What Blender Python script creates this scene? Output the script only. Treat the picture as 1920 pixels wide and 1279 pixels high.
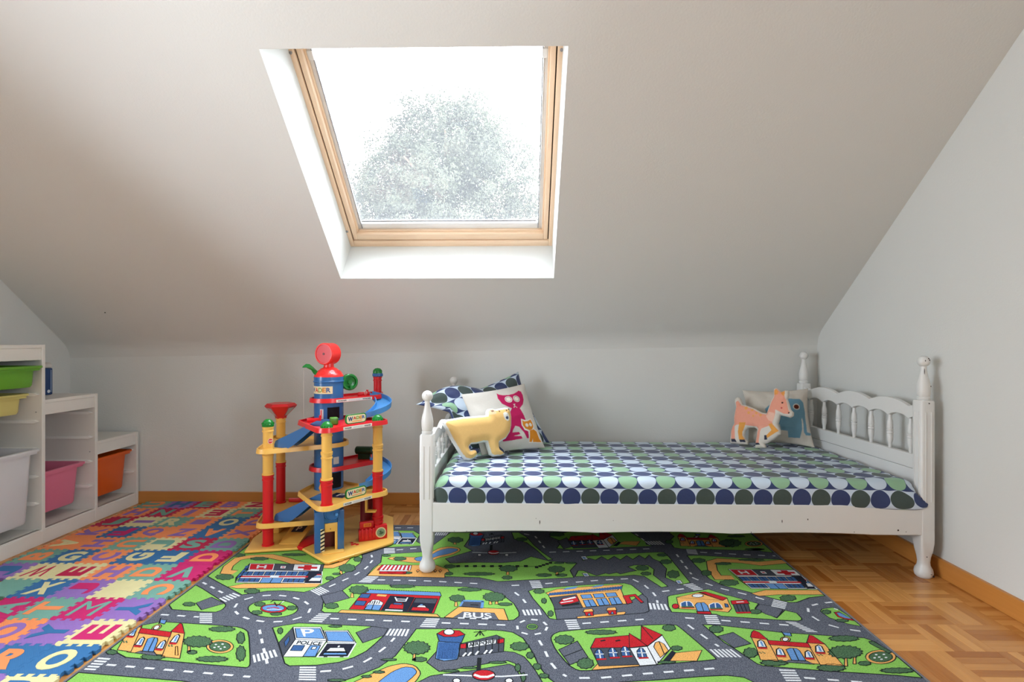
# Attic children's room: sloped ceiling with skylight, white bed, play rug, foam letter mat, toy garage.
import bpy, bmesh, math, random
from mathutils import Vector, Matrix
from mathutils.geometry import tessellate_polygon

for o in list(bpy.data.objects): bpy.data.objects.remove(o, do_unlink=True)
scene = bpy.context.scene
COL = scene.collection
PI = math.pi
random.seed(7)

# ------------------------------------------------------------------ camera
cam_data = bpy.data.cameras.new('camera')
cam_data.sensor_width = 36.0
cam_data.lens = 1000.0 / 1920.0 * 36.0
cam_data.clip_start = 0.05
cam = bpy.data.objects.new('camera', cam_data)
COL.objects.link(cam)
cam.location = (0, 0, 0.93)
cam.rotation_euler = (PI/2, 0, math.atan(19/1000.0))
scene.camera = cam

# ------------------------------------------------------------------ sky and daylight
SKY = 14.0
world = bpy.data.worlds.new('sky'); scene.world = world
world.use_nodes = True
bg = world.node_tree.nodes['Background']
bg.inputs['Color'].default_value = (0.862, 0.955, 1.06, 1)
bg.inputs['Strength'].default_value = SKY
scene.view_settings.view_transform = 'Standard'
scene.view_settings.look = 'None'
scene.view_settings.gamma = 1.0
scene.view_settings.use_curve_mapping = False
scene.view_settings.exposure = 0.50

def portal(name, loc, rot, sx, sy):
    L = bpy.data.lights.new(name, 'AREA'); L.shape = 'RECTANGLE'; L.size = sx; L.size_y = sy
    L.cycles.is_portal = True
    o = bpy.data.objects.new(name, L); COL.objects.link(o); o.location = loc; o.rotation_euler = rot
    return o

# room dimensions (metres)
XL, XR, YB, YF = -2.609, 1.658, 3.030, -1.75
KNEE_L, KNEE_R = 0.882, 0.957          # height of the knee wall at its two ends
SL = 0.838                              # ceiling pitch at the skylight
ZC = 2.36                               # flat ceiling
PITCH = math.atan(SL)
SU = Vector((0, -math.cos(PITCH), math.sin(PITCH)))   # up the slope
SN = Vector((0, math.sin(PITCH), math.cos(PITCH)))    # out of the room
WX0, WX1 = -0.905, 0.157                # skylight shaft
SB = Vector((0, 2.644, 1.2415)); SH = 1.078           # bottom edge of the shaft, its length up the slope
SHAFT = 0.245
portal('skylight_portal', SB + SU*SH*0.5 + SN*(SHAFT+0.16) + Vector(((WX0+WX1)/2, 0, 0)), (PITCH*0 + math.atan2(math.sin(PITCH), math.cos(PITCH))*-1, 0, 0), WX1-WX0, SH)
SWY0, SWY1, SWZ0, SWZ1 = -0.25, 1.15, 0.50, 1.75      # added unseen window in the left wall, fill daylight for the right wall
portal('added_side_portal', (XL-0.12, (SWY0+SWY1)/2, (SWZ0+SWZ1)/2), (PI/2, 0, -PI/2), SWY1-SWY0, SWZ1-SWZ0)


RWY0, RWY1, RWZ0, RWZ1 = -0.75, 0.15, 0.75, 1.75     # added unseen window in the right wall, brightens the left side
portal('added_right_portal', (XR+0.12, (RWY0+RWY1)/2, (RWZ0+RWZ1)/2), (PI/2, 0, PI/2), RWY1-RWY0, RWZ1-RWZ0)

# ------------------------------------------------------------------ materials
def lin(c):
    if isinstance(c, str): c = tuple(int(c[i:i+2], 16) for i in (0, 2, 4))
    def f(v):
        v /= 255.0
        return v/12.92 if v <= 0.04045 else ((v+0.055)/1.055)**2.4
    return tuple(f(v) for v in c) + (1.0,)
def rgb(c): return lin(c)
class N:
    """small node helper"""
    def __init__(s, name):
        s.m = bpy.data.materials.new(name); s.m.use_nodes = True
        s.t = s.m.node_tree; s.b = s.t.nodes['Principled BSDF']; s.out = s.t.nodes['Material Output']
    def n(s, ty, **kw):
        x = s.t.nodes.new(ty)
        for k, v in kw.items(): setattr(x, k, v)
        return x
    def l(s, a, b): s.t.links.new(a, b)
    def val(s, sock, v):
        if isinstance(v, (int, float)): sock.default_value = v
        elif isinstance(v, (tuple, list)): sock.default_value = v
        else: s.l(v, sock)
    def math(s, op, a, b=0.0, c=None):
        x = s.n('ShaderNodeMath', operation=op); s.val(x.inputs[0], a); s.val(x.inputs[1], b)
        if c is not None: s.val(x.inputs[2], c)
        return x.outputs[0]
    def mix(s, f, a, b, bt='MIX'):
        x = s.n('ShaderNodeMix', data_type='RGBA', blend_type=bt)
        s.val(x.inputs[0], f); s.val(x.inputs[6], a); s.val(x.inputs[7], b); return x.outputs[2]
    def noise(s, scale, detail=3.0, coord=None, rough=0.5):
        x = s.n('ShaderNodeTexNoise'); x.inputs['Scale'].default_value = scale; x.inputs['Detail'].default_value = detail; x.inputs['Roughness'].default_value = rough
        if coord is not None: s.l(coord, x.inputs['Vector'])
        return x.outputs['Fac']
    def coord(s, k='Object'): return s.n('ShaderNodeTexCoord').outputs[k]
    def bump(s, h, strength=0.2, dist=0.002):
        x = s.n('ShaderNodeBump'); x.inputs['Strength'].default_value = strength; x.inputs['Distance'].default_value = dist
        s.l(h, x.inputs['Height']); s.l(x.outputs[0], s.b.inputs['Normal'])
    def ramp(s, f, stops):
        x = s.n('ShaderNodeValToRGB'); e = x.color_ramp.elements
        while len(e) < len(stops): e.new(0.5)
        for i, (p, c) in enumerate(stops): e[i].position = p; e[i].color = c
        s.l(f, x.inputs[0]); return x.outputs[0]
MATS = {}
def plain(name, c, rough=0.5, spec=0.5, var=0.06, vs=9.0, bump=0.0, bs=300.0, bd=0.001, coat=0.0):
    if name in MATS: return MATS[name]
    k = N(name); col = rgb(c)
    f = k.noise(vs, 3.0, k.coord())
    d = tuple(v*(1-var) for v in col[:3]) + (1,); u = tuple(min(1, v*(1+var)) for v in col[:3]) + (1,)
    k.l(k.mix(f, d, u), k.b.inputs['Base Color'])
    k.b.inputs['Roughness'].default_value = rough; k.b.inputs['Specular IOR Level'].default_value = spec
    if coat: k.b.inputs['Coat Weight'].default_value = coat
    if bump: k.bump(k.noise(bs, 2.0, k.coord()), bump, bd)
    MATS[name] = k.m; return k.m

wall_m = plain('wall_plaster', (215, 215, 210), 0.9, 0.2, 0.015, 3.0, 0.35, 140.0, 0.0015)
white_paint = plain('white_lacquer', (222, 221, 217), 0.38, 0.5, 0.02, 4.0, 0.04, 60.0, 0.001)
shelf_white = plain('shelf_white', (226, 222, 214), 0.45, 0.45, 0.015)
chip_m = plain('paint_chip', (58, 50, 44), 0.9, 0.2, 0.2)
dark_m = plain('dark_gap', (24, 20, 18), 0.8, 0.2)
metal_m = plain('dull_metal', (150, 150, 152), 0.35, 0.6)
string_m = plain('string', (205, 200, 190), 0.8, 0.2)

def wood(name, c1, c2, rough=0.35, axis=0, scale=14.0, objrand=0.0, stretch=0.05):
    k = N(name)
    mp = k.n('ShaderNodeMapping'); k.l(k.coord(), mp.inputs['Vector'])
    sc = [1, 1, 1]; sc[axis] = stretch; mp.inputs['Scale'].default_value = sc
    oi = k.n('ShaderNodeObjectInfo').outputs['Random']
    isl = k.n('ShaderNodeNewGeometry').outputs['Random Per Island']
    r = k.math('FRACT', k.math('ADD', oi, isl))
    off = k.n('ShaderNodeCombineXYZ'); k.l(k.math('MULTIPLY', r, 37.0), off.inputs[0]); k.l(k.math('MULTIPLY', r, 11.0), off.inputs[2])
    k.l(off.outputs[0], mp.inputs['Location'])
    g = k.noise(scale, 5.0, mp.outputs[0], 0.62)
    g2 = k.noise(scale*9, 2.0, mp.outputs[0], 0.6)
    f = k.math('ADD', k.math('MULTIPLY', g, 0.75), k.math('MULTIPLY', g2, 0.25))
    if objrand:
        f = k.math('ADD', k.math('MULTIPLY', f, 1-objrand), k.math('MULTIPLY', r, objrand))
    k.l(k.ramp(f, [(0.25, rgb(c1)), (0.75, rgb(c2))]), k.b.inputs['Base Color'])
    k.b.inputs['Roughness'].default_value = rough
    k.bump(g2, 0.06, 0.0006)
    MATS[name] = k.m; return k.m
pine_m = wood('pine_frame', (236, 202, 166), (248, 224, 196), 0.45, 0, 16.0)
pine_v = wood('pine_frame_upright', (236, 202, 166), (248, 224, 196), 0.45, 1, 16.0)
base_m = wood('baseboard_beech', (176, 112, 48), (204, 138, 68), 0.4, 0, 10.0)
parq_m = wood('parquet_oak', (168, 102, 42), (222, 160, 90), 0.26, 0, 22.0, 0.48)
parq_v = parq_m

# ------------------------------------------------------------------ mesh helpers
class MB:
    """collects geometry of one part"""
    def __init__(s): s.bm = bmesh.new(); s.mi = 0
    def _faces(s, fs):
        for f in fs: f.material_index = s.mi
    def poly(s, pts, faces):
        vs = [s.bm.verts.new(p) for p in pts]
        for f in faces:
            try:
                x = s.bm.faces.new([vs[i] for i in f]); x.material_index = s.mi
            except ValueError: pass
        return vs
    def box(s, x0, x1, y0, y1, z0, z1, bev=0.0, M=None, seg=2):
        r = bmesh.ops.create_cube(s.bm, size=1.0)
        vs = r['verts']
        T = Matrix.Translation(((x0+x1)/2, (y0+y1)/2, (z0+z1)/2)) @ Matrix.Diagonal((x1-x0, y1-y0, z1-z0, 1))
        bmesh.ops.transform(s.bm, matrix=T, verts=vs)
        fs = list({f for v in vs for f in v.link_faces})
        if bev:
            es = list({e for v in vs for e in v.link_edges})
            rr = bmesh.ops.bevel(s.bm, geom=es, offset=bev, segments=seg, profile=0.5, affect='EDGES')
            vs = list({v for f in rr['faces'] for v in f.verts} | set(v for v in vs if v.is_valid))
            fs = list({f for v in vs for f in v.link_faces})
        s._faces(fs)
        if M is not None: bmesh.ops.transform(s.bm, matrix=M, verts=vs)
        return vs
    def prism(s, pts, z0, z1, M=None, bev=0.0):
        """2-D outline (x, y) extruded z0..z1, caps triangulated"""
        n = len(pts)
        a = sum(pts[i][0]*pts[(i+1) % n][1]-pts[(i+1) % n][0]*pts[i][1] for i in range(n))
        if a < 0: pts = pts[::-1]
        if bev:
            cx = sum(p[0] for p in pts)/n; cy = sum(p[1] for p in pts)/n
            ins = inset(pts, bev)
            rings = [(z0, ins), (z0+bev, pts), (z1-bev, pts), (z1, ins)]
        else: rings = [(z0, pts), (z1, pts)]
        vs = [[s.bm.verts.new((p[0], p[1], z)) for p in r] for z, r in rings]
        for k in range(len(rings)-1):
            for i in range(n):
                j = (i+1) % n
                f = s.bm.faces.new([vs[k][i], vs[k][j], vs[k+1][j], vs[k+1][i]]); f.material_index = s.mi
        tr = tessellate_polygon([[Vector((p[0], p[1], 0)) for p in rings[0][1]]])
        for t in tr:
            aa, bb, cc = [rings[0][1][i] for i in t]
            if (bb[0]-aa[0])*(cc[1]-aa[1])-(cc[0]-aa[0])*(bb[1]-aa[1]) < 0: t = t[::-1]
            for lay, tt in ((vs[0], t[::-1]), (vs[-1], t)):
                try:
                    f = s.bm.faces.new([lay[i] for i in tt]); f.material_index = s.mi
                except ValueError: pass
        al = [v for r in vs for v in r]
        if M is not None: bmesh.ops.transform(s.bm, matrix=M, verts=al)
        return al
    def loft(s, rings, cap=True, closed=True):
        vs = [[s.bm.verts.new(p) for p in r] for r in rings]
        n = len(rings[0])
        for k in range(len(rings)-1):
            for i in range(n if closed else n-1):
                j = (i+1) % n
                f = s.bm.faces.new([vs[k][i], vs[k][j], vs[k+1][j], vs[k+1][i]]); f.material_index = s.mi
        if cap:
            for r in (vs[0][::-1], vs[-1]):
                f = s.bm.faces.new(r); f.material_index = s.mi
        return [v for r in vs for v in r]
    def lathe(s, prof, c=(0, 0, 0), n=24, M=None, cap=True):
        rings = [[(c[0]+r*math.cos(2*PI*i/n), c[1]+r*math.sin(2*PI*i/n), c[2]+z) for i in range(n)] for z, r in prof]
        vs = s.loft(rings, cap)
        if M is not None: bmesh.ops.transform(s.bm, matrix=M, verts=vs)
        return vs
    def tube(s, path, r, n=10, flat=None):
        rings = []; P = [Vector(p) for p in path]
        up = Vector((0, 0, 1))
        for i, p in enumerate(P):
            d = (P[min(i+1, len(P)-1)]-P[max(i-1, 0)]).normalized()
            a = d.cross(up)
            if a.length < 1e-4: a = d.cross(Vector((1, 0, 0)))
            a.normalize(); b = a.cross(d).normalized()
            rr = r[i] if isinstance(r, (list, tuple)) else r
            rings.append([p+a*rr*math.cos(2*PI*k/n)+b*rr*math.sin(2*PI*k/n) for k in range(n)])
        return s.loft(rings)
    def build(s, name, mats, parent=None, smooth=None, loc=None, rot=None):
        me = bpy.data.meshes.new(name); bmesh.ops.recalc_face_normals(s.bm, faces=s.bm.faces[:])
        s.bm.to_mesh(me); s.bm.free()
        return link(name, me, mats, parent, smooth, loc, rot)
def link(name, me, mats, parent=None, smooth=None, loc=None, rot=None):
    if not isinstance(mats, (list, tuple)): mats = [mats]
    for m in mats: me.materials.append(m)
    if smooth is not None:
        me.polygons.foreach_set('use_smooth', [True]*len(me.polygons))
        me.set_sharp_from_angle(angle=math.radians(smooth))
    o = bpy.data.objects.new(name, me); COL.objects.link(o)
    if parent: o.parent = parent
    if loc: o.location = loc
    if rot: o.rotation_euler = rot
    return o
def inset(pts, d):
    n = len(pts); out = []
    for i in range(n):
        a = Vector(pts[i-1]).to_2d(); b = Vector(pts[i]).to_2d(); c = Vector(pts[(i+1) % n]).to_2d()
        e1 = (b-a); e2 = (c-b)
        if e1.length < 1e-9 or e2.length < 1e-9: out.append((b.x, b.y)); continue
        e1.normalize(); e2.normalize()
        n1 = Vector((-e1.y, e1.x)); n2 = Vector((-e2.y, e2.x)); m = n1+n2
        if m.length < 1e-6: m = n1.copy()
        m.normalize(); k = d/max(0.35, m.dot(n1)); out.append((b.x+m.x*k, b.y+m.y*k))
    return out
def empty(name, loc=(0, 0, 0), rz=0.0):
    o = bpy.data.objects.new(name, None); o.empty_display_size = 0.05
    COL.objects.link(o); o.location = loc; o.rotation_euler = (0, 0, rz); return o
def tag(o, label=None, cat=None, group=None, kind=None):
    if label: o['label'] = label
    if cat: o['category'] = cat
    if group: o['group'] = group
    if kind: o['kind'] = kind
    return o
def rrect(x0, x1, y0, y1, r, n=5):
    pts = []
    for cx, cy, a in ((x1-r, y1-r, 0), (x0+r, y1-r, 90), (x0+r, y0+r, 180), (x1-r, y0+r, 270)):
        for i in range(n+1):
            t = math.radians(a+90*i/n); pts.append((cx+r*math.cos(t), cy+r*math.sin(t)))
    return pts
GLY = {}
def glyph(ch, offset=0.0, extrude=0.0):
    key = (ch, offset, extrude)
    if key in GLY: return GLY[key]
    cu = bpy.data.curves.new('g', 'FONT'); cu.body = ch; cu.offset = offset; cu.extrude = extrude; cu.resolution_u = 4
    ob = bpy.data.objects.new('g', cu); COL.objects.link(ob)
    dg = bpy.context.evaluated_depsgraph_get()
    me = bpy.data.meshes.new_from_object(ob.evaluated_get(dg))
    vs = [tuple(v.co) for v in me.vertices]; fs = [tuple(p.vertices) for p in me.polygons]
    bpy.data.objects.remove(ob, do_unlink=True); bpy.data.curves.remove(cu); bpy.data.meshes.remove(me)
    GLY[key] = (vs, fs); return GLY[key]
def glyph_quad(mb, s, quad, z=None, off=0.0):
    """flat lettering of string s fitted into quad (bottom-left, bottom-right, top-right, top-left)"""
    vs, fs = glyph(s, off)
    if not vs: return
    x0 = min(v[0] for v in vs); x1 = max(v[0] for v in vs); y0 = min(v[1] for v in vs); y1 = max(v[1] for v in vs)
    q = [Vector(p) for p in quad]
    pts = []
    for v in vs:
        u = (v[0]-x0)/max(1e-6, x1-x0); w = (v[1]-y0)/max(1e-6, y1-y0)
        p = (q[0].lerp(q[1], u)).lerp(q[3].lerp(q[2], u), w)
        pts.append((p.x, p.y, p.z if z is None else z) if len(p) == 3 else (p.x, p.y, z))
    mb.poly(pts, fs)

# ================================================================== THE SETTING
fl = MB(); fl.box(XL-0.1, XR+0.1, YF-0.1, YB+0.1, -0.06, -0.011)
floor = tag(fl.build('floor', dark_m), 'golden oak mosaic parquet floor', kind='structure')
# parquet: squares of five strips, alternating direction
SQ = 0.1525; PX0, PY0 = 1.267, 1.6235
strip = MB(); strip.box(-SQ/2+0.0003, SQ/2-0.0003, -SQ/10+0.0003, SQ/10-0.0003, -0.0115, 0.0, 0.0006, seg=1)
strip_me = bpy.data.meshes.new('parquet_strip'); strip.bm.to_mesh(strip_me); strip.bm.free(); strip_me.materials.append(parq_m)
RV = []; RF = []; cnt = 0
def rest_box(x0, x1, y0, y1, z0, z1):
    n = len(RV); RV.extend([(x, y, z) for z in (z0, z1) for x, y in ((x0, y0), (x1, y0), (x1, y1), (x0, y1))])
    RF.extend([(n, n+3, n+2, n+1), (n+4, n+5, n+6, n+7)]+[(n+i, n+(i+1) % 4, n+4+(i+1) % 4, n+4+i) for i in range(4)])
for i in range(-27, 4):
    for j in range(-23, 11):
        cx = PX0+(i+0.5)*SQ; cy = PY0+(j+0.5)*SQ
        if cx-SQ/2 > XR or cx+SQ/2 < XL or cy-SQ/2 > YB: continue
        along_y = (i+j) % 2 == 0
        seen = (cx > 1.02 and cy > 1.3 and cy < 3.0) or (-1.0 < cx < -0.35 and cy > 2.6)
        for k in range(5):
            d = (k-2)*SQ/5
            if seen and cnt < 300:
                o = bpy.data.objects.new('parquet_strip', strip_me); COL.objects.link(o); o.parent = floor; cnt += 1
                o.location = (cx+(d if along_y else 0), cy+(0 if along_y else d), 0.0)
                if along_y: o.rotation_euler = (0, 0, PI/2)
            else:
                if along_y: rest_box(cx+d-SQ/10, cx+d+SQ/10, cy-SQ/2, cy+SQ/2, -0.0115, -0.0003)
                else: rest_box(cx-SQ/2, cx+SQ/2, cy+d-SQ/10, cy+d+SQ/10, -0.0115, -0.0003)
me = bpy.data.meshes.new('parquet_strip'); me.from_pydata(RV, [], RF)
tag(link('parquet_strip', me, parq_m, floor), kind='stuff')

def struct(o, label): return tag(o, label, kind='structure')
# walls (thin solid slabs)
def zs(x, y):      # underside of the slope, slightly twisted between its two ends
    t = (x-XL)/(XR-XL); k = KNEE_L+(KNEE_R-KNEE_L)*t; top = 2.2
    return k+(top-k)*(YB-y)/(YB-1.505)
YT = 1.32
w = MB(); w.poly([(XL, YB, 0), (XR, YB, 0), (XR, YB, KNEE_R+0.01), (XL, YB, KNEE_L+0.01), (XL, YB+0.1, 0), (XR, YB+0.1, 0), (XR, YB+0.1, KNEE_R), (XL, YB+0.1, KNEE_L)], [(0, 1, 2, 3), (4, 7, 6, 5), (0, 4, 5, 1), (3, 2, 6, 7)])
struct(w.build('wall_back', wall_m), 'low white plaster knee wall behind the bed')
for nm, x, dx in (('wall_left', XL, -0.1), ('wall_right', XR, 0.1)):
    w = MB()
    top = [(YB+0.1, zs(x, YB)), (YB, zs(x, YB)+0.02), (YT-0.05, ZC+0.1)]
    y0, y1, z0, z1 = (RWY0, RWY1, RWZ0, RWZ1) if dx > 0 else (SWY0, SWY1, SWZ0, SWZ1)
    slabs = [[(y1, -0.02), (YB+0.1, -0.02)]+top+[(y1, ZC+0.1)], [(YF, -0.02), (y0, -0.02), (y0, ZC+0.1), (YF, ZC+0.1)], [(y0, -0.02), (y1, -0.02), (y1, z0), (y0, z0)], [(y0, z1), (y1, z1), (y1, ZC+0.1), (y0, ZC+0.1)]]
    for prof in slabs: w.prism(prof, 0, abs(dx), Matrix(((0, 0, 1 if dx > 0 else -1, x), (1, 0, 0, 0), (0, 1, 0, 0), (0, 0, 0, 1))))
    struct(w.build(nm, wall_m), 'white plaster gable wall at the %s' % ('right' if dx > 0 else 'left'))
# sloped ceiling with the shaft opening, rounded where it meets the knee wall
c = MB()
xs = [XL, WX0, WX1, XR]
def op(x, t): p = SB+SU*(t*SH); return (x, p.y, p.z)
rows = []
rows.append([(x, YB, zs(x, YB)-0.05) for x in xs])
for a in (0.35, 0.7, 1.0):
    rows.append([(x, YB-0.06*a**1.5, (zs(x, YB)-0.05)+(zs(x, YB-0.06)-zs(x, YB)+0.05)*(a**0.8)) for x in xs])
rb = []; rt = []
for x in xs:
    b0 = op(x, 0); t0 = op(x, 1)
    if x in (WX0, WX1): rb.append(b0); rt.append(t0)
    else: rb.append((x, b0[1], zs(x, b0[1]))); rt.append((x, t0[1], zs(x, t0[1])))
rows.append(rb); rows.append(rt); rows.append([(x, YT, zs(x, YT)) for x in xs])
vv = [[c.bm.verts.new(p) for p in r] for r in rows]
for k in range(len(rows)-1):
    for i in range(3):
        if k == 4 and i == 1: continue
        c.bm.faces.new([vv[k][i], vv[k][i+1], vv[k+1][i+1], vv[k+1][i]])
# shaft reveals
def sv(x, t, d): p = SB+SU*(t*SH)+SN*d; return (x, p.y, p.z)
D2 = SHAFT+0.10
R0 = [vv[4][1], vv[4][2], vv[5][2], vv[5][1]]
R1 = [c.bm.verts.new(sv(x, t, D2)) for x, t in ((WX0, 0), (WX1, 0), (WX1, 1), (WX0, 1))]
for i in range(4): c.bm.faces.new([R0[i], R0[(i+1) % 4], R1[(i+1) % 4], R1[i]])
ceil = c.build('ceiling', wall_m, smooth=25)
struct(ceil, 'sloped white plaster ceiling with a deep skylight shaft')
m = MB()
# outer skin of the roof keeps daylight out
for (a0, a1, t0, t1) in ((XL-0.1, WX0-0.05, -1.4, 1.9), (WX1+0.05, XR+0.1, -1.4, 1.9), (WX0-0.05, WX1+0.05, -1.4, -0.07), (WX0-0.05, WX1+0.05, 1.07, 1.9)):
    m.poly([sv(a0, t0, D2), sv(a1, t0, D2), sv(a1, t1, D2), sv(a0, t1, D2)], [(0, 1, 2, 3)])
m.box(XL-0.1, XR+0.1, YF-0.1, YT+0.05, ZC, ZC+0.12)
m.poly([(XL-.1, YB+0.1, 0), (XR+.1, YB+0.1, 0), (XR+.1, YB+0.1, KNEE_R+0.3), (XL-.1, YB+0.1, KNEE_L+0.3)], [(0, 1, 2, 3)])
tag(m.build('roof_deck', wall_m, ceil))
t0 = MB(); t0.poly([(x, YT, zs(x, YT)) for x in (XL, XR)]+[(XR, YT, ZC), (XL, YT, ZC)], [(0, 1, 2, 3)]); t0.build('ceiling_step', wall_m, ceil)
# wall behind the camera, and an added window out of view in the left wall for fill daylight
w = MB(); w.box(XL, XR, YF-0.1, YF, 0, ZC)
struct(w.build('wall_front', wall_m), 'white plaster wall behind the camera')
w2 = empty('added_window_left', (XL-0.05, (SWY0+SWY1)/2, SWZ0), PI/2); struct(w2, 'added white window in the left wall, out of view, lighting the right wall')
w = MB(); hw = (SWY1-SWY0)/2; hh = SWZ1-SWZ0
for a in ((-hw, -hw+0.05, 0, hh), (hw-0.05, hw, 0, hh), (-hw, hw, 0, 0.05), (-hw, hw, hh-0.05, hh), (-0.035, 0.035, 0, hh)): w.box(a[0], a[1], -0.03, 0.03, a[2], a[3], 0.004)
w.build('added_window_frame', white_paint, w2, 30)
k = N('window_glass')
tr = k.n('ShaderNodeBsdfTransparent'); gl = k.n('ShaderNodeBsdfGlossy'); gl.inputs['Roughness'].default_value = 0.02
fr = k.n('ShaderNodeFresnel'); fr.inputs['IOR'].default_value = 1.25
mx = k.n('ShaderNodeMixShader'); k.l(fr.outputs[0], mx.inputs[0]); k.l(tr.outputs[0], mx.inputs[1]); k.l(gl.outputs[0], mx.inputs[2]); k.l(mx.outputs[0], k.out.inputs['Surface'])
glass_m = k.m
w = MB(); w.box(-hw+0.05, -0.035, -0.004, 0.004, 0.05, hh-0.05); w.build('pane', glass_m, w2)
w = MB(); w.box(0.035, hw-0.05, -0.004, 0.004, 0.05, hh-0.05); w.build('pane', glass_m, w2)
w3 = empty('added_window_right', (XR+0.05, (RWY0+RWY1)/2, RWZ0), PI/2); struct(w3, 'added small white window in the right wall, out of view, lighting the left side')  # window added out of view to brighten the shelf side
w = MB(); hw = (RWY1-RWY0)/2; hh = RWZ1-RWZ0
for a in ((-hw, -hw+0.05, 0, hh), (hw-0.05, hw, 0, hh), (-hw, hw, 0, 0.05), (-hw, hw, hh-0.05, hh)): w.box(a[0], a[1], -0.03, 0.03, a[2], a[3], 0.004)
w.build('added_window_frame', white_paint, w3, 30)
w = MB(); w.box(-hw+0.05, hw-0.05, -0.004, 0.004, 0.05, hh-0.05); w.build('pane', glass_m, w3)
# baseboards
bb = MB(); bb.box(XL, XR, YB-0.014, YB+0.002, 0, 0.066, 0.002); struct(bb.build('baseboard_back', base_m), 'brown wooden baseboard along the back wall')
bb = MB(); bb.box(XR-0.014, XR+0.002, YF, YB-0.014, 0, 0.071, 0.002)
ob = bb.build('baseboard_right', wood('baseboard_beech_side', (182, 116, 48), (210, 142, 70), 0.4, 1, 10.0)); struct(ob, 'brown wooden baseboard along the right wall')
bb = MB(); bb.box(XL-0.002, XL+0.014, YF, 2.08, 0, 0.066, 0.002); struct(bb.build('baseboard_left', base_m), 'brown wooden baseboard along the left wall')

# ------------------------------------------------------------------ skylight window_1
W = WX1-WX0; XM = (WX0+WX1)/2
win = empty('window_1'); win.matrix_world = Matrix.Translation(SB+SN*SHAFT+Vector((XM, 0, 0))) @ Matrix(((1, 0, 0, 0), (0, SU.y, SN.y, 0), (0, SU.z, SN.z, 0), (0, 0, 0, 1)))
struct(win, 'pine-framed skylight in the sloped ceiling with a sheer white blind')
# local: x across, y up the slope, z outwards.  outer frame, gap, sash, glazing bead
def frame(name, x, y0, y1, wx, wb, z0, z1, m1, m2, bev=0.003):
    for bx in ((-x, -x+wx, y0, y1), (x-wx, x, y0, y1)):
        q = MB(); q.box(bx[0], bx[1], bx[2], bx[3], z0, z1, bev); q.build(name, m2, win, 30)
    for bx in ((-x+wx, x-wx, y0, y0+wb), (-x+wx, x-wx, y1-wb, y1)):
        q = MB(); q.box(bx[0], bx[1], bx[2], bx[3], z0, z1, bev); q.build(name, m1, win, 30)
hw = W/2
white_alu = plain('blind_rail_white', (236, 236, 234), 0.4)
frame('frame', hw+0.010, -0.010, SH+0.010, 0.030, 0.044, 0.0, 0.075, pine_m, pine_v)
frame('gasket', hw-0.018, 0.032, SH-0.032, 0.010, 0.010, 0.016, 0.075, dark_m, dark_m, 0.0)
frame('sash', hw-0.025, 0.039, SH-0.039, 0.022, 0.036, 0.006, 0.075, pine_m, pine_v)
frame('glazing_bead', hw-0.046, 0.074, SH-0.074, 0.009, 0.009, 0.026, 0.075, pine_m, pine_v, 0.002)
for sx in (-1, 1):
    q = MB(); q.box(sx*(hw-0.063)-0.009, sx*(hw-0.063)+0.009, 0.083, SH-0.083, 0.040, 0.052, 0.002); q.build('blind_rail', white_alu, win, 30)
    q = MB(); q.box(sx*(hw-0.075)-0.0025, sx*(hw-0.075)+0.0025, 0.09, SH-0.09, 0.034, 0.042, 0.001); q.build('blind_cord_channel', metal_m, win)
q = MB(); q.box(-hw+0.055, hw-0.055, 0.083, 0.118, 0.040, 0.056, 0.003); q.build('blind_sill_rail', white_alu, win, 30)
q = MB(); q.box(-hw+0.085, hw-0.085, 0.130, 0.138, 0.036, 0.046, 0.002); q.build('blind_bottom_bar', metal_m, win, 30)
q = MB(); q.box(-hw+0.06, hw-0.06, SH-0.11, SH-0.07, 0.03, 0.065, 0.01); q.build('blind_cassette', white_alu, win, 30)
q = MB(); q.box(-hw+0.05, hw-0.05, 0.06, SH-0.06, 0.064, 0.070); q.build('pane', glass_m, win)
k = N('sheer_blind')
tr = k.n('ShaderNodeBsdfTransparent'); ts = k.n('ShaderNodeBsdfTranslucent'); ts.inputs['Color'].default_value = (0.9, 0.9, 0.9, 1)
mx = k.n('ShaderNodeMixShader'); mx.inputs[0].default_value = 0.05
k.l(tr.outputs[0], mx.inputs[1]); k.l(ts.outputs[0], mx.inputs[2]); k.l(mx.outputs[0], k.out.inputs['Surface'])
sheer_m = k.m
q = MB(); q.poly([(-hw+0.072, 0.132, 0.042), (hw-0.072, 0.132, 0.042), (hw-0.072, SH-0.09, 0.042), (-hw+0.072, SH-0.09, 0.042)], [(0, 1, 2, 3)]); q.build('blind_fabric', sheer_m, win)
for sx, y in ((-1, 0.97), (-1, 0.10), (1, 0.97)):
    q = MB(); q.lathe([(0, 0.006), (0.004, 0.006), (0.006, 0.003)], (0, 0, 0), 12, Matrix.Translation((sx*(hw-0.005), y, 0.0)) @ Matrix.Rotation(PI, 4, 'X')); q.build('screw', metal_m, win, 40)
for sx in (-1, 1):
    q = MB(); q.box(-0.012, 0.012, -0.018, 0.018, -0.006, 0.01, 0.004, Matrix.Translation((sx*(hw-0.066), 0.945, 0.036))); q.build('blind_catch', white_alu, win, 40)

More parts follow.
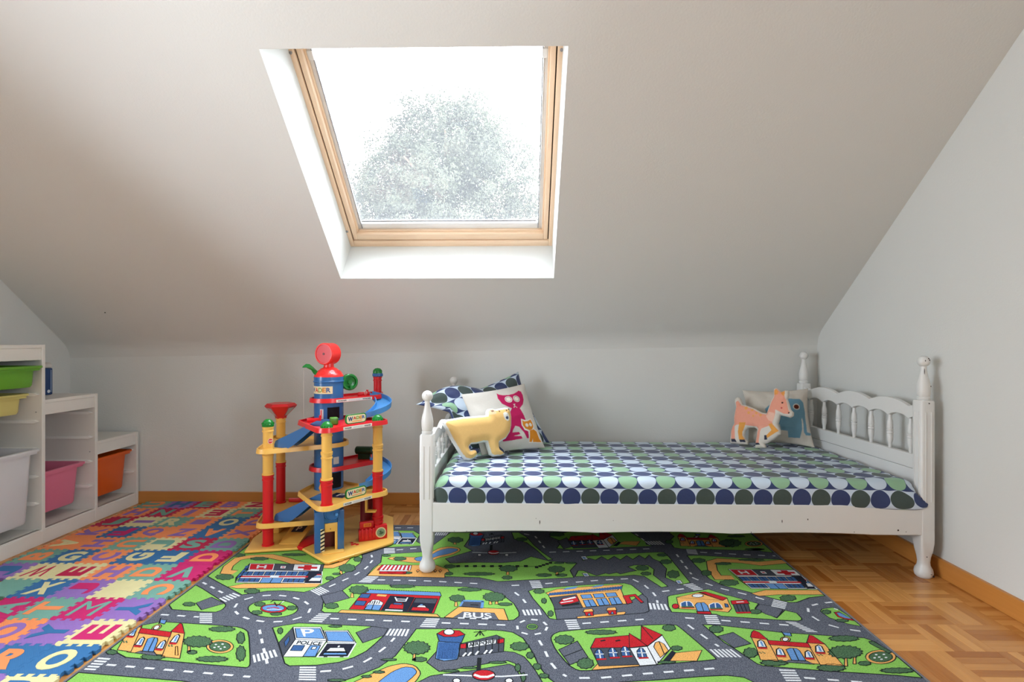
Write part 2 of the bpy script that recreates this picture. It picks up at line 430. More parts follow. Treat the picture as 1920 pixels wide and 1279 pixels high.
# ------------------------------------------------------------------ tree outside
tree = empty('garden_tree', (-1.75, 12.5, -3.6)); tag(tree, 'leafy green tree seen hazily through the skylight', 'tree')
leaf_m = plain('tree_leaf', (50, 51, 40), 0.8, 0.1, 0.3, 1.5)
bark_m = plain('tree_bark', (88, 76, 64), 0.9, 0.1)
q = MB(); q.tube([(0, 0, 0), (0.05, 0, 2.5), (0.0, 0.05, 5.5), (0.1, 0, 8.2), (0.05, 0, 9.8)], [0.28, 0.22, 0.18, 0.11, 0.04], 10)
for a in range(7):
    t = a*0.9+0.3; z = 5.7+0.5*a; r = 1.9-0.18*a
    q.tube([(0, 0, z), (r*0.5*math.cos(t), r*0.5*math.sin(t), z+0.5), (r*math.cos(t), r*math.sin(t), z+0.9)], [0.09, 0.06, 0.02], 6)
q.build('trunk', bark_m, tree, 60)
rnd = random.Random(3); V = []; Fc = []
blobs = [(0.15, 0, 6.7, 1.35), (-1.1, 0, 6.35, 1.0), (1.25, 0, 6.3, 0.95), (-1.9, 0, 5.6, 0.95), (-2.45, 0, 5.0, 0.6), (0.05, 0, 6.35, 1.45), (-1.0, 0.1, 5.75, 1.15), (1.05, 0, 5.7, 1.2), (-1.55, 0, 4.9, 1.15), (1.75, 0.1, 4.75, 1.15), (0.1, -0.4, 5.2, 1.8), (-0.55, 0, 7.0, 0.9), (0.6, 0, 7.05, 0.85), (-0.9, 0, 4.0, 1.5), (1.1, 0, 3.9, 1.5), (2.3, 0, 4.2, 0.8), (-2.0, 0, 4.2, 0.9)]
for bx, by, bz, br in blobs:
    for _ in range(int(64*br*br)):        # sprays of leaves with gaps between them
        d = Vector((rnd.gauss(0, 1), rnd.gauss(0, 1), rnd.gauss(0, 1))).normalized()*br*(rnd.random()**0.36)
        cc = Vector((bx, by, bz+2.35))+d; cr = rnd.uniform(0.09, 0.19)
        for _ in range(105):
            p = cc+Vector((rnd.gauss(0, cr), rnd.gauss(0, cr), rnd.gauss(0, cr*0.75))); s = rnd.uniform(0.022, 0.045)
            a = Vector((rnd.gauss(0, 1), rnd.gauss(0, 1), rnd.gauss(0, 1))).normalized(); b = a.orthogonal().normalized()
            n0 = len(V); V += [p-a*s, p+b*s*0.5, p+a*s, p-b*s*0.5]; Fc.append((n0, n0+1, n0+2, n0+3))
me = bpy.data.meshes.new('foliage'); me.from_pydata([tuple(v) for v in V], [], Fc)
tag(link('foliage', me, leaf_m, tree), kind='stuff')

# print of the rug: class, level, colour, stroke width; outline in half millimetres
RUG_DATA = (
"1_l1G0;-2472,3420,95,48,389,-36,144,-18,42,-15,25,-14,33,-26,46,-73,106,-194,36,-71,4,-17,-1,-8,-9,-7,-191,19,-564,65,-155,81|1_l2K38;-2472,3420,95,48,389,-36,144,-18,42,-15,25,-14,33,-26,46,-73,106,-"
"194,36,-71,4,-17,-1,-8,-9,-7,-191,19,-564,65,-155,81,0,266|2_l1G0;-2472,3988,12,-2,78,-52,206,-152,76,-60,25,-26,9,-21,3,-36,-6,-19,-20,-23,-86,2,-235,28,-62,61|2_l2K38;-2472,3988,12,-2,78,-52,206,-15"
"2,76,-60,25,-26,9,-21,3,-36,-6,-19,-20,-23,-86,2,-235,28,-62,61,0,300|3_l1G0;-2472,4821,0,-636,2,-41,119,-85,141,-97,168,-115,156,58,115,12,167,-23,42,36,56,99,126,262,33,121,-11,102,-135,379,-908,76|"
"3_l2K38;-2472,4821,0,-636,2,-41,119,-85,141,-97,168,-115,156,58,115,12,167,-23,42,36,56,99,126,262,33,121,-11,102,-135,379,-908,76,-71,-148|4_l1G0;-1610,3409,56,27,93,32,493,-32,101,-104,-30,-91,-31,-"
"79,-54,-64,-71,-49,-119,-30,-153,-9,-35,21,-137,212|4_l2K38;-1610,3409,56,27,93,32,493,-32,101,-104,-30,-91,-31,-79,-54,-64,-71,-49,-119,-30,-153,-9,-35,21,-137,212,-113,166|5_l1G0;-1294,4037,302,-9,-"
"11,-16,406,-3,180,-7,172,-47,114,-90,74,-113,36,-120,0,-49,-33,-49,-37,-8,-463,27,-700,52,-94,2,-31,25,-1,25,-54,179,102,89|5_l2K38;-1294,4037,302,-9,-11,-16,406,-3,180,-7,172,-47,114,-90,74,-113,36,-"
"120,0,-49,-33,-49,-37,-8,-463,27,-700,52,-94,2,-31,25,-1,25,-54,179,102,89,38,112|6_l1G0;-680,3412,275,8,274,-18,72,-19,63,-63,37,-88,29,-89,26,-108,44,-100,94,-113,-15,-86,-1157,0,-155,81,101,54,68,4"
"3,113,92,66,109,42,185|6_l2K38;-680,3412,275,8,274,-18,72,-19,63,-63,37,-88,29,-89,26,-108,44,-100,94,-113,-15,-86,-1157,0,-155,81,101,54,68,43,113,92,66,109,42,185,23,112|7_l1G0;46,3941,55,41,389,72,"
"289,33,50,-30,53,-143,-73,-127,-578,-99,3,-145,-20,4,-33,11,-45,128,-57,141|7_l2K38;46,3941,55,41,389,72,289,33,50,-30,53,-143,-73,-127,-578,-99,3,-145,-20,4,-33,11,-45,128,-57,141,-33,114|8_l1G0;1050"
",3874,21,19,316,107,98,-93,12,0,166,-122,-56,-71,91,-123,105,106,62,-37,-1,-66,-12,-24,-27,-13,-130,10,-358,42,-23,24,-295,24,0,80|8_l2K38;1050,3874,21,19,316,107,98,-93,12,0,166,-122,-56,-71,91,-123,"
"105,106,62,-37,-1,-66,-12,-24,-27,-13,-130,10,-358,42,-23,24,-295,24,0,80,31,137|9_l1G0;180,3326,11,30,14,17,30,23,116,23,320,49,150,20,134,9,49,-8,15,-31,26,-72,62,-186,20,-66,-1,-15,-70,-15,-211,-31"
",-148,-23,-235,-39,-93,-13,-42,-1,-24,10,-31,32,-22,40,-38,88,-17,53,-14,72|9_l2K38;180,3326,11,30,14,17,30,23,116,23,320,49,150,20,134,9,49,-8,15,-31,26,-72,62,-186,20,-66,-1,-15,-70,-15,-211,-31,-14"
"8,-23,-235,-39,-93,-13,-42,-1,-24,10,-31,32,-22,40,-38,88,-17,53,-14,72,-1,34|10_l1G0;1176,3498,56,-2,79,-10,349,-74,468,-50,41,-42,27,-166,0,-186,-128,20,-390,35,-309,39,-25,20,-62,135,-45,78|10_l2K3"
"8;1176,3498,56,-2,79,-10,349,-74,468,-50,41,-42,27,-166,0,-186,-128,20,-390,35,-309,39,-25,20,-62,135,-45,78,-61,203|11_l1G0;1420,4620,94,9,397,-53,279,-20,6,-187,0,-458,-130,-31,-126,-72,-53,-1,-93,6"
"2,-116,84,-166,117,-57,105,-14,111,-16,167|11_l2K38;1420,4620,94,9,397,-53,279,-20,6,-187,0,-458,-130,-31,-126,-72,-53,-1,-93,62,-116,84,-166,117,-57,105,-14,111,-16,167,-5,167|12_l1G0;-1213,4596,352,"
"62,78,218,91,257,193,3,4,-162,-27,-182,82,-98,-211,-179,55,-88,216,21,208,-6,156,33,91,101,160,-96,221,-33,-70,-146,18,-124,-467,-64,-124,-17,-149,66,-266,13,-624,4,17,151,30,98|12_l2K38;-1213,4596,35"
"2,62,78,218,91,257,193,3,4,-162,-27,-182,82,-98,-211,-179,55,-88,216,21,208,-6,156,33,91,101,160,-96,221,-33,-70,-146,18,-124,-467,-64,-124,-17,-149,66,-266,13,-624,4,17,151,30,98,-34,168|13_l1G0;-102"
",5144,72,1,71,-113,66,-199,73,-169,78,-145,-42,-14,-89,213,-87,174,-116,90|13_l2K38;-102,5144,72,1,71,-113,66,-199,73,-169,78,-145,-42,-14,-89,213,-87,174,-116,90,-26,162|14_l1G0;506,4584,380,66,279,4"
"1,75,-7,17,-94,29,-483,-77,-37,-90,120,53,161,-23,147,-40,50,-12,84,-52,-85,-36,73,-72,-88,-37,78,-70,-88,-40,72,-66,-79,-42,72,-63,-74,-48,38,-59,-53|14_l2K38;506,4584,380,66,279,41,75,-7,17,-94,29,-"
"483,-77,-37,-90,120,53,161,-23,147,-40,50,-12,84,-52,-85,-36,73,-72,-88,-37,78,-70,-88,-40,72,-66,-79,-42,72,-63,-74,-48,38,-59,-53,-6,86|15_l1G0;450,4302,40,1,97,-90,76,47,27,-16,65,29,24,-27,77,40,6"
"5,25,-56,70,59,37,112,-2,31,-79,-30,-104,61,-192,-53,-21,-87,189,-74,21,-122,-25,-255,-4,-93,-7|15_l2K38;450,4302,40,1,97,-90,76,47,27,-16,65,29,24,-27,77,40,65,25,-56,70,59,37,112,-2,31,-79,-30,-104,"
"61,-192,-53,-21,-87,189,-74,21,-122,-25,-255,-4,-93,-7,36,108|16_l1G0;1417,5173,20,-99,-82,-127,4,-148,58,-28,680,-29,16,-19,83,-20,0,454,-1,98,-686,-13|16_l2K38;1417,5173,20,-99,-82,-127,4,-148,58,-2"
"8,680,-29,16,-19,83,-20,0,454,-1,98,-686,-13,-92,-69|17_l1G0;257,5052,187,119,603,11,90,-239,-7,-75,48,-35,-760,-101,-109,32,57,164|17_l2K38;257,5052,187,119,603,11,90,-239,-7,-75,48,-35,-760,-101,-10"
"9,32,57,164,-109,124|18_l1G0;-1330,5181,275,-5,80,-99,-1,-174,89,-103,-284,-41,-114,4|18_l2K38;-1330,5181,275,-5,80,-99,-1,-174,89,-103,-284,-41,-114,4,-45,418|19_l1G0;468,2736,58,164,235,25,213,31,15"
"5,14,89,-15,37,-41,-46,-178|19_l2K38;468,2736,58,164,235,25,213,31,155,14,89,-15,37,-41,-46,-178,-741,0|20_l1G0;-2461,2736,-11,93,0,99,34,-4,587,-59,154,-29,60,-100|20_l2K38;-2461,2736,-11,93,0,99,34,"
"-4,587,-59,154,-29,60,-100,-824,0|21_g3R0;-2301,3719,60,87,146,-89,-108,-93|21_g4K30;-2301,3719,60,87,146,-89,-108,-93,-98,95|22_g3R0;-1053,3361,85,75,108,-25,-7,-79,-108,-85|22_g4K30;-1053,3361,85,75"
",108,-25,-7,-79,-108,-85,-78,114|23_g3R0;-1457,3836,125,89,92,-113,-138,-103|23_g4K30;-1457,3836,125,89,92,-113,-138,-103,-79,127|24_g3R0;-549,3058,48,131,393,-14,60,-9,59,-43,35,-65,34,-80,37,-108,-9"
"7,-32,-31,138,-28,80,-44,25,-71,-13,-146,-50,-163,-45|24_g4K30;-549,3058,48,131,393,-14,60,-9,59,-43,35,-65,34,-80,37,-108,-97,-32,-31,138,-28,80,-44,25,-71,-13,-146,-50,-163,-45,-86,85|25_g3R0;-620,2"
"826,114,107,80,22,129,27,222,67,29,-17,36,-89,20,-105|25_g4K30;-620,2826,114,107,80,22,129,27,222,67,29,-17,36,-89,20,-105,-630,-12|26_g3R0;222,3688,534,98,121,128,22,-62,-31,-186,-40,-26,-598,-97|26_"
"g4K30;222,3688,534,98,121,128,22,-62,-31,-186,-40,-26,-598,-97,-8,145|27_g3R0;1611,3714,53,62,75,-25,53,-51,-88,-104,-55,43|27_g4K30;1611,3714,53,62,75,-25,53,-51,-88,-104,-55,43,-38,75|28_g3R0;219,31"
"97,121,95,45,-168,-113,-76|28_g4K30;219,3197,121,95,45,-168,-113,-76,-53,149|29_g5K30;243,3128,122,78|30_g3R0;1222,3361,116,48,60,-124,-121,-49|30_g4K30;1222,3361,116,48,60,-124,-121,-49,-55,125|31_g3"
"R0;328,4928,88,95,50,-212,-95,-60|31_g4K30;328,4928,88,95,50,-212,-95,-60,-43,177|32_p3K410;-2291,4215,-81,10,-38,106,-1,145,72,46,162,21,14,1,146,-61,167,-93,164,-45,133,2,51,62,8,103|32_p4O340;-2291"
",4215,-81,10,-38,106,-1,145,72,46,162,21,14,1,146,-61,167,-93,164,-45,133,2,51,62,8,103|33_p3O0;-2213,3968,95,54,292,11,297,6,-16,-58,-52,-11,-313,-16,-221,-10|33_p4K30;-2213,3968,95,54,292,11,297,6,-"
"16,-58,-52,-11,-313,-16,-221,-10,-82,24|34_p3K410;2196,4513,-229,-50,-135,47,-170,18,-85,-48,-41,-146,-5,-136,117,2|34_p4O340;2196,4513,-229,-50,-135,47,-170,18,-85,-48,-41,-146,-5,-136,117,2|35_p3O0;"
"1676,3937,130,57,390,8,0,-74,-324,-6,-155,-26|35_p4K30;1676,3937,130,57,390,8,0,-74,-324,-6,-155,-26,-41,41|36_p3O0;-521,3557,79,144,317,-23,34,-151,-66,5,-34,89,-213,12,-58,-81|36_p4K30;-521,3557,79,"
"144,317,-23,34,-151,-66,5,-34,89,-213,12,-58,-81,-59,5|37_g5R0;-462,3552,58,81,213,-12,34,-89|38_p3O0;-1241,3643,665,-46,26,-36,-704,44|38_p4K30;-1241,3643,665,-46,26,-36,-704,44,13,38|39_p3O0;-1221,4"
"179,33,187,31,18,453,-1,104,-78,16,-46,-30,-35,11,-71|39_p4K30;-1221,4179,33,187,31,18,453,-1,104,-78,16,-46,-30,-35,11,-71,-618,26|40_p3O0;-1141,4513,19,24,39,9,96,1,52,-3,60,-11,32,22,38,78,23,44,31"
",55,27,26,51,24,35,0,57,-21,23,-20,12,-37,-9,-33,-39,-61,-34,-31,-60,-30,-32,-26,-36,-50,-36,-24,-71,-21,-53,1,-87,24,-52,17,-70,26|40_p4K30;-1141,4513,19,24,39,9,96,1,52,-3,60,-11,32,22,38,78,23,44,3"
"1,55,27,26,51,24,35,0,57,-21,23,-20,12,-37,-9,-33,-39,-61,-34,-31,-60,-30,-32,-26,-36,-50,-36,-24,-71,-21,-53,1,-87,24,-52,17,-70,26,-16,17|41_p5B0;-915,4517,18,24,24,12,56,12,32,30,40,76,29,35,49,30,"
"31,8,45,-8,16,-11,7,-25,-12,-23,-40,-42,-33,-25,-60,-33,-34,-30,-42,-55,-28,-23,-41,-11,-24,7,-29,33|41_p6K23;-915,4517,18,24,24,12,56,12,32,30,40,76,29,35,49,30,31,8,45,-8,16,-11,7,-25,-12,-23,-40,-4"
"2,-33,-25,-60,-33,-34,-30,-42,-55,-28,-23,-41,-11,-24,7,-29,33,-4,19|42_t6T0;-986,4508,5,-18,-18,-9,-16,-13,-25,6,-26,1,-13,17,-16,14,9,15,5,18,25,2,23,7,22,-13,23,-9|42_t7K26;-986,4508,5,-18,-18,-9,-"
"16,-13,-25,6,-26,1,-13,17,-16,14,9,15,5,18,25,2,23,7,22,-13,23,-9,2,-18|43_p3O0;-966,2813,41,45,30,30,49,46,30,29,44,42,31,19,47,17,30,1,41,-11,23,-17,29,-41,7,-27,-8,-43,-14,-37,-34,-68,-81,-18,-209,"
"14|43_p4K30;-966,2813,41,45,30,30,49,46,30,29,44,42,31,19,47,17,30,1,41,-11,23,-17,29,-41,7,-27,-8,-43,-14,-37,-34,-68,-81,-18,-209,14,-56,19|44_p5B0;-794,2839,23,51,16,29,23,37,19,21,32,26,22,8,32,-3"
",17,-9,19,-25,2,-20,-13,-33,-17,-32,-39,-64,-39,-17,-78,11|44_p6K23;-794,2839,23,51,16,29,23,37,19,21,32,26,22,8,32,-3,17,-9,19,-25,2,-20,-13,-33,-17,-32,-39,-64,-39,-17,-78,11,-19,20|45_p6O0;366,3579"
",69,21,261,54,11,-11,-18,-25,-275,-54,-46,-4|45_p7K23;366,3579,69,21,261,54,11,-11,-18,-25,-275,-54,-46,-4,-2,19|46_p3O0;391,3003,39,56,235,4,7,-17|46_p4K23;391,3003,39,56,235,4,7,-17,-281,-43|47_p3O0"
";848,3097,59,81,168,31,-65,-109|47_p4K23;848,3097,59,81,168,31,-65,-109,-162,-3|48_p3O0;861,4877,80,62,149,3,-57,-106|48_p4K23;861,4877,80,62,149,3,-57,-106,-172,41|49_l2G0;-1548,3654,7,-26,-2,-25,-11"
",-23,-19,-18,-25,-14,-32,-9,-36,-4,-38,2,-40,8,-38,13,-36,17,-31,22,-25,24,-18,26,-10,27,0,26,9,24,18,20,26,16,33,10,38,4,41,-3,42,-8,40,-15,37,-19,30,-23,24,-25|49_l3K38;-1548,3654,7,-26,-2,-25,-11,-"
"23,-19,-18,-25,-14,-32,-9,-36,-4,-38,2,-40,8,-38,13,-36,17,-31,22,-25,24,-18,26,-10,27,0,26,9,24,18,20,26,16,33,10,38,4,41,-3,42,-8,40,-15,37,-19,30,-23,24,-25,16,-27|50_b4D0;-1625,3652,4,-18,-6,-18,-"
"13,-13,-21,-9,-27,-3,-28,2,-29,8,-27,13,-21,16,-13,19,-5,19,4,18,14,14,21,9,27,4,30,-3,29,-8,27,-14,21,-17|50_b5K23;-1625,3652,4,-18,-6,-18,-13,-13,-21,-9,-27,-3,-28,2,-29,8,-27,13,-21,16,-13,19,-5,19"
",4,18,14,14,21,9,27,4,30,-3,29,-8,27,-14,21,-17,13,-19|50_b6B0;-1643,3657,2,-15,-8,-13,-16,-10,-22,-6,-27,-1,-27,5,-25,9,-20,13,-12,15,-3,16,7,13,16,11,23,6,27,0,28,-5,26,-9,19,-14|50_b7K15;-1643,3657"
",2,-15,-8,-13,-16,-10,-22,-6,-27,-1,-27,5,-25,9,-20,13,-12,15,-3,16,7,13,16,11,23,6,27,0,28,-5,26,-9,19,-14,12,-15|50_b8K40;-1779,3737,5,28,89,1|50_b8W40;-1700,3721,10,36|50_b8D50;-1763,3650,43,18,43,"
"-17|50_b8W30;-1755,3633,39,9,64,-7|50_b9K40;-1752,3738,42,-53,11,54|51_t6T0;-1805,3710,8,-15,-11,-7,-7,-11,-20,5,-17,1,-14,14,-15,12,2,12,0,15,17,1,14,6,19,-11,18,-7|51_t7K26;-1805,3710,8,-15,-11,-7,-"
"7,-11,-20,5,-17,1,-14,14,-15,12,2,12,0,15,17,1,14,6,19,-11,18,-7,6,-15|52_t6T0;-1563,3662,7,-14,-10,-7,-7,-11,-17,5,-16,0,-12,14,-13,12,3,12,-1,14,15,2,13,5,17,-10,16,-7|52_t7K26;-1563,3662,7,-14,-10,"
"-7,-7,-11,-17,5,-16,0,-12,14,-13,12,3,12,-1,14,15,2,13,5,17,-10,16,-7,5,-15|53_t6T0;-1771,3596,8,-13,-11,-7,-8,-10,-19,5,-17,0,-12,13,-14,10,2,11,0,13,17,1,14,6,17,-10,18,-6|53_t7K26;-1771,3596,8,-13,"
"-11,-7,-8,-10,-19,5,-17,0,-12,13,-14,10,2,11,0,13,17,1,14,6,17,-10,18,-6,5,-13|54_t6T0;-1629,3580,6,-10,-13,-5,-10,-7,-19,3,-18,0,-11,10,-13,8,5,8,2,9,18,1,16,4,17,-7,17,-4|54_t7K26;-1629,3580,6,-10,-"
"13,-5,-10,-7,-19,3,-18,0,-11,10,-13,8,5,8,2,9,18,1,16,4,17,-7,17,-4,3,-10|54_m6W78;-1462,3656,9,-57|54_m6W78;-1475,3542,-45,-36|54_m6W78;-1579,3485,-57,-7|54_m6W78;-1698,3480,-57,11|54_m6W78;-1814,351"
"0,-52,24|54_m6W78;-1918,3568,-42,40|54_m6W78;-1993,3660,-12,56|54_m6W78;-1984,3773,43,39|54_m6W78;-1883,3833,57,8|54_m6W78;-1764,3840,57,-10|54_m6W78;-1648,3811,53,-24|54_m6W78;-1543,3754,43,-39|55_l2"
"G0;102,3452,-3,-12,-7,-11,-10,-8,-12,-5,-13,0,-12,4,-9,8,-7,11,-2,12,3,12,6,11,10,9,13,4,13,1,12,-5,9,-8,7,-10|55_l3K23;102,3452,-3,-12,-7,-11,-10,-8,-12,-5,-13,0,-12,4,-9,8,-7,11,-2,12,3,12,6,11,10,9"
",13,4,13,1,12,-5,9,-8,7,-10,2,-13|56_t4T0;92,3452,-2,-9,-7,-8,-9,-5,-10,-2,-10,1,-9,5,-6,8,-2,9,2,9,6,8,9,6,11,2,10,-2,9,-5,6,-8|56_t5K23;92,3452,-2,-9,-7,-8,-9,-5,-10,-2,-10,1,-9,5,-6,8,-2,9,2,9,6,8,"
"9,6,11,2,10,-2,9,-5,6,-8,2,-9|56_m6W78;163,3449,-14,-42|56_m6W78;119,3376,-40,-16|56_m6W78;35,3361,-39,20|56_m6W78;-28,3417,-4,43|56_m6W78;-15,3500,33,28|56_m6W78;60,3540,43,-6|56_m6W78;140,3510,20,-3"
"8|57_l2G0;2038,3685,31,34,81,22,29,-16,17,-96,0,-133,-69,30,-77,77|57_l3K30;2038,3685,31,34,81,22,29,-16,17,-96,0,-133,-69,30,-77,77,-12,82|58_b4D0;2123,3673,39,9,34,-117,0,-3,-45,17,-38,33|58_b5K23;2"
"123,3673,39,9,34,-117,0,-3,-45,17,-38,33,10,61|58_b6B0;2134,3665,26,5,31,-85,-39,10,-24,29|58_b7K15;2134,3665,26,5,31,-85,-39,10,-24,29,6,41|58_b8W80;2153,3724,16,-17|59_t6T0;2103,3678,-7,-15,-16,-7,-"
"17,-11,-11,5,-13,1,2,14,-1,11,14,12,13,14,15,2,17,5,5,-10,8,-7|59_t7K26;2103,3678,-7,-15,-16,-7,-17,-11,-11,5,-13,1,2,14,-1,11,14,12,13,14,15,2,17,5,5,-10,8,-7,-9,-14|60_t6T0;2154,3567,-4,-10,-19,-5,-"
"19,-7,-17,3,-19,0,-2,9,-5,8,15,8,12,9,20,1,21,4,11,-6,13,-5|60_t7K26;2154,3567,-4,-10,-19,-5,-19,-7,-17,3,-19,0,-2,9,-5,8,15,8,12,9,20,1,21,4,11,-6,13,-5,-7,-9|60_m6W78;2193,3816,-56,-12|60_m6W78;2077"
",3788,-53,-23|60_m6W78;1976,3726,-24,-52|60_m6W78;1945,3615,15,-55|60_m6W78;1994,3510,47,-34|60_m6W78;2098,3453,56,-16|60_m6W78;-2371,3000,58,-6|60_m6W78;-2251,2987,57,-6|60_m6W78;-2132,2974,58,-6|60_"
"m6W78;-2013,2961,58,-6|60_m6W78;-1894,2949,58,-7|60_m6W78;-1774,2936,57,-6|60_m6W78;-1655,2923,58,-6|60_m6W78;-1536,2910,40,-4|60_m6W78;-1128,2960,58,8|60_m6W78;-1011,2984,51,27|60_m6W78;-912,3050,35,"
"46|60_m6W78;-850,3152,25,52|60_m6W78;-805,3263,11,42|60_m6W78;-2439,3556,58,-5|60_m6W78;-2319,3545,57,-6|60_m6W78;-2200,3533,38,-4|60_m6W78;-2444,4036,48,-32|60_m6W78;-2344,3970,48,-33|60_m6W78;-2245,"
"3903,49,-32|60_m6W78;-1680,3381,30,-49|60_m6W78;-1617,3279,30,-49|60_m6W78;-1554,3177,31,-49|60_m6W78;-1490,3076,31,-49|60_m6W78;-1451,3983,32,48|60_m6W78;-1385,4083,32,48|60_m6W78;-1322,4185,22,53|60"
"_m6W78;-1275,4295,10,56|60_m6W78;-1263,4413,2,58|60_m6W78;-1281,4530,-20,51|60_m6W78;-1277,3527,58,-3|60_m6W78;-1157,3520,58,-3|60_m6W78;-1037,3514,58,-3|60_m6W78;-917,3508,58,-3|60_m6W78;-797,3501,58"
",-3|60_m6W78;-1117,4104,58,-1|60_m6W78;-997,4102,58,-1|60_m6W78;-877,4100,58,-2|60_m6W78;-757,4095,58,-4|60_m6W78;-637,4085,57,-6|60_m6W78;-518,4073,58,-5|60_m6W78;-398,4062,57,-6|60_m6W78;-80,4029,58"
",6|60_m6W78;176,4065,56,11|60_m6W78;293,4088,57,11|60_m6W78;411,4093,57,11|60_m6W78;528,4117,57,11|60_m6W78;647,4137,57,8|60_m6W78;765,4154,58,8|60_m6W78;858,4152,34,-47|60_m6W78;925,4053,17,-55|60_m6"
"W78;960,3938,7,-57|60_m6W78;961,3819,-6,-39|60_m6W78;1033,3954,56,15|60_m6W78;1149,3985,56,15|60_m6W78;-55,3920,32,-48|60_m6W78;6,3817,20,-54|60_m6W78;-527,3486,58,-3|60_m6W78;-407,3481,58,-3|60_m6W78"
";-287,3475,58,-2|60_m6W78;-167,3470,58,-3|60_m6W78;394,3496,57,8|60_m6W78;513,3513,57,9|60_m6W78;631,3531,58,8|60_m6W78;750,3548,57,9|60_m6W78;1088,3580,58,-5|60_m6W78;1317,3552,58,-7|60_m6W78;1436,35"
"37,58,-7|60_m6W78;1555,3522,58,-7|60_m6W78;1675,3508,57,-7|60_m6W78;1078,3493,22,-53|60_m6W78;1125,3383,24,-53|60_m6W78;1176,3275,13,-27|60_m6W78;104,3294,17,-55|60_m6W78;137,3179,13,-57|60_m6W78;166,"
"3063,24,-53|60_m6W78;227,2961,17,-19|60_m6W78;313,2930,58,2|60_m6W78;433,2934,57,9|60_m6W78;551,2953,58,10|60_m6W78;670,2973,57,8|60_m6W78;789,2990,57,8|60_m6W78;907,3006,58,8|60_m6W78;1026,3023,58,8|"
"60_m6W78;1328,4194,34,-47|60_m6W78;1398,4096,40,-41|60_m6W78;1483,4012,49,-31|60_m6W78;1585,3949,49,-30|60_m6W78;1683,3880,45,-36|60_m6W78;1337,4645,0,-58|60_m6W78;1337,4525,0,-58|60_m6W78;1338,4405,1"
",-58|60_m6W78;1340,4285,1,-35|60_m6W78;1547,2956,57,-7|60_m6W78;1666,2942,58,-6|60_m6W78;1785,2929,58,-7|60_m6W78;238,4670,58,6|60_m6W78;357,4682,58,6|60_m6W78;477,4694,57,6|60_m6W78;596,4706,58,6|60_"
"m6W78;715,4719,58,6|60_m6W78;835,4732,57,6|60_m6W78;954,4745,58,7|60_m6W78;1073,4759,58,6|60_m6W78;1085,5133,15,-56|60_m6W78;1116,5017,16,-56|60_m6W78;1557,4695,58,-7|60_m6W78;1676,4680,58,-8|60_m6W78"
";1795,4664,58,-8|60_m6W78;1914,4648,58,-5|60_m6W78;2034,4638,57,-5|60_m6W78;2153,4628,24,-2|60_m6W78;18,5113,50,-30|60_m6W78;121,5051,17,-54|60_m6W78;154,4937,15,-56|60_m6W78;185,4821,15,-56|60_m6W78;"
"-1256,5252,58,1|60_m6W78;-1136,5255,58,1|60_m6W78;-1111,4695,56,13|60_m6W78;-995,4723,53,12|60_m4W0;-2176,3786,76,-50,7,12,-76,49|60_m4W0;-2163,3805,76,-48,7,11,-76,48|60_m4W0;-2151,3824,76,-47,8,12,-"
"77,46|60_m4W0;-2138,3843,76,-45,7,12,-76,44|60_m4W0;-2125,3863,76,-44,7,12,-76,43|60_m4W0;-2186,3576,84,1,9,-15,-84,-2|60_m4W0;-2170,3549,84,2,9,-16,-84,-1|60_m4W0;-2154,3523,83,1,9,-15,-83,-1|60_m4W0"
";-2138,3497,82,1,9,-14,-82,-2|60_m4W0;-2123,3471,82,2,9,-15,-82,-1|60_m4W0;-2472,3068,78,-8,0,-15,-78,8|60_m4W0;-2472,3042,77,-7,0,-15,-75,7|60_m4W0;-2469,3016,74,-6,-1,-14,-72,6|60_m4W0;-2467,2991,71"
",-6,-1,-14,-69,6|60_m4W0;-2465,2966,68,-5,0,-13,-67,4|60_m4W0;-1585,3106,45,-72,11,7,-46,71|60_m4W0;-1567,3117,46,-71,11,6,-46,71|60_m4W0;-1549,3128,48,-71,11,7,-48,70|60_m4W0;-1530,3139,48,-71,11,7,-"
"48,70|60_m4W0;-1511,3150,48,-70,12,7,-50,69|60_m4W0;-1493,3161,50,-69,11,6,-50,69|60_m4W0;-1569,3921,96,-75,7,8,-96,75|60_m4W0;-1558,3935,96,-76,7,8,-96,75|60_m4W0;-1547,3948,97,-75,6,8,-96,75|60_m4W0"
";-1536,3962,97,-75,7,8,-97,74|60_m4W0;-1525,3975,98,-74,6,8,-97,74|60_m4W0;-1378,3591,86,-2,-3,-14,-87,3|60_m4W0;-1385,3568,88,-3,-4,-14,-87,4|60_m4W0;-1391,3545,88,-5,-3,-14,-89,6|60_m4W0;-1398,3523,"
"90,-7,-3,-14,-90,8|60_m4W0;-1404,3500,91,-7,-3,-14,-92,9|60_m4W0;-1261,3002,92,1,5,-12,-92,-2|60_m4W0;-1253,2980,93,1,5,-13,-93,-1|60_m4W0;-1245,2958,93,1,5,-12,-94,-1|60_m4W0;-1237,2937,94,1,4,-13,-9"
"4,0|60_m4W0;-1230,2916,95,0,5,-12,-95,0|60_m4W0;-1222,2895,95,0,5,-12,-96,1|60_m4W0;-1218,4166,94,-5,-4,-13,-95,5|60_m4W0;-1227,4144,96,-6,-4,-13,-96,6|60_m4W0;-1235,4122,97,-7,-5,-13,-96,7|60_m4W0;-1"
"243,4100,97,-7,-4,-13,-97,8|60_m4W0;-1251,4079,98,-8,-4,-13,-98,8|60_m4W0;-849,3409,-8,-77,13,-1,8,77|60_m4W0;-826,3408,-8,-78,14,0,7,78|60_m4W0;-804,3408,-6,-79,14,-1,6,80|60_m4W0;-781,3408,-5,-80,14"
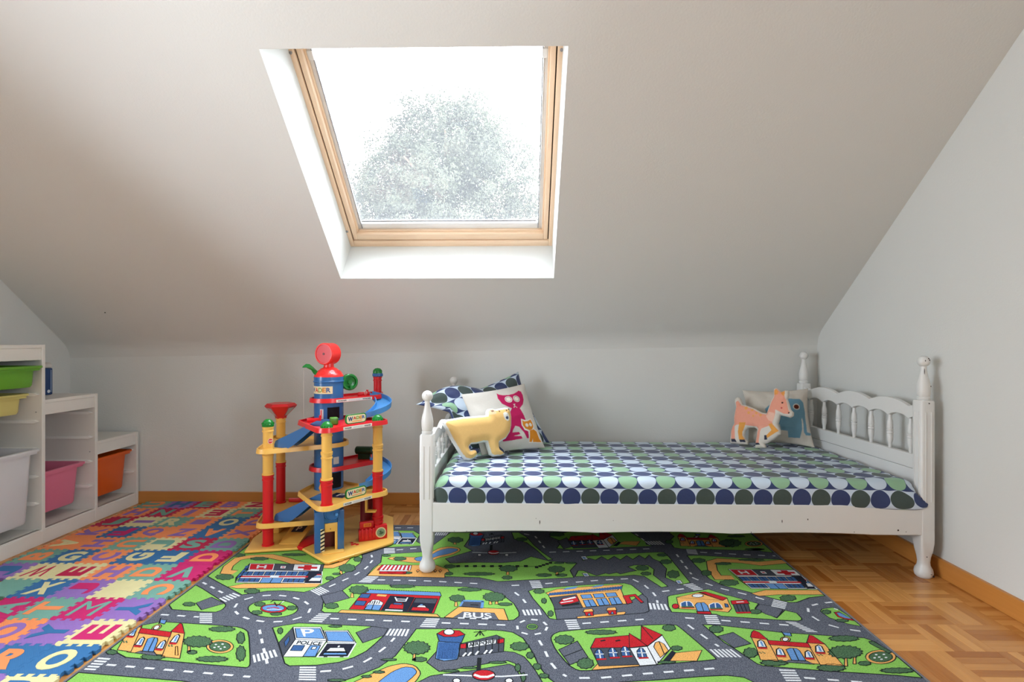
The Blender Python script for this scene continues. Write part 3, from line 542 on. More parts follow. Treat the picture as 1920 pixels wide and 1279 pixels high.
",-1,5,81|60_m4W0;-758,3407,-4,-80,14,-1,3,81|60_m4W0;-735,3407,-3,-81,14,-1,2,82|60_m4W0;-640,3540,92,-1,-2,-14,-93,2|60_m4W0;-645,3517,94,-2,-2,-14,-95,3|60_m4W0;-650,3495,96,-4,-1,-13,-98,4|60_m4W0;"
"-655,3472,98,-4,-1,-13,-100,4|60_m4W0;-660,3450,101,-5,-2,-13,-101,6|60_m4W0;53,4109,82,6,3,-15,-82,-6|60_m4W0;59,4083,81,6,3,-15,-81,-7|60_m4W0;64,4056,81,7,2,-15,-80,-7|60_m4W0;69,4030,80,7,3,-14,-8"
"0,-8|60_m4W0;74,4005,80,7,3,-15,-80,-7|60_m4W0;-2,3666,17,-74,15,1,-17,75|60_m4W0;24,3669,17,-75,15,1,-16,75|60_m4W0;51,3671,16,-75,15,1,-16,75|60_m4W0;78,3673,15,-75,15,1,-15,75|60_m4W0;104,3675,15,-"
"75,15,1,-14,75|60_m4W0;279,3538,81,7,2,-15,-80,-7|60_m4W0;284,3513,79,7,2,-15,-79,-7|60_m4W0;287,3487,79,8,2,-14,-78,-8|60_m4W0;291,3463,78,7,2,-14,-77,-8|60_m4W0;295,3438,78,8,1,-13,-77,-9|60_m4W0;89"
"1,3779,-10,-88,16,-1,9,87|60_m4W0;917,3776,-9,-87,16,-1,8,86|60_m4W0;943,3773,-8,-86,16,-1,7,85|60_m4W0;969,3770,-6,-85,15,-2,5,85|60_m4W0;994,3767,-4,-85,16,-1,3,84|60_m4W0;1219,4069,82,22,6,-13,-81,"
"-21|60_m4W0;1231,4048,80,21,6,-12,-79,-20|60_m4W0;1243,4028,78,20,6,-13,-78,-18|60_m4W0;1254,4008,77,18,6,-12,-76,-17|60_m4W0;1265,3988,76,17,5,-12,-74,-16|60_m4W0;1225,3618,84,1,-1,-15,-85,0|60_m4W0;"
"1222,3594,84,0,-1,-15,-85,1|60_m4W0;1219,3570,85,-1,-2,-15,-85,3|60_m4W0;1216,3547,85,-3,-2,-14,-85,4|60_m4W0;1213,3524,85,-4,-2,-14,-85,5|60_m4W0;1121,3218,23,-79,15,0,-24,79|60_m4W0;1145,3219,24,-80"
",15,0,-25,80|60_m4W0;1169,3219,25,-79,14,0,-26,80|60_m4W0;1192,3220,27,-80,14,0,-27,81|60_m4W0;1216,3221,28,-80,14,0,-28,81|60_m4W0;1240,3222,29,-81,14,0,-29,82|60_m4W0;1797,3849,76,-44,-8,-12,-76,43|"
"60_m4W0;1784,3827,75,-43,-8,-11,-75,41|60_m4W0;1770,3805,76,-41,-8,-12,-76,40|60_m4W0;1756,3783,76,-39,-7,-12,-77,39|60_m4W0;1743,3762,76,-38,-7,-12,-77,37|60_m4W0;1731,3546,67,-5,7,-11,-67,5|60_m4W0;"
"1743,3527,67,-5,7,-10,-67,4|60_m4W0;1755,3508,67,-4,7,-11,-67,4|60_m4W0;1767,3489,68,-4,6,-10,-67,4|60_m4W0;1779,3471,67,-4,7,-10,-68,3|60_m4W0;1790,3453,68,-4,7,-10,-68,3|60_m4W0;1802,3435,68,-4,7,-1"
"0,-69,3|60_m4W0;1444,3030,88,-4,-2,-13,-88,3|60_m4W0;1441,3006,88,-2,-2,-13,-87,2|60_m4W0;1439,2983,87,-1,-2,-13,-86,1|60_m4W0;1437,2960,86,0,-2,-13,-85,0|60_m4W0;1435,2938,85,1,-2,-13,-84,-1|60_m4W0;"
"1127,4943,26,-84,15,0,-26,85|60_m4W0;1152,4944,26,-84,15,0,-26,85|60_m4W0;1177,4946,27,-86,15,0,-27,87|60_m4W0;1203,4947,26,-87,15,1,-27,87|60_m4W0;1228,4949,27,-88,14,0,-27,89|60_m4W0;1253,4950,27,-8"
"9,15,1,-27,89|60_m4W0;1454,4764,86,-7,-2,-14,-86,9|60_m4W0;1451,4743,85,-10,-2,-14,-85,12|60_m4W0;1447,4722,86,-13,-2,-14,-86,14|60_m4W0;1444,4700,85,-15,-2,-13,-85,16|60_m4W0;1441,4679,85,-17,-2,-14,"
"-85,19|60_m4W0;-1230,4727,93,7,5,-17,-94,-8|60_m4W0;-1223,4697,94,7,5,-17,-94,-8|60_m4W0;-1215,4667,95,7,5,-17,-95,-8|60_m4W0;-1207,4637,95,7,5,-17,-96,-7|60_m4W0;-828,5130,-6,-76,12,0,6,76|60_m4W0;-8"
"07,5130,-7,-76,11,1,8,76|60_m4W0;-786,5131,-8,-76,11,0,9,76|60_m4W0;-765,5131,-10,-76,12,0,10,76|60_m4W0;-744,5132,-11,-77,12,1,11,76|60_m4W0;-723,5132,-12,-76,11,0,13,76|61_t6T0;-2263,4132,15,-18,-15"
",-11,-2,-18,-28,2,-19,-9,-27,14,-27,3,-15,20,-23,15,4,16,-7,20,23,4,11,16,30,-9,25,3,23,-18,26,-11|61_t7K26;-2263,4132,15,-18,-15,-11,-2,-18,-28,2,-19,-9,-27,14,-27,3,-15,20,-23,15,4,16,-7,20,23,4,11,"
"16,30,-9,25,3,23,-18,26,-11,6,-19|62_t6T0;-1942,3903,11,-16,-14,-10,-6,-15,-25,4,-21,-5,-22,15,-23,8,-6,17,-12,17,14,10,6,15,26,-3,21,4,22,-15,24,-8|62_t7K26;-1942,3903,11,-16,-14,-10,-6,-15,-25,4,-21"
",-5,-22,15,-23,8,-6,17,-12,17,14,10,6,15,26,-3,21,4,22,-15,24,-8,5,-18|63_t6T0;-1358,4488,8,-22,-10,-12,-7,-17,-18,8,-16,1,-13,22,-14,19,2,19,-1,23,16,2,13,9,17,-18,17,-11|63_t7K26;-1358,4488,8,-22,-1"
"0,-12,-7,-17,-18,8,-16,1,-13,22,-14,19,2,19,-1,23,16,2,13,9,17,-18,17,-11,6,-23|64_t6T0;-1468,4126,6,-16,-9,-9,-7,-12,-16,6,-15,1,-11,15,-12,13,2,14,0,16,14,1,12,7,16,-12,15,-8|64_t7K26;-1468,4126,6,-"
"16,-9,-9,-7,-12,-16,6,-15,1,-11,15,-12,13,2,14,0,16,14,1,12,7,16,-12,15,-8,5,-16|65_t6T0;-1441,4204,4,-10,-11,-5,-8,-8,-16,4,-15,0,-9,10,-11,8,5,8,2,10,15,1,13,4,14,-7,14,-5|65_t7K26;-1441,4204,4,-10,"
"-11,-5,-8,-8,-16,4,-15,0,-9,10,-11,8,5,8,2,10,15,1,13,4,14,-7,14,-5,3,-10|66_t6T0;-1847,3385,13,-8,-16,-6,1,-9,-23,-1,-11,-9,-25,4,-20,-5,-20,8,-24,0,-10,10,-22,5,4,8,-14,9,16,6,-2,9,24,1,11,9,25,-4,2"
"1,5,20,-8,24,0,10,-10,22,-5|66_t7K26;-1847,3385,13,-8,-16,-6,1,-9,-23,-1,-11,-9,-25,4,-20,-5,-20,8,-24,0,-10,10,-22,5,4,8,-14,9,16,6,-2,9,24,1,11,9,25,-4,21,5,20,-8,24,0,10,-10,22,-5,-4,-9|67_t6T0;-17"
"27,3287,16,-28,-1,-15,5,-23,-16,8,-9,-3,-20,26,-18,19,-11,27,-15,30,5,10,-1,21,18,-15,13,-4,19,-29|67_t7K26;-1727,3287,16,-28,-1,-15,5,-23,-16,8,-9,-3,-20,26,-18,19,-11,27,-15,30,5,10,-1,21,18,-15,13,"
"-4,19,-29,15,-24|68_t6T0;-1638,3123,17,-28,0,-15,9,-27,-12,4,-2,-13,-19,20,-13,6,-17,29,-18,23,-7,24,-15,30,6,7,-4,23,17,-14,9,4,19,-28,17,-16|68_t7K26;-1638,3123,17,-28,0,-15,9,-27,-12,4,-2,-13,-19,2"
"0,-13,6,-17,29,-18,23,-7,24,-15,30,6,7,-4,23,17,-14,9,4,19,-28,17,-16,13,-29|69_t6T0;-1717,3066,13,-6,-15,-5,4,-8,-23,-1,-6,-8,-24,3,-15,-6,-22,5,-21,-3,-15,7,-23,0,-5,8,-21,4,6,7,-14,6,15,5,-4,8,22,1"
",6,8,25,-2,15,6,23,-6,21,4,15,-8,23,0,5,-8,21,-4|69_t7K26;-1717,3066,13,-6,-15,-5,4,-8,-23,-1,-6,-8,-24,3,-15,-6,-22,5,-21,-3,-15,7,-23,0,-5,8,-21,4,6,7,-14,6,15,5,-4,8,22,1,6,8,25,-2,15,6,23,-6,21,4,"
"15,-8,23,0,5,-8,21,-4,-6,-7|70_t6T0;-2404,3121,9,-11,-8,-6,-6,-8,-18,4,-16,0,-15,11,-14,9,0,21,12,1,12,4,19,-8,17,-6|70_t7K26;-2404,3121,9,-11,-8,-6,-6,-8,-18,4,-16,0,-15,11,-14,9,0,21,12,1,12,4,19,-8"
",17,-6,8,-11|71_t6T0;-2096,3080,12,-9,-13,-5,1,-10,-21,0,-11,-7,-22,4,-19,-3,-18,9,-21,2,-6,9,-17,7,6,7,-7,10,18,3,5,9,23,-2,16,5,21,-7,21,1,13,-10,19,-5|71_t7K26;-2096,3080,12,-9,-13,-5,1,-10,-21,0,-"
"11,-7,-22,4,-19,-3,-18,9,-21,2,-6,9,-17,7,6,7,-7,10,18,3,5,9,23,-2,16,5,21,-7,21,1,13,-10,19,-5,0,-8|72_t6T0;-1932,3130,7,-10,-8,-5,-5,-7,-15,3,-14,1,-11,9,-12,8,2,9,-1,9,12,1,11,4,15,-7,14,-5|72_t7K2"
"6;-1932,3130,7,-10,-8,-5,-5,-7,-15,3,-14,1,-11,9,-12,8,2,9,-1,9,12,1,11,4,15,-7,14,-5,5,-10|73_t6T0;-2297,3701,9,-14,-12,-7,-8,-11,-22,5,-21,1,-16,13,-17,11,2,12,-1,14,20,1,16,6,21,-11,21,-6|73_t7K26;"
"-2297,3701,9,-14,-12,-7,-8,-11,-22,5,-21,1,-16,13,-17,11,2,12,-1,14,20,1,16,6,21,-11,21,-6,8,-14|74_t6T0;-1169,3433,3,-7,-15,-4,-13,-5,-20,2,-20,0,-10,7,-12,5,8,6,5,6,20,1,18,3,17,-5,18,-3|74_t7K26;-1"
"169,3433,3,-7,-15,-4,-13,-5,-20,2,-20,0,-10,7,-12,5,8,6,5,6,20,1,18,3,17,-5,18,-3,1,-6|75_t6T0;-1527,3372,8,-17,-2,-9,0,-12,-10,6,-8,1,-10,16,-11,15,-3,14,-5,17,7,1,5,7,11,-13,11,-8|75_t7K26;-1527,337"
"2,8,-17,-2,-9,0,-12,-10,6,-8,1,-10,16,-11,15,-3,14,-5,17,7,1,5,7,11,-13,11,-8,7,-18|76_t6T0;-1283,3697,8,-18,-14,-9,-9,-15,-23,5,-21,-2,-16,16,-19,12,0,17,-4,18,17,7,13,12,24,-9,22,-1,13,-18|76_t7K26;"
"-1283,3697,8,-18,-14,-9,-9,-15,-23,5,-21,-2,-16,16,-19,12,0,17,-4,18,17,7,13,12,24,-9,22,-1,13,-18,9,-15|77_t6T0;-814,4001,10,-9,-22,-5,-7,-10,-30,0,-23,-7,-27,5,-29,-3,-16,9,-27,4,2,9,-15,8,19,7,3,10"
",29,1,19,8,29,-3,29,3,20,-8,28,-2,3,-10|77_t7K26;-814,4001,10,-9,-22,-5,-7,-10,-30,0,-23,-7,-27,5,-29,-3,-16,9,-27,4,2,9,-15,8,19,7,3,10,29,1,19,8,29,-3,29,3,20,-8,28,-2,3,-10,5,-7|78_t6T0;-309,3960,8"
",-9,-22,-7,-10,-10,-29,0,-24,-7,-26,6,-28,-1,-12,10,-23,5,6,10,-9,10,22,6,10,10,29,0,24,8,26,-7,29,1,12,-10,23,-5|78_t7K26;-309,3960,8,-9,-22,-7,-10,-10,-29,0,-24,-7,-26,6,-28,-1,-12,10,-23,5,6,10,-9,"
"10,22,6,10,10,29,0,24,8,26,-7,29,1,12,-10,23,-5,-6,-10|79_t6T0;-72,3743,2,-10,-19,-6,-17,-8,-22,3,-22,1,-9,10,-12,8,11,9,8,11,23,1,22,4,17,-7,19,-5|79_t7K26;-72,3743,2,-10,-19,-6,-17,-8,-22,3,-22,1,-9"
",10,-12,8,11,9,8,11,23,1,22,4,17,-7,19,-5,-1,-11|80_t6T0;-555,3084,3,-10,-14,-6,-13,-8,-19,4,-19,0,-9,10,-11,9,8,9,5,11,18,1,18,4,16,-8,16,-5|80_t7K26;-555,3084,3,-10,-14,-6,-13,-8,-19,4,-19,0,-9,10,-"
"11,9,8,9,5,11,18,1,18,4,16,-8,16,-5,1,-11|81_t6T0;37,3228,4,-14,-14,-9,-7,-15,-19,0,-16,-10,-16,9,-19,-1,-7,15,-15,9,5,14,-5,15,14,9,7,16,19,0,17,10,16,-10,19,1,7,-15,15,-9|81_t7K26;37,3228,4,-14,-14,"
"-9,-7,-15,-19,0,-16,-10,-16,9,-19,-1,-7,15,-15,9,5,14,-5,15,14,9,7,16,19,0,17,10,16,-10,19,1,7,-15,15,-9,-5,-15|82_t6T0;69,3137,0,-16,-9,-8,-8,-12,-10,6,-10,1,-4,15,-5,13,6,13,4,16,10,2,11,6,7,-12,9,-"
"8|82_t7K26;69,3137,0,-16,-9,-8,-8,-12,-10,6,-10,1,-4,15,-5,13,6,13,4,16,10,2,11,6,7,-12,9,-8,-1,-16|83_t6T0;107,3030,0,-14,-9,-7,-9,-10,-10,4,-10,1,-4,13,-5,12,5,11,5,14,11,1,10,5,8,-10,9,-7|83_t7K26;"
"107,3030,0,-14,-9,-7,-9,-10,-10,4,-10,1,-4,13,-5,12,5,11,5,14,11,1,10,5,8,-10,9,-7,-1,-13|84_t6T0;-259,3011,2,-5,-17,-3,-14,-4,-20,2,-20,0,-8,4,-10,4,9,5,7,5,20,1,20,2,15,-4,17,-2|84_t7K26;-259,3011,2"
",-5,-17,-3,-14,-4,-20,2,-20,0,-8,4,-10,4,9,5,7,5,20,1,20,2,15,-4,17,-2,-1,-5|85_t6T0;-92,3064,3,-4,-18,-3,-15,-5,-22,1,-23,0,-11,4,-16,3,7,5,2,5,21,2,18,4,21,-2,22,-1,7,-4|85_t7K26;-92,3064,3,-4,-18,-"
"3,-15,-5,-22,1,-23,0,-11,4,-16,3,7,5,2,5,21,2,18,4,21,-2,22,-1,7,-4,4,-5|86_t6T0;-10,3016,1,-17,-6,-9,-6,-12,-7,6,-7,1,-3,16,-4,14,4,15,2,16,8,2,7,6,5,-13,7,-8|86_t7K26;-10,3016,1,-17,-6,-9,-6,-12,-7,"
"6,-7,1,-3,16,-4,14,4,15,2,16,8,2,7,6,5,-13,7,-8,-1,-17|87_t6T0;20,2932,0,-18,-5,-9,-5,-13,-6,6,-7,1,-2,18,-3,15,3,15,2,18,7,2,6,7,5,-14,5,-9|87_t7K26;20,2932,0,-18,-5,-9,-5,-13,-6,6,-7,1,-2,18,-3,15,3"
",15,2,18,7,2,6,7,5,-14,5,-9,0,-19|88_t6T0;147,2946,0,-10,-11,-5,-10,-7,-12,3,-13,0,-5,10,-6,8,7,8,5,10,13,1,13,3,9,-7,11,-4|88_t7K26;147,2946,0,-10,-11,-5,-10,-7,-12,3,-13,0,-5,10,-6,8,7,8,5,10,13,1,1"
"3,3,9,-7,11,-4,-1,-10|89_t6T0;-355,2981,3,-5,-17,-3,-14,-4,-22,1,-22,-1,-12,4,-15,3,6,5,2,5,20,2,17,3,21,-2,21,0,8,-4|89_t7K26;-355,2981,3,-5,-17,-3,-14,-4,-22,1,-22,-1,-12,4,-15,3,6,5,2,5,20,2,17,3,2"
"1,-2,21,0,8,-4,4,-4|90_t6T0;-731,3079,3,-6,-16,-3,-15,-4,-20,2,-20,0,-9,5,-12,4,9,5,7,5,20,1,19,2,17,-3,18,-3|90_t7K26;-731,3079,3,-6,-16,-3,-15,-4,-20,2,-20,0,-9,5,-12,4,9,5,7,5,20,1,19,2,17,-3,18,-3"
",-1,-5|91_t6T0;-769,2962,3,-6,-12,-3,-10,-4,-15,2,-14,0,-8,5,-8,4,6,5,4,6,15,0,14,3,12,-4,13,-3|91_t7K26;-769,2962,3,-6,-12,-3,-10,-4,-15,2,-14,0,-8,5,-8,4,6,5,4,6,15,0,14,3,12,-4,13,-3,0,-5|92_t6T0;-"
"831,2922,3,-6,-10,-3,-9,-4,-13,2,-13,0,-6,5,-8,5,5,4,3,6,13,0,12,2,11,-3,12,-3|92_t7K26;-831,2922,3,-6,-10,-3,-9,-4,-13,2,-13,0,-6,5,-8,5,5,4,3,6,13,0,12,2,11,-3,12,-3,0,-5|93_t6T0;-965,2887,4,-5,-15,"
"-3,-11,-4,-20,1,-19,-2,-14,4,-17,2,1,5,-4,5,15,2,11,5,20,-1,20,2,13,-4,17,-3|93_t7K26;-965,2887,4,-5,-15,-3,-11,-4,-20,1,-19,-2,-14,4,-17,2,1,5,-4,5,15,2,11,5,20,-1,20,2,13,-4,17,-3,-1,-4|94_t6T0;161,"
"3939,1,-17,-16,-9,-14,-13,-17,6,-18,1,-7,17,-8,14,9,15,7,17,19,2,18,7,13,-13,15,-9|94_t7K26;161,3939,1,-17,-16,-9,-14,-13,-17,6,-18,1,-7,17,-8,14,9,15,7,17,19,2,18,7,13,-13,15,-9,-2,-18|95_t6T0;172,37"
"96,0,-18,-8,-9,-6,-13,-8,6,-8,1,-3,18,-3,14,4,16,4,17,9,2,8,7,6,-14,6,-9|95_t7K26;172,3796,0,-18,-8,-9,-6,-13,-8,6,-8,1,-3,18,-3,14,4,16,4,17,9,2,8,7,6,-14,6,-9,-1,-18|96_t6T0;210,3620,0,-18,-8,-9,-7,"
"-13,-8,6,-9,1,-2,17,-4,15,5,15,4,18,9,2,9,7,6,-14,7,-9|96_t7K26;210,3620,0,-18,-8,-9,-7,-13,-8,6,-9,1,-2,17,-4,15,5,15,4,18,9,2,9,7,6,-14,7,-9,-2,-18|97_t6T0;1250,4630,-3,-16,-19,-8,-18,-12,-18,5,-20,"
"1,-4,15,-6,13,13,14,12,15,21,2,21,6,12,-11,15,-8|97_t7K26;1250,4630,-3,-16,-19,-8,-18,-12,-18,5,-20,1,-4,15,-6,13,13,14,12,15,21,2,21,6,12,-11,15,-8,-6,-16|98_t6T0;1248,4487,-5,-23,-21,-11,-21,-17,-19"
",8,-22,1,-3,21,-6,19,16,19,14,22,23,2,24,9,12,-16,16,-12|98_t7K26;1248,4487,-5,-23,-21,-11,-21,-17,-19,8,-22,1,-3,21,-6,19,16,19,14,22,23,2,24,9,12,-16,16,-12,-8,-22|99_t6T0;1243,4248,-7,-31,-22,-17,-"
"21,-25,-18,9,-22,-3,-2,28,-9,21,15,30,11,33,23,11,23,22,16,-16,20,-4,-3,-31|99_t7K26;1243,4248,-7,-31,-22,-17,-21,-25,-18,9,-22,-3,-2,28,-9,21,15,30,11,33,23,11,23,22,16,-16,20,-4,-3,-31,-4,-27|100_t6"
"T0;1026,4360,-4,-23,-23,-13,-22,-17,-21,8,-23,1,-4,23,-8,19,16,20,15,24,24,2,26,9,14,-17,17,-12|100_t7K26;1026,4360,-4,-23,-23,-13,-22,-17,-21,8,-23,1,-4,23,-8,19,16,20,15,24,24,2,26,9,14,-17,17,-12,-"
"7,-24|101_t6T0;1021,4255,-2,-15,-18,-9,-16,-11,-17,5,-18,1,-4,15,-6,13,12,13,10,16,19,1,20,7,11,-12,14,-8|101_t7K26;1021,4255,-2,-15,-18,-9,-16,-11,-17,5,-18,1,-4,15,-6,13,12,13,10,16,19,1,20,7,11,-12"
",14,-8,-5,-16|102_t6T0;1631,3672,-6,-15,-18,-8,-18,-11,-15,5,-18,1,-1,14,-3,12,14,13,13,15,19,1,20,7,9,-12,11,-7|102_t7K26;1631,3672,-6,-15,-18,-8,-18,-11,-15,5,-18,1,-1,14,-3,12,14,13,13,15,19,1,20,7"
",9,-12,11,-7,-7,-15|103_t6T0;316,3305,4,-15,-15,-10,-6,-16,-19,-1,-15,-12,-16,8,-18,-5,-9,15,-17,5,2,16,-10,13,11,13,1,17,18,5,11,16,18,-4,18,10,13,-13,19,0,4,-17,13,-9|103_t7K26;316,3305,4,-15,-15,-1"
"0,-6,-16,-19,-1,-15,-12,-16,8,-18,-5,-9,15,-17,5,2,16,-10,13,11,13,1,17,18,5,11,16,18,-4,18,10,13,-13,19,0,4,-17,13,-9,-7,-16|104_t6T0;408,3064,2,-15,-13,-10,-8,-16,-15,0,-14,-12,-12,9,-16,-3,-5,16,-1"
"2,7,3,16,-5,15,12,12,5,17,15,3,13,14,14,-8,16,6,7,-15,14,-5,-2,-17|104_t7K26;408,3064,2,-15,-13,-10,-8,-16,-15,0,-14,-12,-12,9,-16,-3,-5,16,-12,7,3,16,-5,15,12,12,5,17,15,3,13,14,14,-8,16,6,7,-15,14,-"
"5,-2,-17,1,-14|105_t6T0;592,3395,9,-7,-21,-4,-3,-8,-25,-1,-14,-8,-25,2,-23,-5,-19,5,-26,-2,-9,7,-25,1,3,8,-17,5,14,6,-7,8,22,4,6,8,26,0,17,8,24,-4,24,5,17,-6,27,2,6,-8,23,-2,-6,-8|105_t7K26;592,3395,9"
",-7,-21,-4,-3,-8,-25,-1,-14,-8,-25,2,-23,-5,-19,5,-26,-2,-9,7,-25,1,3,8,-17,5,14,6,-7,8,22,4,6,8,26,0,17,8,24,-4,24,5,17,-6,27,2,6,-8,23,-2,-6,-8,2,-6|106_t6T0;986,3454,-3,-17,-17,-8,-17,-14,-17,4,-19"
",-1,-5,15,-9,11,10,16,6,17,19,6,18,11,15,-8,18,-1,1,-17|106_t7K26;986,3454,-3,-17,-17,-8,-17,-14,-17,4,-19,-1,-5,15,-9,11,10,16,6,17,19,6,18,11,15,-8,18,-1,1,-17,0,-14|107_t6T0;961,3226,-3,-11,-15,-6,"
"-14,-9,-14,4,-16,0,-3,11,-5,10,11,10,9,11,16,2,17,4,10,-8,11,-6|107_t7K26;961,3226,-3,-11,-15,-6,-14,-9,-14,4,-16,0,-3,11,-5,10,11,10,9,11,16,2,17,4,10,-8,11,-6,-4,-12|108_t6T0;879,3085,1,-5,-18,-3,-1"
"4,-5,-21,1,-21,-2,-12,5,-16,2,4,5,-1,6,18,3,14,5,21,-1,21,1,12,-4,16,-2|108_t7K26;879,3085,1,-5,-18,-3,-14,-5,-21,1,-21,-2,-12,5,-16,2,4,5,-1,6,18,3,14,5,21,-1,21,1,12,-4,16,-2,-4,-6|109_t6T0;1286,344"
"5,-4,-18,-18,-10,-17,-16,-17,4,-20,-5,-6,16,-11,9,9,18,4,18,18,11,17,16,18,-4,20,5,5,-16,12,-10|109_t7K26;1286,3445,-4,-18,-18,-10,-17,-16,-17,4,-20,-5,-6,16,-11,9,9,18,4,18,18,11,17,16,18,-4,20,5,5,-"
"16,12,-10,-10,-18|110_t6T0;1392,3187,-5,-19,-17,-10,-15,-18,-15,2,-18,-9,-5,14,-13,4,6,19,-2,15,15,16,10,21,17,4,18,15,11,-9,17,3,0,-18,7,-11|110_t7K26;1392,3187,-5,-19,-17,-10,-15,-18,-15,2,-18,-9,-5"
",14,-13,4,6,19,-2,15,15,16,10,21,17,4,18,15,11,-9,17,3,0,-18,7,-11,-11,-19|111_t6T0;1519,3092,4,-8,-19,-5,-7,-8,-22,-1,-16,-8,-19,3,-22,-4,-12,6,-22,-1,-2,8,-17,4,9,8,-8,6,18,6,4,9,22,2,14,8,21,-2,21,"
"6,14,-6,23,2,5,-9,18,-2,-6,-8|111_t7K26;1519,3092,4,-8,-19,-5,-7,-8,-22,-1,-16,-8,-19,3,-22,-4,-12,6,-22,-1,-2,8,-17,4,9,8,-8,6,18,6,4,9,22,2,14,8,21,-2,21,6,14,-6,23,2,5,-9,18,-2,-6,-8,-1,-6|112_t6T0"
";1823,3051,4,-9,-20,-5,-7,-10,-21,-2,-16,-9,-19,3,-21,-7,-12,7,-23,-2,-3,9,-18,2,6,9,-11,6,15,8,-1,9,20,5,10,10,21,0,18,10,17,-5,23,6,10,-8,23,2,0,-10,17,-3,-9,-9|112_t7K26;1823,3051,4,-9,-20,-5,-7,-1"
"0,-21,-2,-16,-9,-19,3,-21,-7,-12,7,-23,-2,-3,9,-18,2,6,9,-11,6,15,8,-1,9,20,5,10,10,21,0,18,10,17,-5,23,6,10,-8,23,2,0,-10,17,-3,-9,-9,-3,-7|113_t6T0;2084,3353,5,-8,-22,-6,-7,-9,-25,-2,-17,-8,-22,3,-2"
"4,-7,-14,7,-26,-3,-4,9,-22,1,7,9,-14,6,17,8,-3,8,23,5,10,9,25,1,20,8,20,-4,26,6,12,-7,26,2,1,-10,20,-3,-10,-9|113_t7K26;2084,3353,5,-8,-22,-6,-7,-9,-25,-2,-17,-8,-22,3,-24,-7,-14,7,-26,-3,-4,9,-22,1,7"
",9,-14,6,17,8,-3,8,23,5,10,9,25,1,20,8,20,-4,26,6,12,-7,26,2,1,-10,20,-3,-10,-9,-2,-6|114_t6T0;1996,3095,-5,-10,-17,-5,-17,-7,-14,3,-16,1,-1,9,-3,7,13,8,12,10,18,1,18,4,8,-7,11,-5|114_t7K26;1996,3095,"
"-5,-10,-17,-5,-17,-7,-14,3,-16,1,-1,9,-3,7,13,8,12,10,18,1,18,4,8,-7,11,-5,-7,-9|115_t6T0;2196,3034,-4,-2,4,-3,0,-2,-18,-3,-3,-7,-23,-1,-13,-7,-22,2,-20,-6,-16,4,-24,-3,-9,5,-23,-1,1,7,-20,2,10,6,-11,"
"4,18,5,-2,6,22,2,8,7,23,0,17,6,20,-3,23,5,12,-5,25,3,4,-7,21,0,0,-1,-5,-6,5,-1|115_t7K26;2196,3034,-4,-2,4,-3,0,-2,-18,-3,-3,-7,-23,-1,-13,-7,-22,2,-20,-6,-16,4,-24,-3,-9,5,-23,-1,1,7,-20,2,10,6,-11,4"
",18,5,-2,6,22,2,8,7,23,0,17,6,20,-3,23,5,12,-5,25,3,4,-7,21,0,0,-1,-5,-6,5,-1,0,-6|116_t6T0;1651,4108,-1,-17,-24,-10,-18,-18,-25,1,-27,-10,-16,12,-25,1,0,17,-13,12,16,17,5,18,26,7,21,17,24,-4,28,8,13,"
"-14,23,-4,-5,-19|116_t7K26;1651,4108,-1,-17,-24,-10,-18,-18,-25,1,-27,-10,-16,12,-25,1,0,17,-13,12,16,17,5,18,26,7,21,17,24,-4,28,8,13,-14,23,-4,-5,-19,-2,-14|117_t6T0;1966,3871,-5,-17,-22,-10,-21,-15"
",-21,2,-25,-6,-9,13,-17,6,8,17,-1,16,21,13,18,17,23,0,26,10,12,-11,21,-3,-4,-18|117_t7K26;1966,3871,-5,-17,-22,-10,-21,-15,-21,2,-25,-6,-9,13,-17,6,8,17,-1,16,21,13,18,17,23,0,26,10,12,-11,21,-3,-4,-1"
"8,-4,-14|118_t6T0;1731,4458,-1,-11,-27,-6,-24,-10,-28,3,-30,-2,-12,10,-17,8,13,11,8,12,29,4,27,9,26,-6,29,-1,5,-11|118_t7K26;1731,4458,-1,-11,-27,-6,-24,-10,-28,3,-30,-2,-12,10,-17,8,13,11,8,12,29,4,2"
"7,9,26,-6,29,-1,5,-11,2,-10|119_t6T0;2038,4540,6,-7,-28,-4,-15,-8,-35,-1,-30,-5,-30,3,-35,-1,-14,6,-28,3,7,7,-12,6,25,6,10,7,35,2,27,7,32,-3,36,3,18,-6,32,-2,-3,-7|119_t7K26;2038,4540,6,-7,-28,-4,-15,"
"-8,-35,-1,-30,-5,-30,3,-35,-1,-14,6,-28,3,7,7,-12,6,25,6,10,7,35,2,27,7,32,-3,36,3,18,-6,32,-2,-3,-7,2,-6|120_t6T0;1538,4518,-6,-23,-27,-12,-25,-17,-24,8,-26,1,-4,22,-7,18,19,20,18,22,28,2,30,10,14,-1"
"7,19,-11|120_t7K26;1538,4518,-6,-23,-27,-12,-25,-17,-24,8,-26,1,-4,22,-7,18,19,20,18,22,28,2,30,10,14,-17,19,-11,-9,-23|121_t6T0;1505,4276,-7,-25,-20,-13,-20,-18,-15,9,-18,1,1,24,-2,20,16,21,15,25,20,"
"2,22,10,7,-19,11,-12|121_t7K26;1505,4276,-7,-25,-20,-13,-20,-18,-15,9,-18,1,1,24,-2,20,16,21,15,25,20,2,22,10,7,-19,11,-12,-10,-25|122_t6T0;-227,4227,13,-8,-26,-5,-2,-9,-33,-2,-18,-8,-32,3,-29,-6,-25,"
"6,-34,-2,-12,9,-30,2,4,9,-21,6,19,7,-6,9,31,4,10,9,34,-1,24,8,30,-5,33,4,19,-8,33,0,4,-9,26,-5|122_t7K26;-227,4227,13,-8,-26,-5,-2,-9,-33,-2,-18,-8,-32,3,-29,-6,-25,6,-34,-2,-12,9,-30,2,4,9,-21,6,19,7"
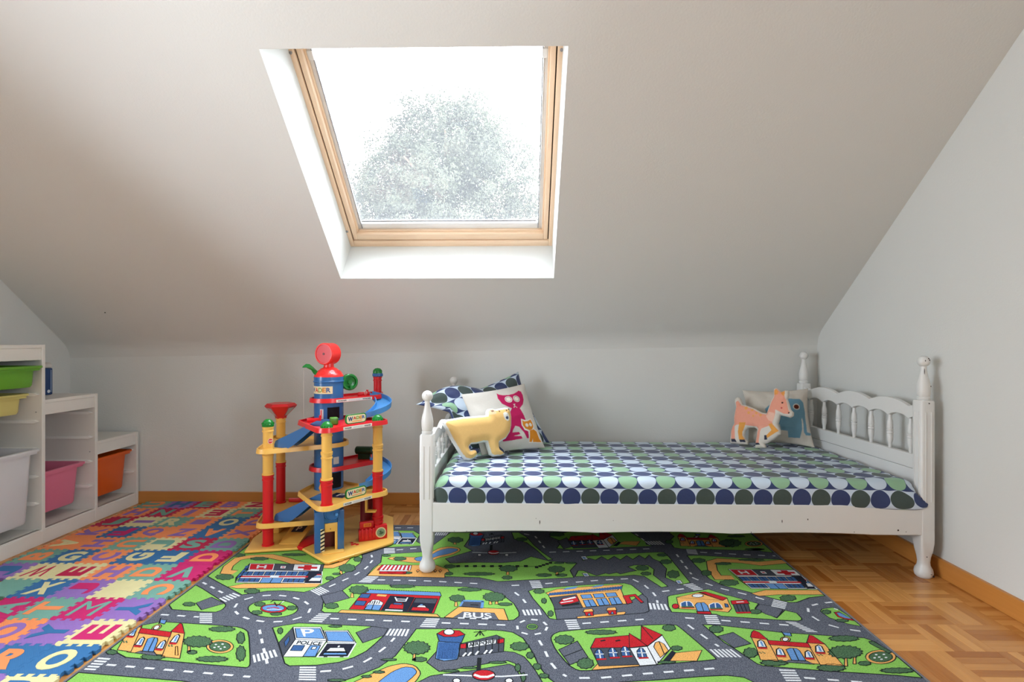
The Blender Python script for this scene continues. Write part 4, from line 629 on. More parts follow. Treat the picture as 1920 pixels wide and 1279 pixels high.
",-6,9,31,4,10,9,34,-1,24,8,30,-5,33,4,19,-8,33,0,4,-9,26,-5,-12,-8|123_t6T0;-549,4361,4,-16,-17,-9,-14,-13,-22,6,-22,1,-10,16,-13,14,9,14,5,16,22,2,21,7,18,-13,19,-8|123_t7K26;-549,4361,4,-16,-17,-9,-"
"14,-13,-22,6,-22,1,-10,16,-13,14,9,14,5,16,22,2,21,7,18,-13,19,-8,0,-17|124_t6T0;-551,4225,3,-14,-11,-8,-9,-10,-14,5,-14,0,-7,14,-9,12,5,13,4,14,14,1,13,6,12,-11,12,-7|124_t7K26;-551,4225,3,-14,-11,-8"
",-9,-10,-14,5,-14,0,-7,14,-9,12,5,13,4,14,14,1,13,6,12,-11,12,-7,1,-15|125_t6T0;-80,4163,2,-16,-15,-9,-13,-12,-18,6,-19,1,-7,15,-10,13,9,14,6,16,19,2,18,6,14,-12,15,-8|125_t7K26;-80,4163,2,-16,-15,-9,"
"-13,-12,-18,6,-19,1,-7,15,-10,13,9,14,6,16,19,2,18,6,14,-12,15,-8,-1,-16|126_t6T0;229,4213,1,-14,-24,-8,-21,-11,-27,5,-27,1,-10,13,-14,12,14,12,11,14,28,2,28,6,20,-10,23,-7|126_t7K26;229,4213,1,-14,-2"
"4,-8,-21,-11,-27,5,-27,1,-10,13,-14,12,14,12,11,14,28,2,28,6,20,-10,23,-7,-2,-15|127_t6T0;352,4216,0,-14,-17,-7,-17,-10,-19,5,-21,0,-7,13,-10,11,11,11,9,13,21,2,21,5,15,-10,17,-6|127_t7K26;352,4216,0,"
"-14,-17,-7,-17,-10,-19,5,-21,0,-7,13,-10,11,11,11,9,13,21,2,21,5,15,-10,17,-6,-3,-13|128_t6T0;346,4445,0,-9,-16,-5,-15,-6,-19,3,-20,0,-6,8,-10,7,10,7,8,9,20,1,19,3,15,-6,16,-4|128_t7K26;346,4445,0,-9,"
"-16,-5,-15,-6,-19,3,-20,0,-6,8,-10,7,10,7,8,9,20,1,19,3,15,-6,16,-4,-2,-8|129_t6T0;444,4446,1,-8,-17,-5,-15,-6,-19,2,-19,1,-7,8,-9,7,10,7,8,9,20,1,19,3,14,-6,16,-4|129_t7K26;444,4446,1,-8,-17,-5,-15,-"
"6,-19,2,-19,1,-7,8,-9,7,10,7,8,9,20,1,19,3,14,-6,16,-4,-2,-9|130_t6T0;-1135,4571,4,-10,-13,-6,-10,-8,-16,4,-17,0,-9,10,-10,9,6,9,3,10,16,1,15,4,14,-7,15,-5|130_t7K26;-1135,4571,4,-10,-13,-6,-10,-8,-16"
",4,-17,0,-9,10,-10,9,6,9,3,10,16,1,15,4,14,-7,15,-5,2,-11|131_t6T0;-1017,4251,3,-11,-10,-6,-9,-9,-14,4,-15,1,-8,10,-9,10,5,9,2,12,14,1,13,4,13,-8,13,-6|131_t7K26;-1017,4251,3,-11,-10,-6,-9,-9,-14,4,-1"
"5,1,-8,10,-9,10,5,9,2,12,14,1,13,4,13,-8,13,-6,2,-11|132_t6T0;-879,4235,3,-10,-12,-5,-11,-8,-17,3,-16,1,-9,9,-10,9,7,8,4,10,16,1,15,5,14,-8,15,-5|132_t7K26;-879,4235,3,-10,-12,-5,-11,-8,-17,3,-16,1,-9"
",9,-10,9,7,8,4,10,16,1,15,5,14,-8,15,-5,1,-10|133_t6T0;44,4969,2,-22,-21,-11,-18,-16,-24,7,-24,1,-10,21,-12,18,12,18,9,21,25,2,24,9,19,-16,20,-11|133_t7K26;44,4969,2,-22,-21,-11,-18,-16,-24,7,-24,1,-1"
"0,21,-12,18,12,18,9,21,25,2,24,9,19,-16,20,-11,-2,-21|134_t6T0;-2158,4486,12,-14,-22,-9,-12,-13,-33,3,-29,-4,-26,12,-28,8,-4,14,-11,15,21,8,12,13,33,-2,30,4,26,-13,29,-7|134_t7K26;-2158,4486,12,-14,-2"
"2,-9,-12,-13,-33,3,-29,-4,-26,12,-28,8,-4,14,-11,15,21,8,12,13,33,-2,30,4,26,-13,29,-7,2,-15|135_t6T0;-1872,4576,13,-9,-24,-6,-7,-9,-35,-1,-24,-7,-33,5,-33,-2,-20,8,-31,4,0,9,-18,8,20,7,2,10,33,2,21,8"
",34,-3,33,3,24,-8,33,-2,4,-10|135_t7K26;-1872,4576,13,-9,-24,-6,-7,-9,-35,-1,-24,-7,-33,5,-33,-2,-20,8,-31,4,0,9,-18,8,20,7,2,10,33,2,21,8,34,-3,33,3,24,-8,33,-2,4,-10,8,-7|136_t6T0;1994,4914,-3,-29,-"
"29,-18,-21,-31,-29,0,-30,-24,-20,16,-32,-9,-5,28,-23,8,12,31,-8,24,26,25,11,32,31,10,27,30,27,-8,34,18,12,-24,30,0,-5,-32,16,-18|136_t7K26;1994,4914,-3,-29,-29,-18,-21,-31,-29,0,-30,-24,-20,16,-32,-9,"
"-5,28,-23,8,12,31,-8,24,26,25,11,32,31,10,27,30,27,-8,34,18,12,-24,30,0,-5,-32,16,-18,-21,-29|137_t6T0;2106,5087,-2,-13,-33,-8,-29,-11,-35,3,-37,-2,-14,12,-21,9,16,13,10,14,35,5,34,10,32,-6,36,-1,6,-1"
"4|137_t7K26;2106,5087,-2,-13,-33,-8,-29,-11,-35,3,-37,-2,-14,12,-21,9,16,13,10,14,35,5,34,10,32,-6,36,-1,6,-14,2,-11|138_t6T0;2128,4771,-1,-11,-30,-6,-27,-9,-33,2,-35,-1,-13,9,-20,7,14,10,9,11,33,4,31"
",8,30,-5,34,0,6,-11|138_t7K26;2128,4771,-1,-11,-30,-6,-27,-9,-33,2,-35,-1,-13,9,-20,7,14,10,9,11,33,4,31,8,30,-5,34,0,6,-11,2,-8|139_t6T0;1384,4932,-5,-22,-17,-12,-17,-16,-13,8,-16,1,0,21,-3,19,13,19,"
"12,23,17,2,18,9,8,-17,10,-12|139_t7K26;1384,4932,-5,-22,-17,-12,-17,-16,-13,8,-16,1,0,21,-3,19,13,19,12,23,17,2,18,9,8,-17,10,-12,-7,-23|140_t6T0;-2391,4555,11,-18,-20,-10,-15,-13,-33,6,-24,0,0,72,12,"
"4,31,-13,30,-9|140_t7K26;-2391,4555,11,-18,-20,-10,-15,-13,-33,6,-24,0,0,72,12,4,31,-13,30,-9,8,-19|141_t6T0;400,5104,1,-25,-27,-13,-22,-20,-31,7,-32,-3,-15,22,-20,16,11,23,5,25,29,9,28,17,29,-11,31,-"
"3,8,-24|141_t7K26;400,5104,1,-25,-27,-13,-22,-20,-31,7,-32,-3,-15,22,-20,16,11,23,5,25,29,9,28,17,29,-11,31,-3,8,-24,5,-20|142_t6T0;2144,4771,-3,-10,-24,-5,-22,-8,-24,3,-26,0,-6,10,-9,8,16,8,15,10,26,"
"1,27,4,16,-7,20,-4|142_t7K26;2144,4771,-3,-10,-24,-5,-22,-8,-24,3,-26,0,-6,10,-9,8,16,8,15,10,26,1,27,4,16,-7,20,-4,-6,-10|143_t6T0;2131,3319,28,7,36,-117,-27,-13,-44,100|143_t7K30;2131,3319,28,7,36,-"
"117,-27,-13,-44,100,7,23|144_t6O0;-1466,4266,16,0,28,-68,-25,-1|144_t7K23;-1466,4266,16,0,28,-68,-25,-1,-19,69|144_t8T0;-1360,4315,13,-26,-13,-16,-2,-26,-25,2,-16,-15,-25,18,-25,2,-15,27,-22,18,0,24,-"
"11,28,18,12,5,25,27,-6,19,12,25,-23,25,-6,11,-28|144_t9K26;-1360,4315,13,-26,-13,-16,-2,-26,-25,2,-16,-15,-25,18,-25,2,-15,27,-22,18,0,24,-11,28,18,12,5,25,27,-6,19,12,25,-23,25,-6,11,-28,11,-22|145_t"
"6O0;-1252,3882,15,0,25,-64,-23,-1|145_t7K23;-1252,3882,15,0,25,-64,-23,-1,-17,65|145_t8T0;-1144,3938,12,-21,-14,-12,-1,-22,-23,0,-14,-16,-24,12,-22,-4,-17,21,-23,9,-4,22,-16,19,11,16,-4,24,22,3,11,19,"
"26,-10,21,8,20,-21,23,-6,8,-23|145_t9K26;-1144,3938,12,-21,-14,-12,-1,-22,-23,0,-14,-16,-24,12,-22,-4,-17,21,-23,9,-4,22,-16,19,11,16,-4,24,22,3,11,19,26,-10,21,8,20,-21,23,-6,8,-23,8,-18|146_t6O0;-47"
"5,3768,14,0,12,-64,-22,0|146_t7K23;-475,3768,14,0,12,-64,-22,0,-4,64|146_t8T0;-414,3824,5,-19,-15,-11,-10,-18,-22,3,-20,-7,-16,15,-20,7,-3,20,-10,17,12,14,6,20,22,0,18,11,20,-13,21,-4,7,-19|146_t9K26;"
"-414,3824,5,-19,-15,-11,-10,-18,-22,3,-20,-7,-16,15,-20,7,-3,20,-10,17,12,14,6,20,22,0,18,11,20,-13,21,-4,7,-19,5,-16|147_t6O0;-234,3799,14,1,8,-65,-22,0|147_t7K23;-234,3799,14,1,8,-65,-22,0,0,64|147_"
"t8T0;-129,3848,8,-19,-17,-12,-3,-22,-23,-1,-13,-18,-22,9,-21,-10,-16,17,-22,1,-6,21,-18,12,6,19,-9,19,17,12,2,23,23,1,14,19,23,-9,22,10,16,-18,23,-1,5,-22,18,-12|147_t9K26;-129,3848,8,-19,-17,-12,-3,-"
"22,-23,-1,-13,-18,-22,9,-21,-10,-16,17,-22,1,-6,21,-18,12,6,19,-9,19,17,12,2,23,23,1,14,19,23,-9,22,10,16,-18,23,-1,5,-22,18,-12,-7,-19|148_t6O0;-643,3139,12,0,17,-67,-19,0|148_t7K23;-643,3139,12,0,17"
",-67,-19,0,-10,67|148_t8T0;-562,3201,11,-15,-13,-10,4,-18,-18,-2,-3,-18,-20,5,-11,-15,-18,12,-16,-10,-13,17,-19,-2,-7,18,-18,6,1,17,-15,12,9,13,-9,18,16,7,-1,19,20,-1,7,17,21,-9,14,14,16,-16,19,6,10,-"
"19,20,-2,2,-18,17,-10|148_t9K26;-562,3201,11,-15,-13,-10,4,-18,-18,-2,-3,-18,-20,5,-11,-15,-18,12,-16,-10,-13,17,-19,-2,-7,18,-18,6,1,17,-15,12,9,13,-9,18,16,7,-1,19,20,-1,7,17,21,-9,14,14,16,-16,19,6"
",10,-19,20,-2,2,-18,17,-10,-6,-16|149_t6O0;-123,4272,16,1,6,-59,-25,-1|149_t7K23;-123,4272,16,1,6,-59,-25,-1,3,59|149_t8T0;-43,4328,5,-22,-21,-13,-13,-21,-26,2,-25,-11,-21,17,-25,4,-6,23,-14,18,13,19,"
"3,23,26,6,20,18,26,-10,28,3,13,-21,22,-13|149_t9K26;-43,4328,5,-22,-21,-13,-13,-21,-26,2,-25,-11,-21,17,-25,4,-6,23,-14,18,13,19,3,23,26,6,20,18,26,-10,28,3,13,-21,22,-13,-5,-22|150_t6O0;272,4275,16,1"
",1,-59,-25,-1|150_t7K23;272,4275,16,1,1,-59,-25,-1,8,59|150_t8T0;340,4323,3,-22,-20,-14,-14,-22,-24,3,-24,-11,-18,17,-23,4,-3,24,-12,19,14,19,5,25,25,6,20,18,23,-11,26,4,10,-23,19,-12|150_t9K26;340,43"
"23,3,-22,-20,-14,-14,-22,-24,3,-24,-11,-18,17,-23,4,-3,24,-12,19,14,19,5,25,25,6,20,18,23,-11,26,4,10,-23,19,-12,-7,-24|151_t6O0;-626,4879,18,0,11,-47,-29,-1|151_t7K23;-626,4879,18,0,11,-47,-29,-1,0,4"
"8|151_t8T0;-553,4942,8,-30,-22,-16,-15,-26,-29,7,-28,-8,-21,25,-26,16,0,29,-8,30,21,17,15,27,31,-7,28,8,22,-26,25,-16|151_t9K26;-553,4942,8,-30,-22,-16,-15,-26,-29,7,-28,-8,-21,25,-26,16,0,29,-8,30,21"
",17,15,27,31,-7,28,8,22,-26,25,-16,-1,-30|152_t6O0;-2095,3185,12,1,61,-89,-18,0|152_t7K23;-2095,3185,12,1,61,-89,-18,0,-55,88|152_t8T0;-1912,3242,17,-13,-12,-9,11,-15,-20,-3,2,-15,-24,4,-7,-13,-24,10,"
"-16,-8,-20,14,-20,-2,-14,16,-22,5,-4,15,-21,11,6,11,-15,15,16,6,-7,17,23,-1,2,16,26,-8,11,11,24,-13,19,5,18,-16,22,-2,9,-16,21,-8|152_t9K26;-1912,3242,17,-13,-12,-9,11,-15,-20,-3,2,-15,-24,4,-7,-13,-2"
"4,10,-16,-8,-20,14,-20,-2,-14,16,-22,5,-4,15,-21,11,6,11,-15,15,16,6,-7,17,23,-1,2,16,26,-8,11,11,24,-13,19,5,18,-16,22,-2,9,-16,21,-8,-1,-14|153_t6O0;1887,3156,12,0,-51,-91,-18,0|153_t7K23;1887,3156,"
"12,0,-51,-91,-18,0,57,91|153_t8T0;2010,3205,4,-12,-23,-9,-6,-15,-23,-3,-14,-16,-20,3,-21,-15,-15,8,-25,-11,-7,13,-25,-7,0,15,-22,-1,9,16,-17,5,16,15,-9,10,21,11,1,15,23,6,10,17,23,0,18,17,18,-7,25,15,"
"11,-12,27,10,3,-16,25,5,-6,-17,20,-2,-14,-17,13,-8|153_t9K26;2010,3205,4,-12,-23,-9,-6,-15,-23,-3,-14,-16,-20,3,-21,-15,-15,8,-25,-11,-7,13,-25,-7,0,15,-22,-1,9,16,-17,5,16,15,-9,10,21,11,1,15,23,6,10"
",17,23,0,18,17,18,-7,25,15,11,-12,27,10,3,-16,25,5,-6,-17,20,-2,-14,-17,13,-8,-20,-13|154_t6O0;1848,4858,18,0,-10,-41,-29,-1|154_t7K23;1848,4858,18,0,-10,-41,-29,-1,21,42|154_t8T0;1932,4913,-7,-29,-29"
",-16,-27,-25,-26,6,-31,-7,-8,24,-17,15,14,29,7,29,29,17,28,26,26,-6,32,7,8,-26,17,-15|154_t9K26;1932,4913,-7,-29,-29,-16,-27,-25,-26,6,-31,-7,-8,24,-17,15,14,29,7,29,29,17,28,26,26,-6,32,7,8,-26,17,-1"
"5,-16,-29|155_t6O0;-189,3795,14,0,7,-54,-23,0|155_t7K23;-189,3795,14,0,7,-54,-23,0,2,54|156_t6O0;-2022,3190,12,0,40,-57,-19,-1|156_t7K23;-2022,3190,12,0,40,-57,-19,-1,-33,58|157_t6O0;1940,3160,12,0,-4"
"2,-73,-18,0|157_t7K23;1940,3160,12,0,-42,-73,-18,0,48,73|158_t4O0;2186,3161,-14,-17,-18,-15,-22,-14,-23,-11,-24,-8,-23,-4,-21,-1,-17,4,-14,7,-9,10,-3,14,2,15,8,17,13,16,18,17,22,14,23,12,25,8,24,5,22,"
"0,18,-3,14,-8,9,-11,0,-2,0,-23,-1,-5|158_t5K23;2186,3161,-14,-17,-18,-15,-22,-14,-23,-11,-24,-8,-23,-4,-21,-1,-17,4,-14,7,-9,10,-3,14,2,15,8,17,13,16,18,17,22,14,23,12,25,8,24,5,22,0,18,-3,14,-8,9,-11"
",0,-2,0,-23,-1,-5,-9,-17|158_t6T0;2166,3161,-12,-15,-18,-13,-20,-11,-21,-8,-22,-5,-19,0,-16,3,-12,8,-5,11,0,13,7,14,12,15,17,13,20,12,22,8,22,5,20,0,17,-3,11,-8,6,-11,-2,-14|158_t7K23;2166,3161,-12,-1"
"5,-18,-13,-20,-11,-21,-8,-22,-5,-19,0,-16,3,-12,8,-5,11,0,13,7,14,12,15,17,13,20,12,22,8,22,5,20,0,17,-3,11,-8,6,-11,-2,-14,-7,-14|158_t8W0;2093,3180,-8,-6,-9,0,-1,6,9,6,9,0|158_t8W0;2140,3184,-8,-6,-"
"9,0,-1,6,9,6,9,1|158_t8W0;2095,3156,-9,-6,-9,0,0,5,8,7,9,0|158_t8W0;2132,3153,-8,-6,-9,0,-1,6,9,6,9,0|158_t8W0;2094,3135,-8,-6,-9,0,-1,6,9,6,9,0|158_t8W0;2063,3148,-8,-6,-9,0,0,6,8,6,9,0|159_t4O0;-174"
"5,3192,7,-17,1,-16,-3,-13,-9,-12,-13,-7,-16,-5,-19,0,-21,3,-22,8,-20,10,-19,14,-17,15,-12,17,-8,17,-2,16,2,14,9,12,12,9,17,5,21,0,21,-4,23,-8,21,-11,19,-14,16,-16|159_t5K23;-1745,3192,7,-17,1,-16,-3,-"
"13,-9,-12,-13,-7,-16,-5,-19,0,-21,3,-22,8,-20,10,-19,14,-17,15,-12,17,-8,17,-2,16,2,14,9,12,12,9,17,5,21,0,21,-4,23,-8,21,-11,19,-14,16,-16,12,-17|159_t6T0;-1763,3192,5,-15,0,-13,-5,-12,-11,-8,-15,-4,"
"-18,0,-19,3,-19,8,-19,10,-15,14,-11,14,-6,15,-1,14,5,11,11,9,15,5,19,0,20,-4,20,-8,18,-11,15,-14|159_t7K23;-1763,3192,5,-15,0,-13,-5,-12,-11,-8,-15,-4,-18,0,-19,3,-19,8,-19,10,-15,14,-11,14,-6,15,-1,1"
"4,5,11,11,9,15,5,19,0,20,-4,20,-8,18,-11,15,-14,11,-14|159_t8W0;-1855,3211,-1,-6,-8,0,-8,6,1,6,8,0|159_t8W0;-1816,3216,-1,-7,-8,0,-8,6,1,7,8,0|159_t8W0;-1825,3187,0,-6,-8,0,-8,6,1,6,8,0|159_t8W0;-1786"
",3184,-1,-6,-8,0,-7,6,0,6,8,0|159_t8W0;-1801,3166,0,-6,-8,0,-8,6,1,6,8,0|159_t8W0;-1845,3179,-1,-6,-8,0,-7,6,0,6,8,0|160_t4O0;2196,4913,-3,-10,-10,-18,-15,-16,-17,-14,-20,-12,-20,-8,-21,-5,-19,0,-18,4"
",-13,7,-10,11,-5,14,-1,16,5,17,10,18,13,16,18,15,20,12,21,9,21,5,20,0,18,-4,14,-8,10,-11,2,-8|160_t5K23;2196,4913,-3,-10,-10,-18,-15,-16,-17,-14,-20,-12,-20,-8,-21,-5,-19,0,-18,4,-13,7,-10,11,-5,14,-1"
",16,5,17,10,18,13,16,18,15,20,12,21,9,21,5,20,0,18,-4,14,-8,10,-11,2,-8,0,-30|160_t6T0;2175,4902,-10,-15,-13,-14,-17,-11,-19,-9,-19,-4,-18,-1,-15,4,-12,8,-7,11,-2,14,4,15,9,15,13,14,17,12,19,9,20,4,18"
",1,16,-4,12,-8,6,-12,2,-14|160_t7K23;2175,4902,-10,-15,-13,-14,-17,-11,-19,-9,-19,-4,-18,-1,-15,4,-12,8,-7,11,-2,14,4,15,9,15,13,14,17,12,19,9,20,4,18,1,16,-4,12,-8,6,-12,2,-14,-4,-15|160_t8W0;2104,49"
"23,-7,-7,-8,0,-2,6,7,7,8,0|160_t8W0;2146,4927,-6,-6,-9,-1,-1,7,7,6,8,0|160_t8W0;2109,4897,-6,-6,-9,0,-1,6,7,6,8,1|160_t8W0;2144,4895,-6,-7,-8,0,-2,6,7,7,8,0|160_t8W0;2112,4876,-7,-6,-8,0,-1,6,7,6,8,0|"
"160_t8W0;2082,4890,-7,-7,-8,0,-2,6,7,7,8,0|161_b4O0;1504,3294,238,-23,-31,-190,-259,21|161_b5K26;1504,3294,238,-23,-31,-190,-259,21,52,192|161_b6O0;1428,3354,91,-12,-40,-236,-99,10,31,129|161_b7K26;14"
"28,3354,91,-12,-40,-236,-99,10,31,129,17,109|161_b6O0;1745,3298,99,-5,-17,-227,-127,9|161_b7K26;1745,3298,99,-5,-17,-227,-127,9,45,223|161_b8D0;1424,3354,32,57,23,21,23,-23,17,-84,-86,22|161_b9K26;142"
"4,3354,32,57,23,21,23,-23,17,-84,-86,22,-9,7|161_b8D0;1741,3298,61,87,18,-9,25,-92|161_b9K26;1741,3298,61,87,18,-9,25,-92,-104,14|161_b8D0;1513,3321,233,-27,-7,-49,-236,28|161_b9K26;1513,3321,233,-27,"
"-7,-49,-236,28,10,48|161_b8B0;1579,3223,34,16,35,-5,6,-23,-16,-102,-80,5|161_b9K26;1579,3223,34,16,35,-5,6,-23,-16,-102,-80,5,21,109|161_b10K30;1628,3236,-30,-125|161_b10W0;1496,3164,26,57,23,16,12,-1"
"5,-12,-61|161_b11K38;1496,3164,26,57,23,16,12,-15,-12,-61,-49,3|161_b12B60;1539,3222,-11,-51|161_b12D80;1492,3155,52,-4|161_b10W0;1651,3142,29,57,24,16,10,-15,-14,-60|161_b11K38;1651,3142,29,57,24,16,"
"10,-15,-14,-60,-49,2|161_b12B60;1697,3199,-13,-50|161_b12D80;1647,3134,51,-4|161_b10W0;1423,3246,25,60,24,17,12,-16,-11,-64|161_b11K38;1423,3246,25,60,24,17,12,-16,-11,-64,-50,3|161_b12B60;1466,3306,-"
"10,-53|161_b12D80;1419,3236,53,-4|161_b10W0;1744,3200,30,59,26,16,10,-16,-16,-62|161_b11K38;1744,3200,30,59,26,16,10,-16,-16,-62,-50,3|161_b12B60;1793,3259,-16,-52|161_b12D80;1739,3191,53,-4|161_b8R0;"
"1545,3116,97,-4,25,-33,-160,18|161_b9K26;1545,3116,97,-4,25,-33,-160,18,38,19|161_b5O0;1660,3333,-12,-15,-16,-11,-18,-5,-13,4,-6,11,3,15,12,16,17,11,17,5,14,-4,6,-11|161_b6K30;1660,3333,-12,-15,-16,-1"
"1,-18,-5,-13,4,-6,11,3,15,12,16,17,11,17,5,14,-4,6,-11,-4,-16|161_b7W0;1649,3333,-8,-10,-11,-8,-11,-3,-9,3,-3,7,2,10,8,11,11,8,11,3,9,-3,4,-7|161_b8K30;1649,3333,-8,-10,-11,-8,-11,-3,-9,3,-3,7,2,10,8,"
"11,11,8,11,3,9,-3,4,-7,-3,-11|161_b7K30;1641,3365,8,65|161_b6B0;1648,3412,50,-3,-12,-39,-38,9|161_b7K26;1648,3412,50,-3,-12,-39,-38,9,0,33|161_b10T40;1405,3197,5,-10|161_b10T40;1410,3185,7,-5|161_b10T"
"40;1426,3198,5,-10|161_b10T40;1431,3185,7,-5|161_b10T40;1736,3179,4,-10|161_b10T40;1739,3166,7,-5|161_b10T40;1756,3179,4,-10|161_b10T40;1760,3166,6,-4|162_b4O0;-2439,3352,227,-37,109,-227,-243,36|162_"
"b5K26;-2439,3352,227,-37,109,-227,-243,36,-93,228|162_b6O0;-2472,3412,10,-2,137,-283,-95,17,-52,119|162_b7K26;-2472,3412,10,-2,137,-283,-95,17,-52,119,0,149|162_b6O0;-2228,3347,91,-10,146,-272,-117,16"
"|162_b7K26;-2228,3347,91,-10,146,-272,-117,16,-120,266|162_b8D0;-2472,3420,22,-30,-22,7|162_b9K26;-2472,3420,22,-30,-22,7,0,23|162_b8D0;-2232,3347,-8,103,23,-12,88,-113|162_b9K26;-2232,3347,-8,103,23,"
"-12,88,-113,-103,22|162_b8D0;-2452,3385,228,-43,29,-59,-231,45|162_b9K26;-2452,3385,228,-43,29,-59,-231,45,-26,57|162_b8B0;-2321,3263,19,18,34,-7,22,-28,58,-122,-73,9|162_b9K26;-2321,3263,19,18,34,-7,"
"22,-28,58,-122,-73,9,-60,130|162_b10K30;-2287,3277,63,-149|162_b10W0;-2352,3196,-19,68,9,18,22,-19,34,-73|162_b11K38;-2352,3196,-19,68,9,18,22,-19,34,-73,-46,6|162_b12B60;-2355,3263,26,-60|162_b12D80;"
"-2350,3185,50,-7|162_b10W0;-2199,3163,-16,67,11,18,20,-19,30,-71|162_b11K38;-2199,3163,-16,67,11,18,20,-19,30,-71,-45,5|162_b12B60;-2199,3229,24,-59|162_b12D80;-2197,3153,48,-7|162_b10W0;-2472,3297,0,"
"76,4,-4,39,-78|162_b11K38;-2472,3297,0,76,4,-4,39,-78,-43,6|162_b12B60;-2472,3369,19,-64|162_b12D80;-2472,3286,49,-7|162_b10W0;-2158,3228,-15,70,10,18,21,-19,29,-74|162_b11K38;-2158,3228,-15,70,10,18,"
"21,-19,29,-74,-45,5|162_b12B60;-2158,3297,24,-62|162_b12D80;-2156,3218,49,-7|162_b8R0;-2274,3136,89,-9,45,-40,-154,29|162_b9K26;-2274,3136,89,-9,45,-40,-154,29,20,20|162_b5O0;-2329,3393,1,-18,-7,-13,-"
"12,-4,-15,5,-13,13,-9,19,-1,18,7,14,13,4,15,-5,13,-14|162_b6K30;-2329,3393,1,-18,-7,-13,-12,-4,-15,5,-13,13,-9,19,-1,18,7,14,13,4,15,-5,13,-14,8,-19|162_b7W0;-2339,3394,1,-13,-4,-9,-8,-3,-10,4,-9,9,-5"
",13,-1,12,4,9,9,3,9,-3,9,-10|162_b8K30;-2339,3394,1,-13,-4,-9,-8,-3,-10,4,-9,9,-5,13,-1,12,4,9,9,3,9,-3,9,-10,5,-12|162_b7K30;-2369,3433,-41,79|162_b6B0;-2397,3491,46,-7,18,-47,-40,13|162_b7K26;-2397,"
"3491,46,-7,18,-47,-40,13,-24,41|162_b10T40;-2457,3240,12,-12|162_b10T40;-2444,3225,10,-7|162_b10T40;-2439,3239,12,-12|162_b10T40;-2426,3224,10,-6|162_b10T40;-2150,3203,10,-12|162_b10T40;-2138,3188,9,-"
"6|162_b10T40;-2132,3203,10,-12|162_b10T40;-2121,3188,10,-6|163_b4O0;1535,5013,207,-2,-20,-187,-231,0|163_b5K26;1535,5013,207,-2,-20,-187,-231,0,44,189|163_b6O0;1469,5063,78,-4,-32,-228,-87,2,27,127|16"
"3_b7K26;1469,5063,78,-4,-32,-228,-87,2,27,127,14,103|163_b6O0;1744,5036,87,4,-5,-222,-114,-1|163_b7K26;1744,5036,87,4,-5,-222,-114,-1,32,219|163_b8D0;1466,5062,27,56,19,21,20,-19,15,-77,-74,14|163_b9K"
"26;1466,5062,27,56,19,21,20,-19,15,-77,-74,14,-7,5|163_b8D0;1741,5036,50,86,16,-7,25,-84|163_b9K26;1741,5036,50,86,16,-7,25,-84,-91,5|163_b8D0;1542,5039,203,-6,-4,-47,-207,8|163_b9K26;1542,5039,203,-6"
",-4,-47,-207,8,8,45|163_b8B0;1601,4951,30,18,30,-1,7,-22,-13,-100,-70,-2|163_b9K26;1601,4951,30,18,30,-1,7,-22,-13,-100,-70,-2,16,107|163_b10K30;1644,4968,-24,-123|163_b10W0;1529,4888,22,58,21,17,10,-"
"14,-9,-60|163_b11K38;1529,4888,22,58,21,17,10,-14,-9,-60,-44,-1|163_b12B60;1567,4947,-9,-50|163_b12D80;1526,4879,46,1|163_b10W0;1667,4879,23,58,21,17,10,-14,-11,-59|163_b11K38;1667,4879,23,58,21,17,10"
",-14,-11,-59,-43,-2|163_b12B60;1706,4938,-11,-49|163_b12D80;1663,4871,46,0|163_b10W0;1465,4961,21,59,21,18,10,-15,-8,-61|163_b11K38;1465,4961,21,59,21,18,10,-15,-8,-61,-44,-1|163_b12B60;1502,5022,-9,-"
"52|163_b12D80;1461,4952,47,0|163_b10W0;1747,4943,24,59,22,17,10,-14,-12,-61|163_b11K38;1747,4943,24,59,22,17,10,-14,-12,-61,-44,-1|163_b12B60;1787,5003,-11,-51|163_b12D80;1743,4934,46,0|163_b8R0;1573,"
"4845,87,4,23,-30,-143,5|163_b9K26;1573,4845,87,4,23,-30,-143,5,33,21|163_b5O0;1669,5063,-9,-16,-15,-12,-15,-5,-11,2,-6,10,3,14,10,16,14,12,15,5,12,-2,5,-10|163_b6K30;1669,5063,-9,-16,-15,-12,-15,-5,-1"
"1,2,-6,10,3,14,10,16,14,12,15,5,12,-2,5,-10,-3,-14|163_b7W0;1660,5062,-7,-11,-9,-8,-10,-4,-7,2,-4,7,2,10,7,10,9,8,10,4,8,-2,3,-7|163_b8K30;1660,5062,-7,-11,-9,-8,-10,-4,-7,2,-4,7,2,10,7,10,9,8,10,4,8,"
"-2,3,-7,-2,-9|163_b7K30;1652,5090,5,60|163_b6B0;1657,5135,43,0,-9,-36,-33,5|163_b7K26;1657,5135,43,0,-9,-36,-33,5,-1,31|163_b10T40;1450,4913,4,-9|163_b10T40;1454,4902,6,-5|163_b10T40;1468,4915,4,-9|16"
"3_b10T40;1472,4904,6,-5|163_b10T40;1740,4922,4,-10|163_b10T40;1744,4910,6,-4|163_b10T40;1759,4924,4,-10|163_b10T40;1762,4912,6,-4|164_b4S0;-2261,4388,624,-8,34,-133,-609,16|164_b5K26;-2261,4388,624,-8"
",34,-133,-609,16,-49,125|164_b4W0;-2212,4263,488,-13,63,-213,-532,0|164_b5K26;-2212,4263,488,-13,63,-213,-532,0,-19,226|164_b4N0;-1724,4250,121,-3,75,-210,-133,0|164_b5W30;-1724,4250,121,-3,75,-210,-1"
"33,0,-63,213|164_b6D0;-2252,4381,200,-3,40,-114,-196,5|164_b7W30;-2252,4381,200,-3,40,-114,-196,5,-44,112|164_b8W80;-2173,4355,23,-63|164_b8W80;-2111,4354,23,-64|164_b8W80;-2162,4323,62,-1|164_b6W0;-1"
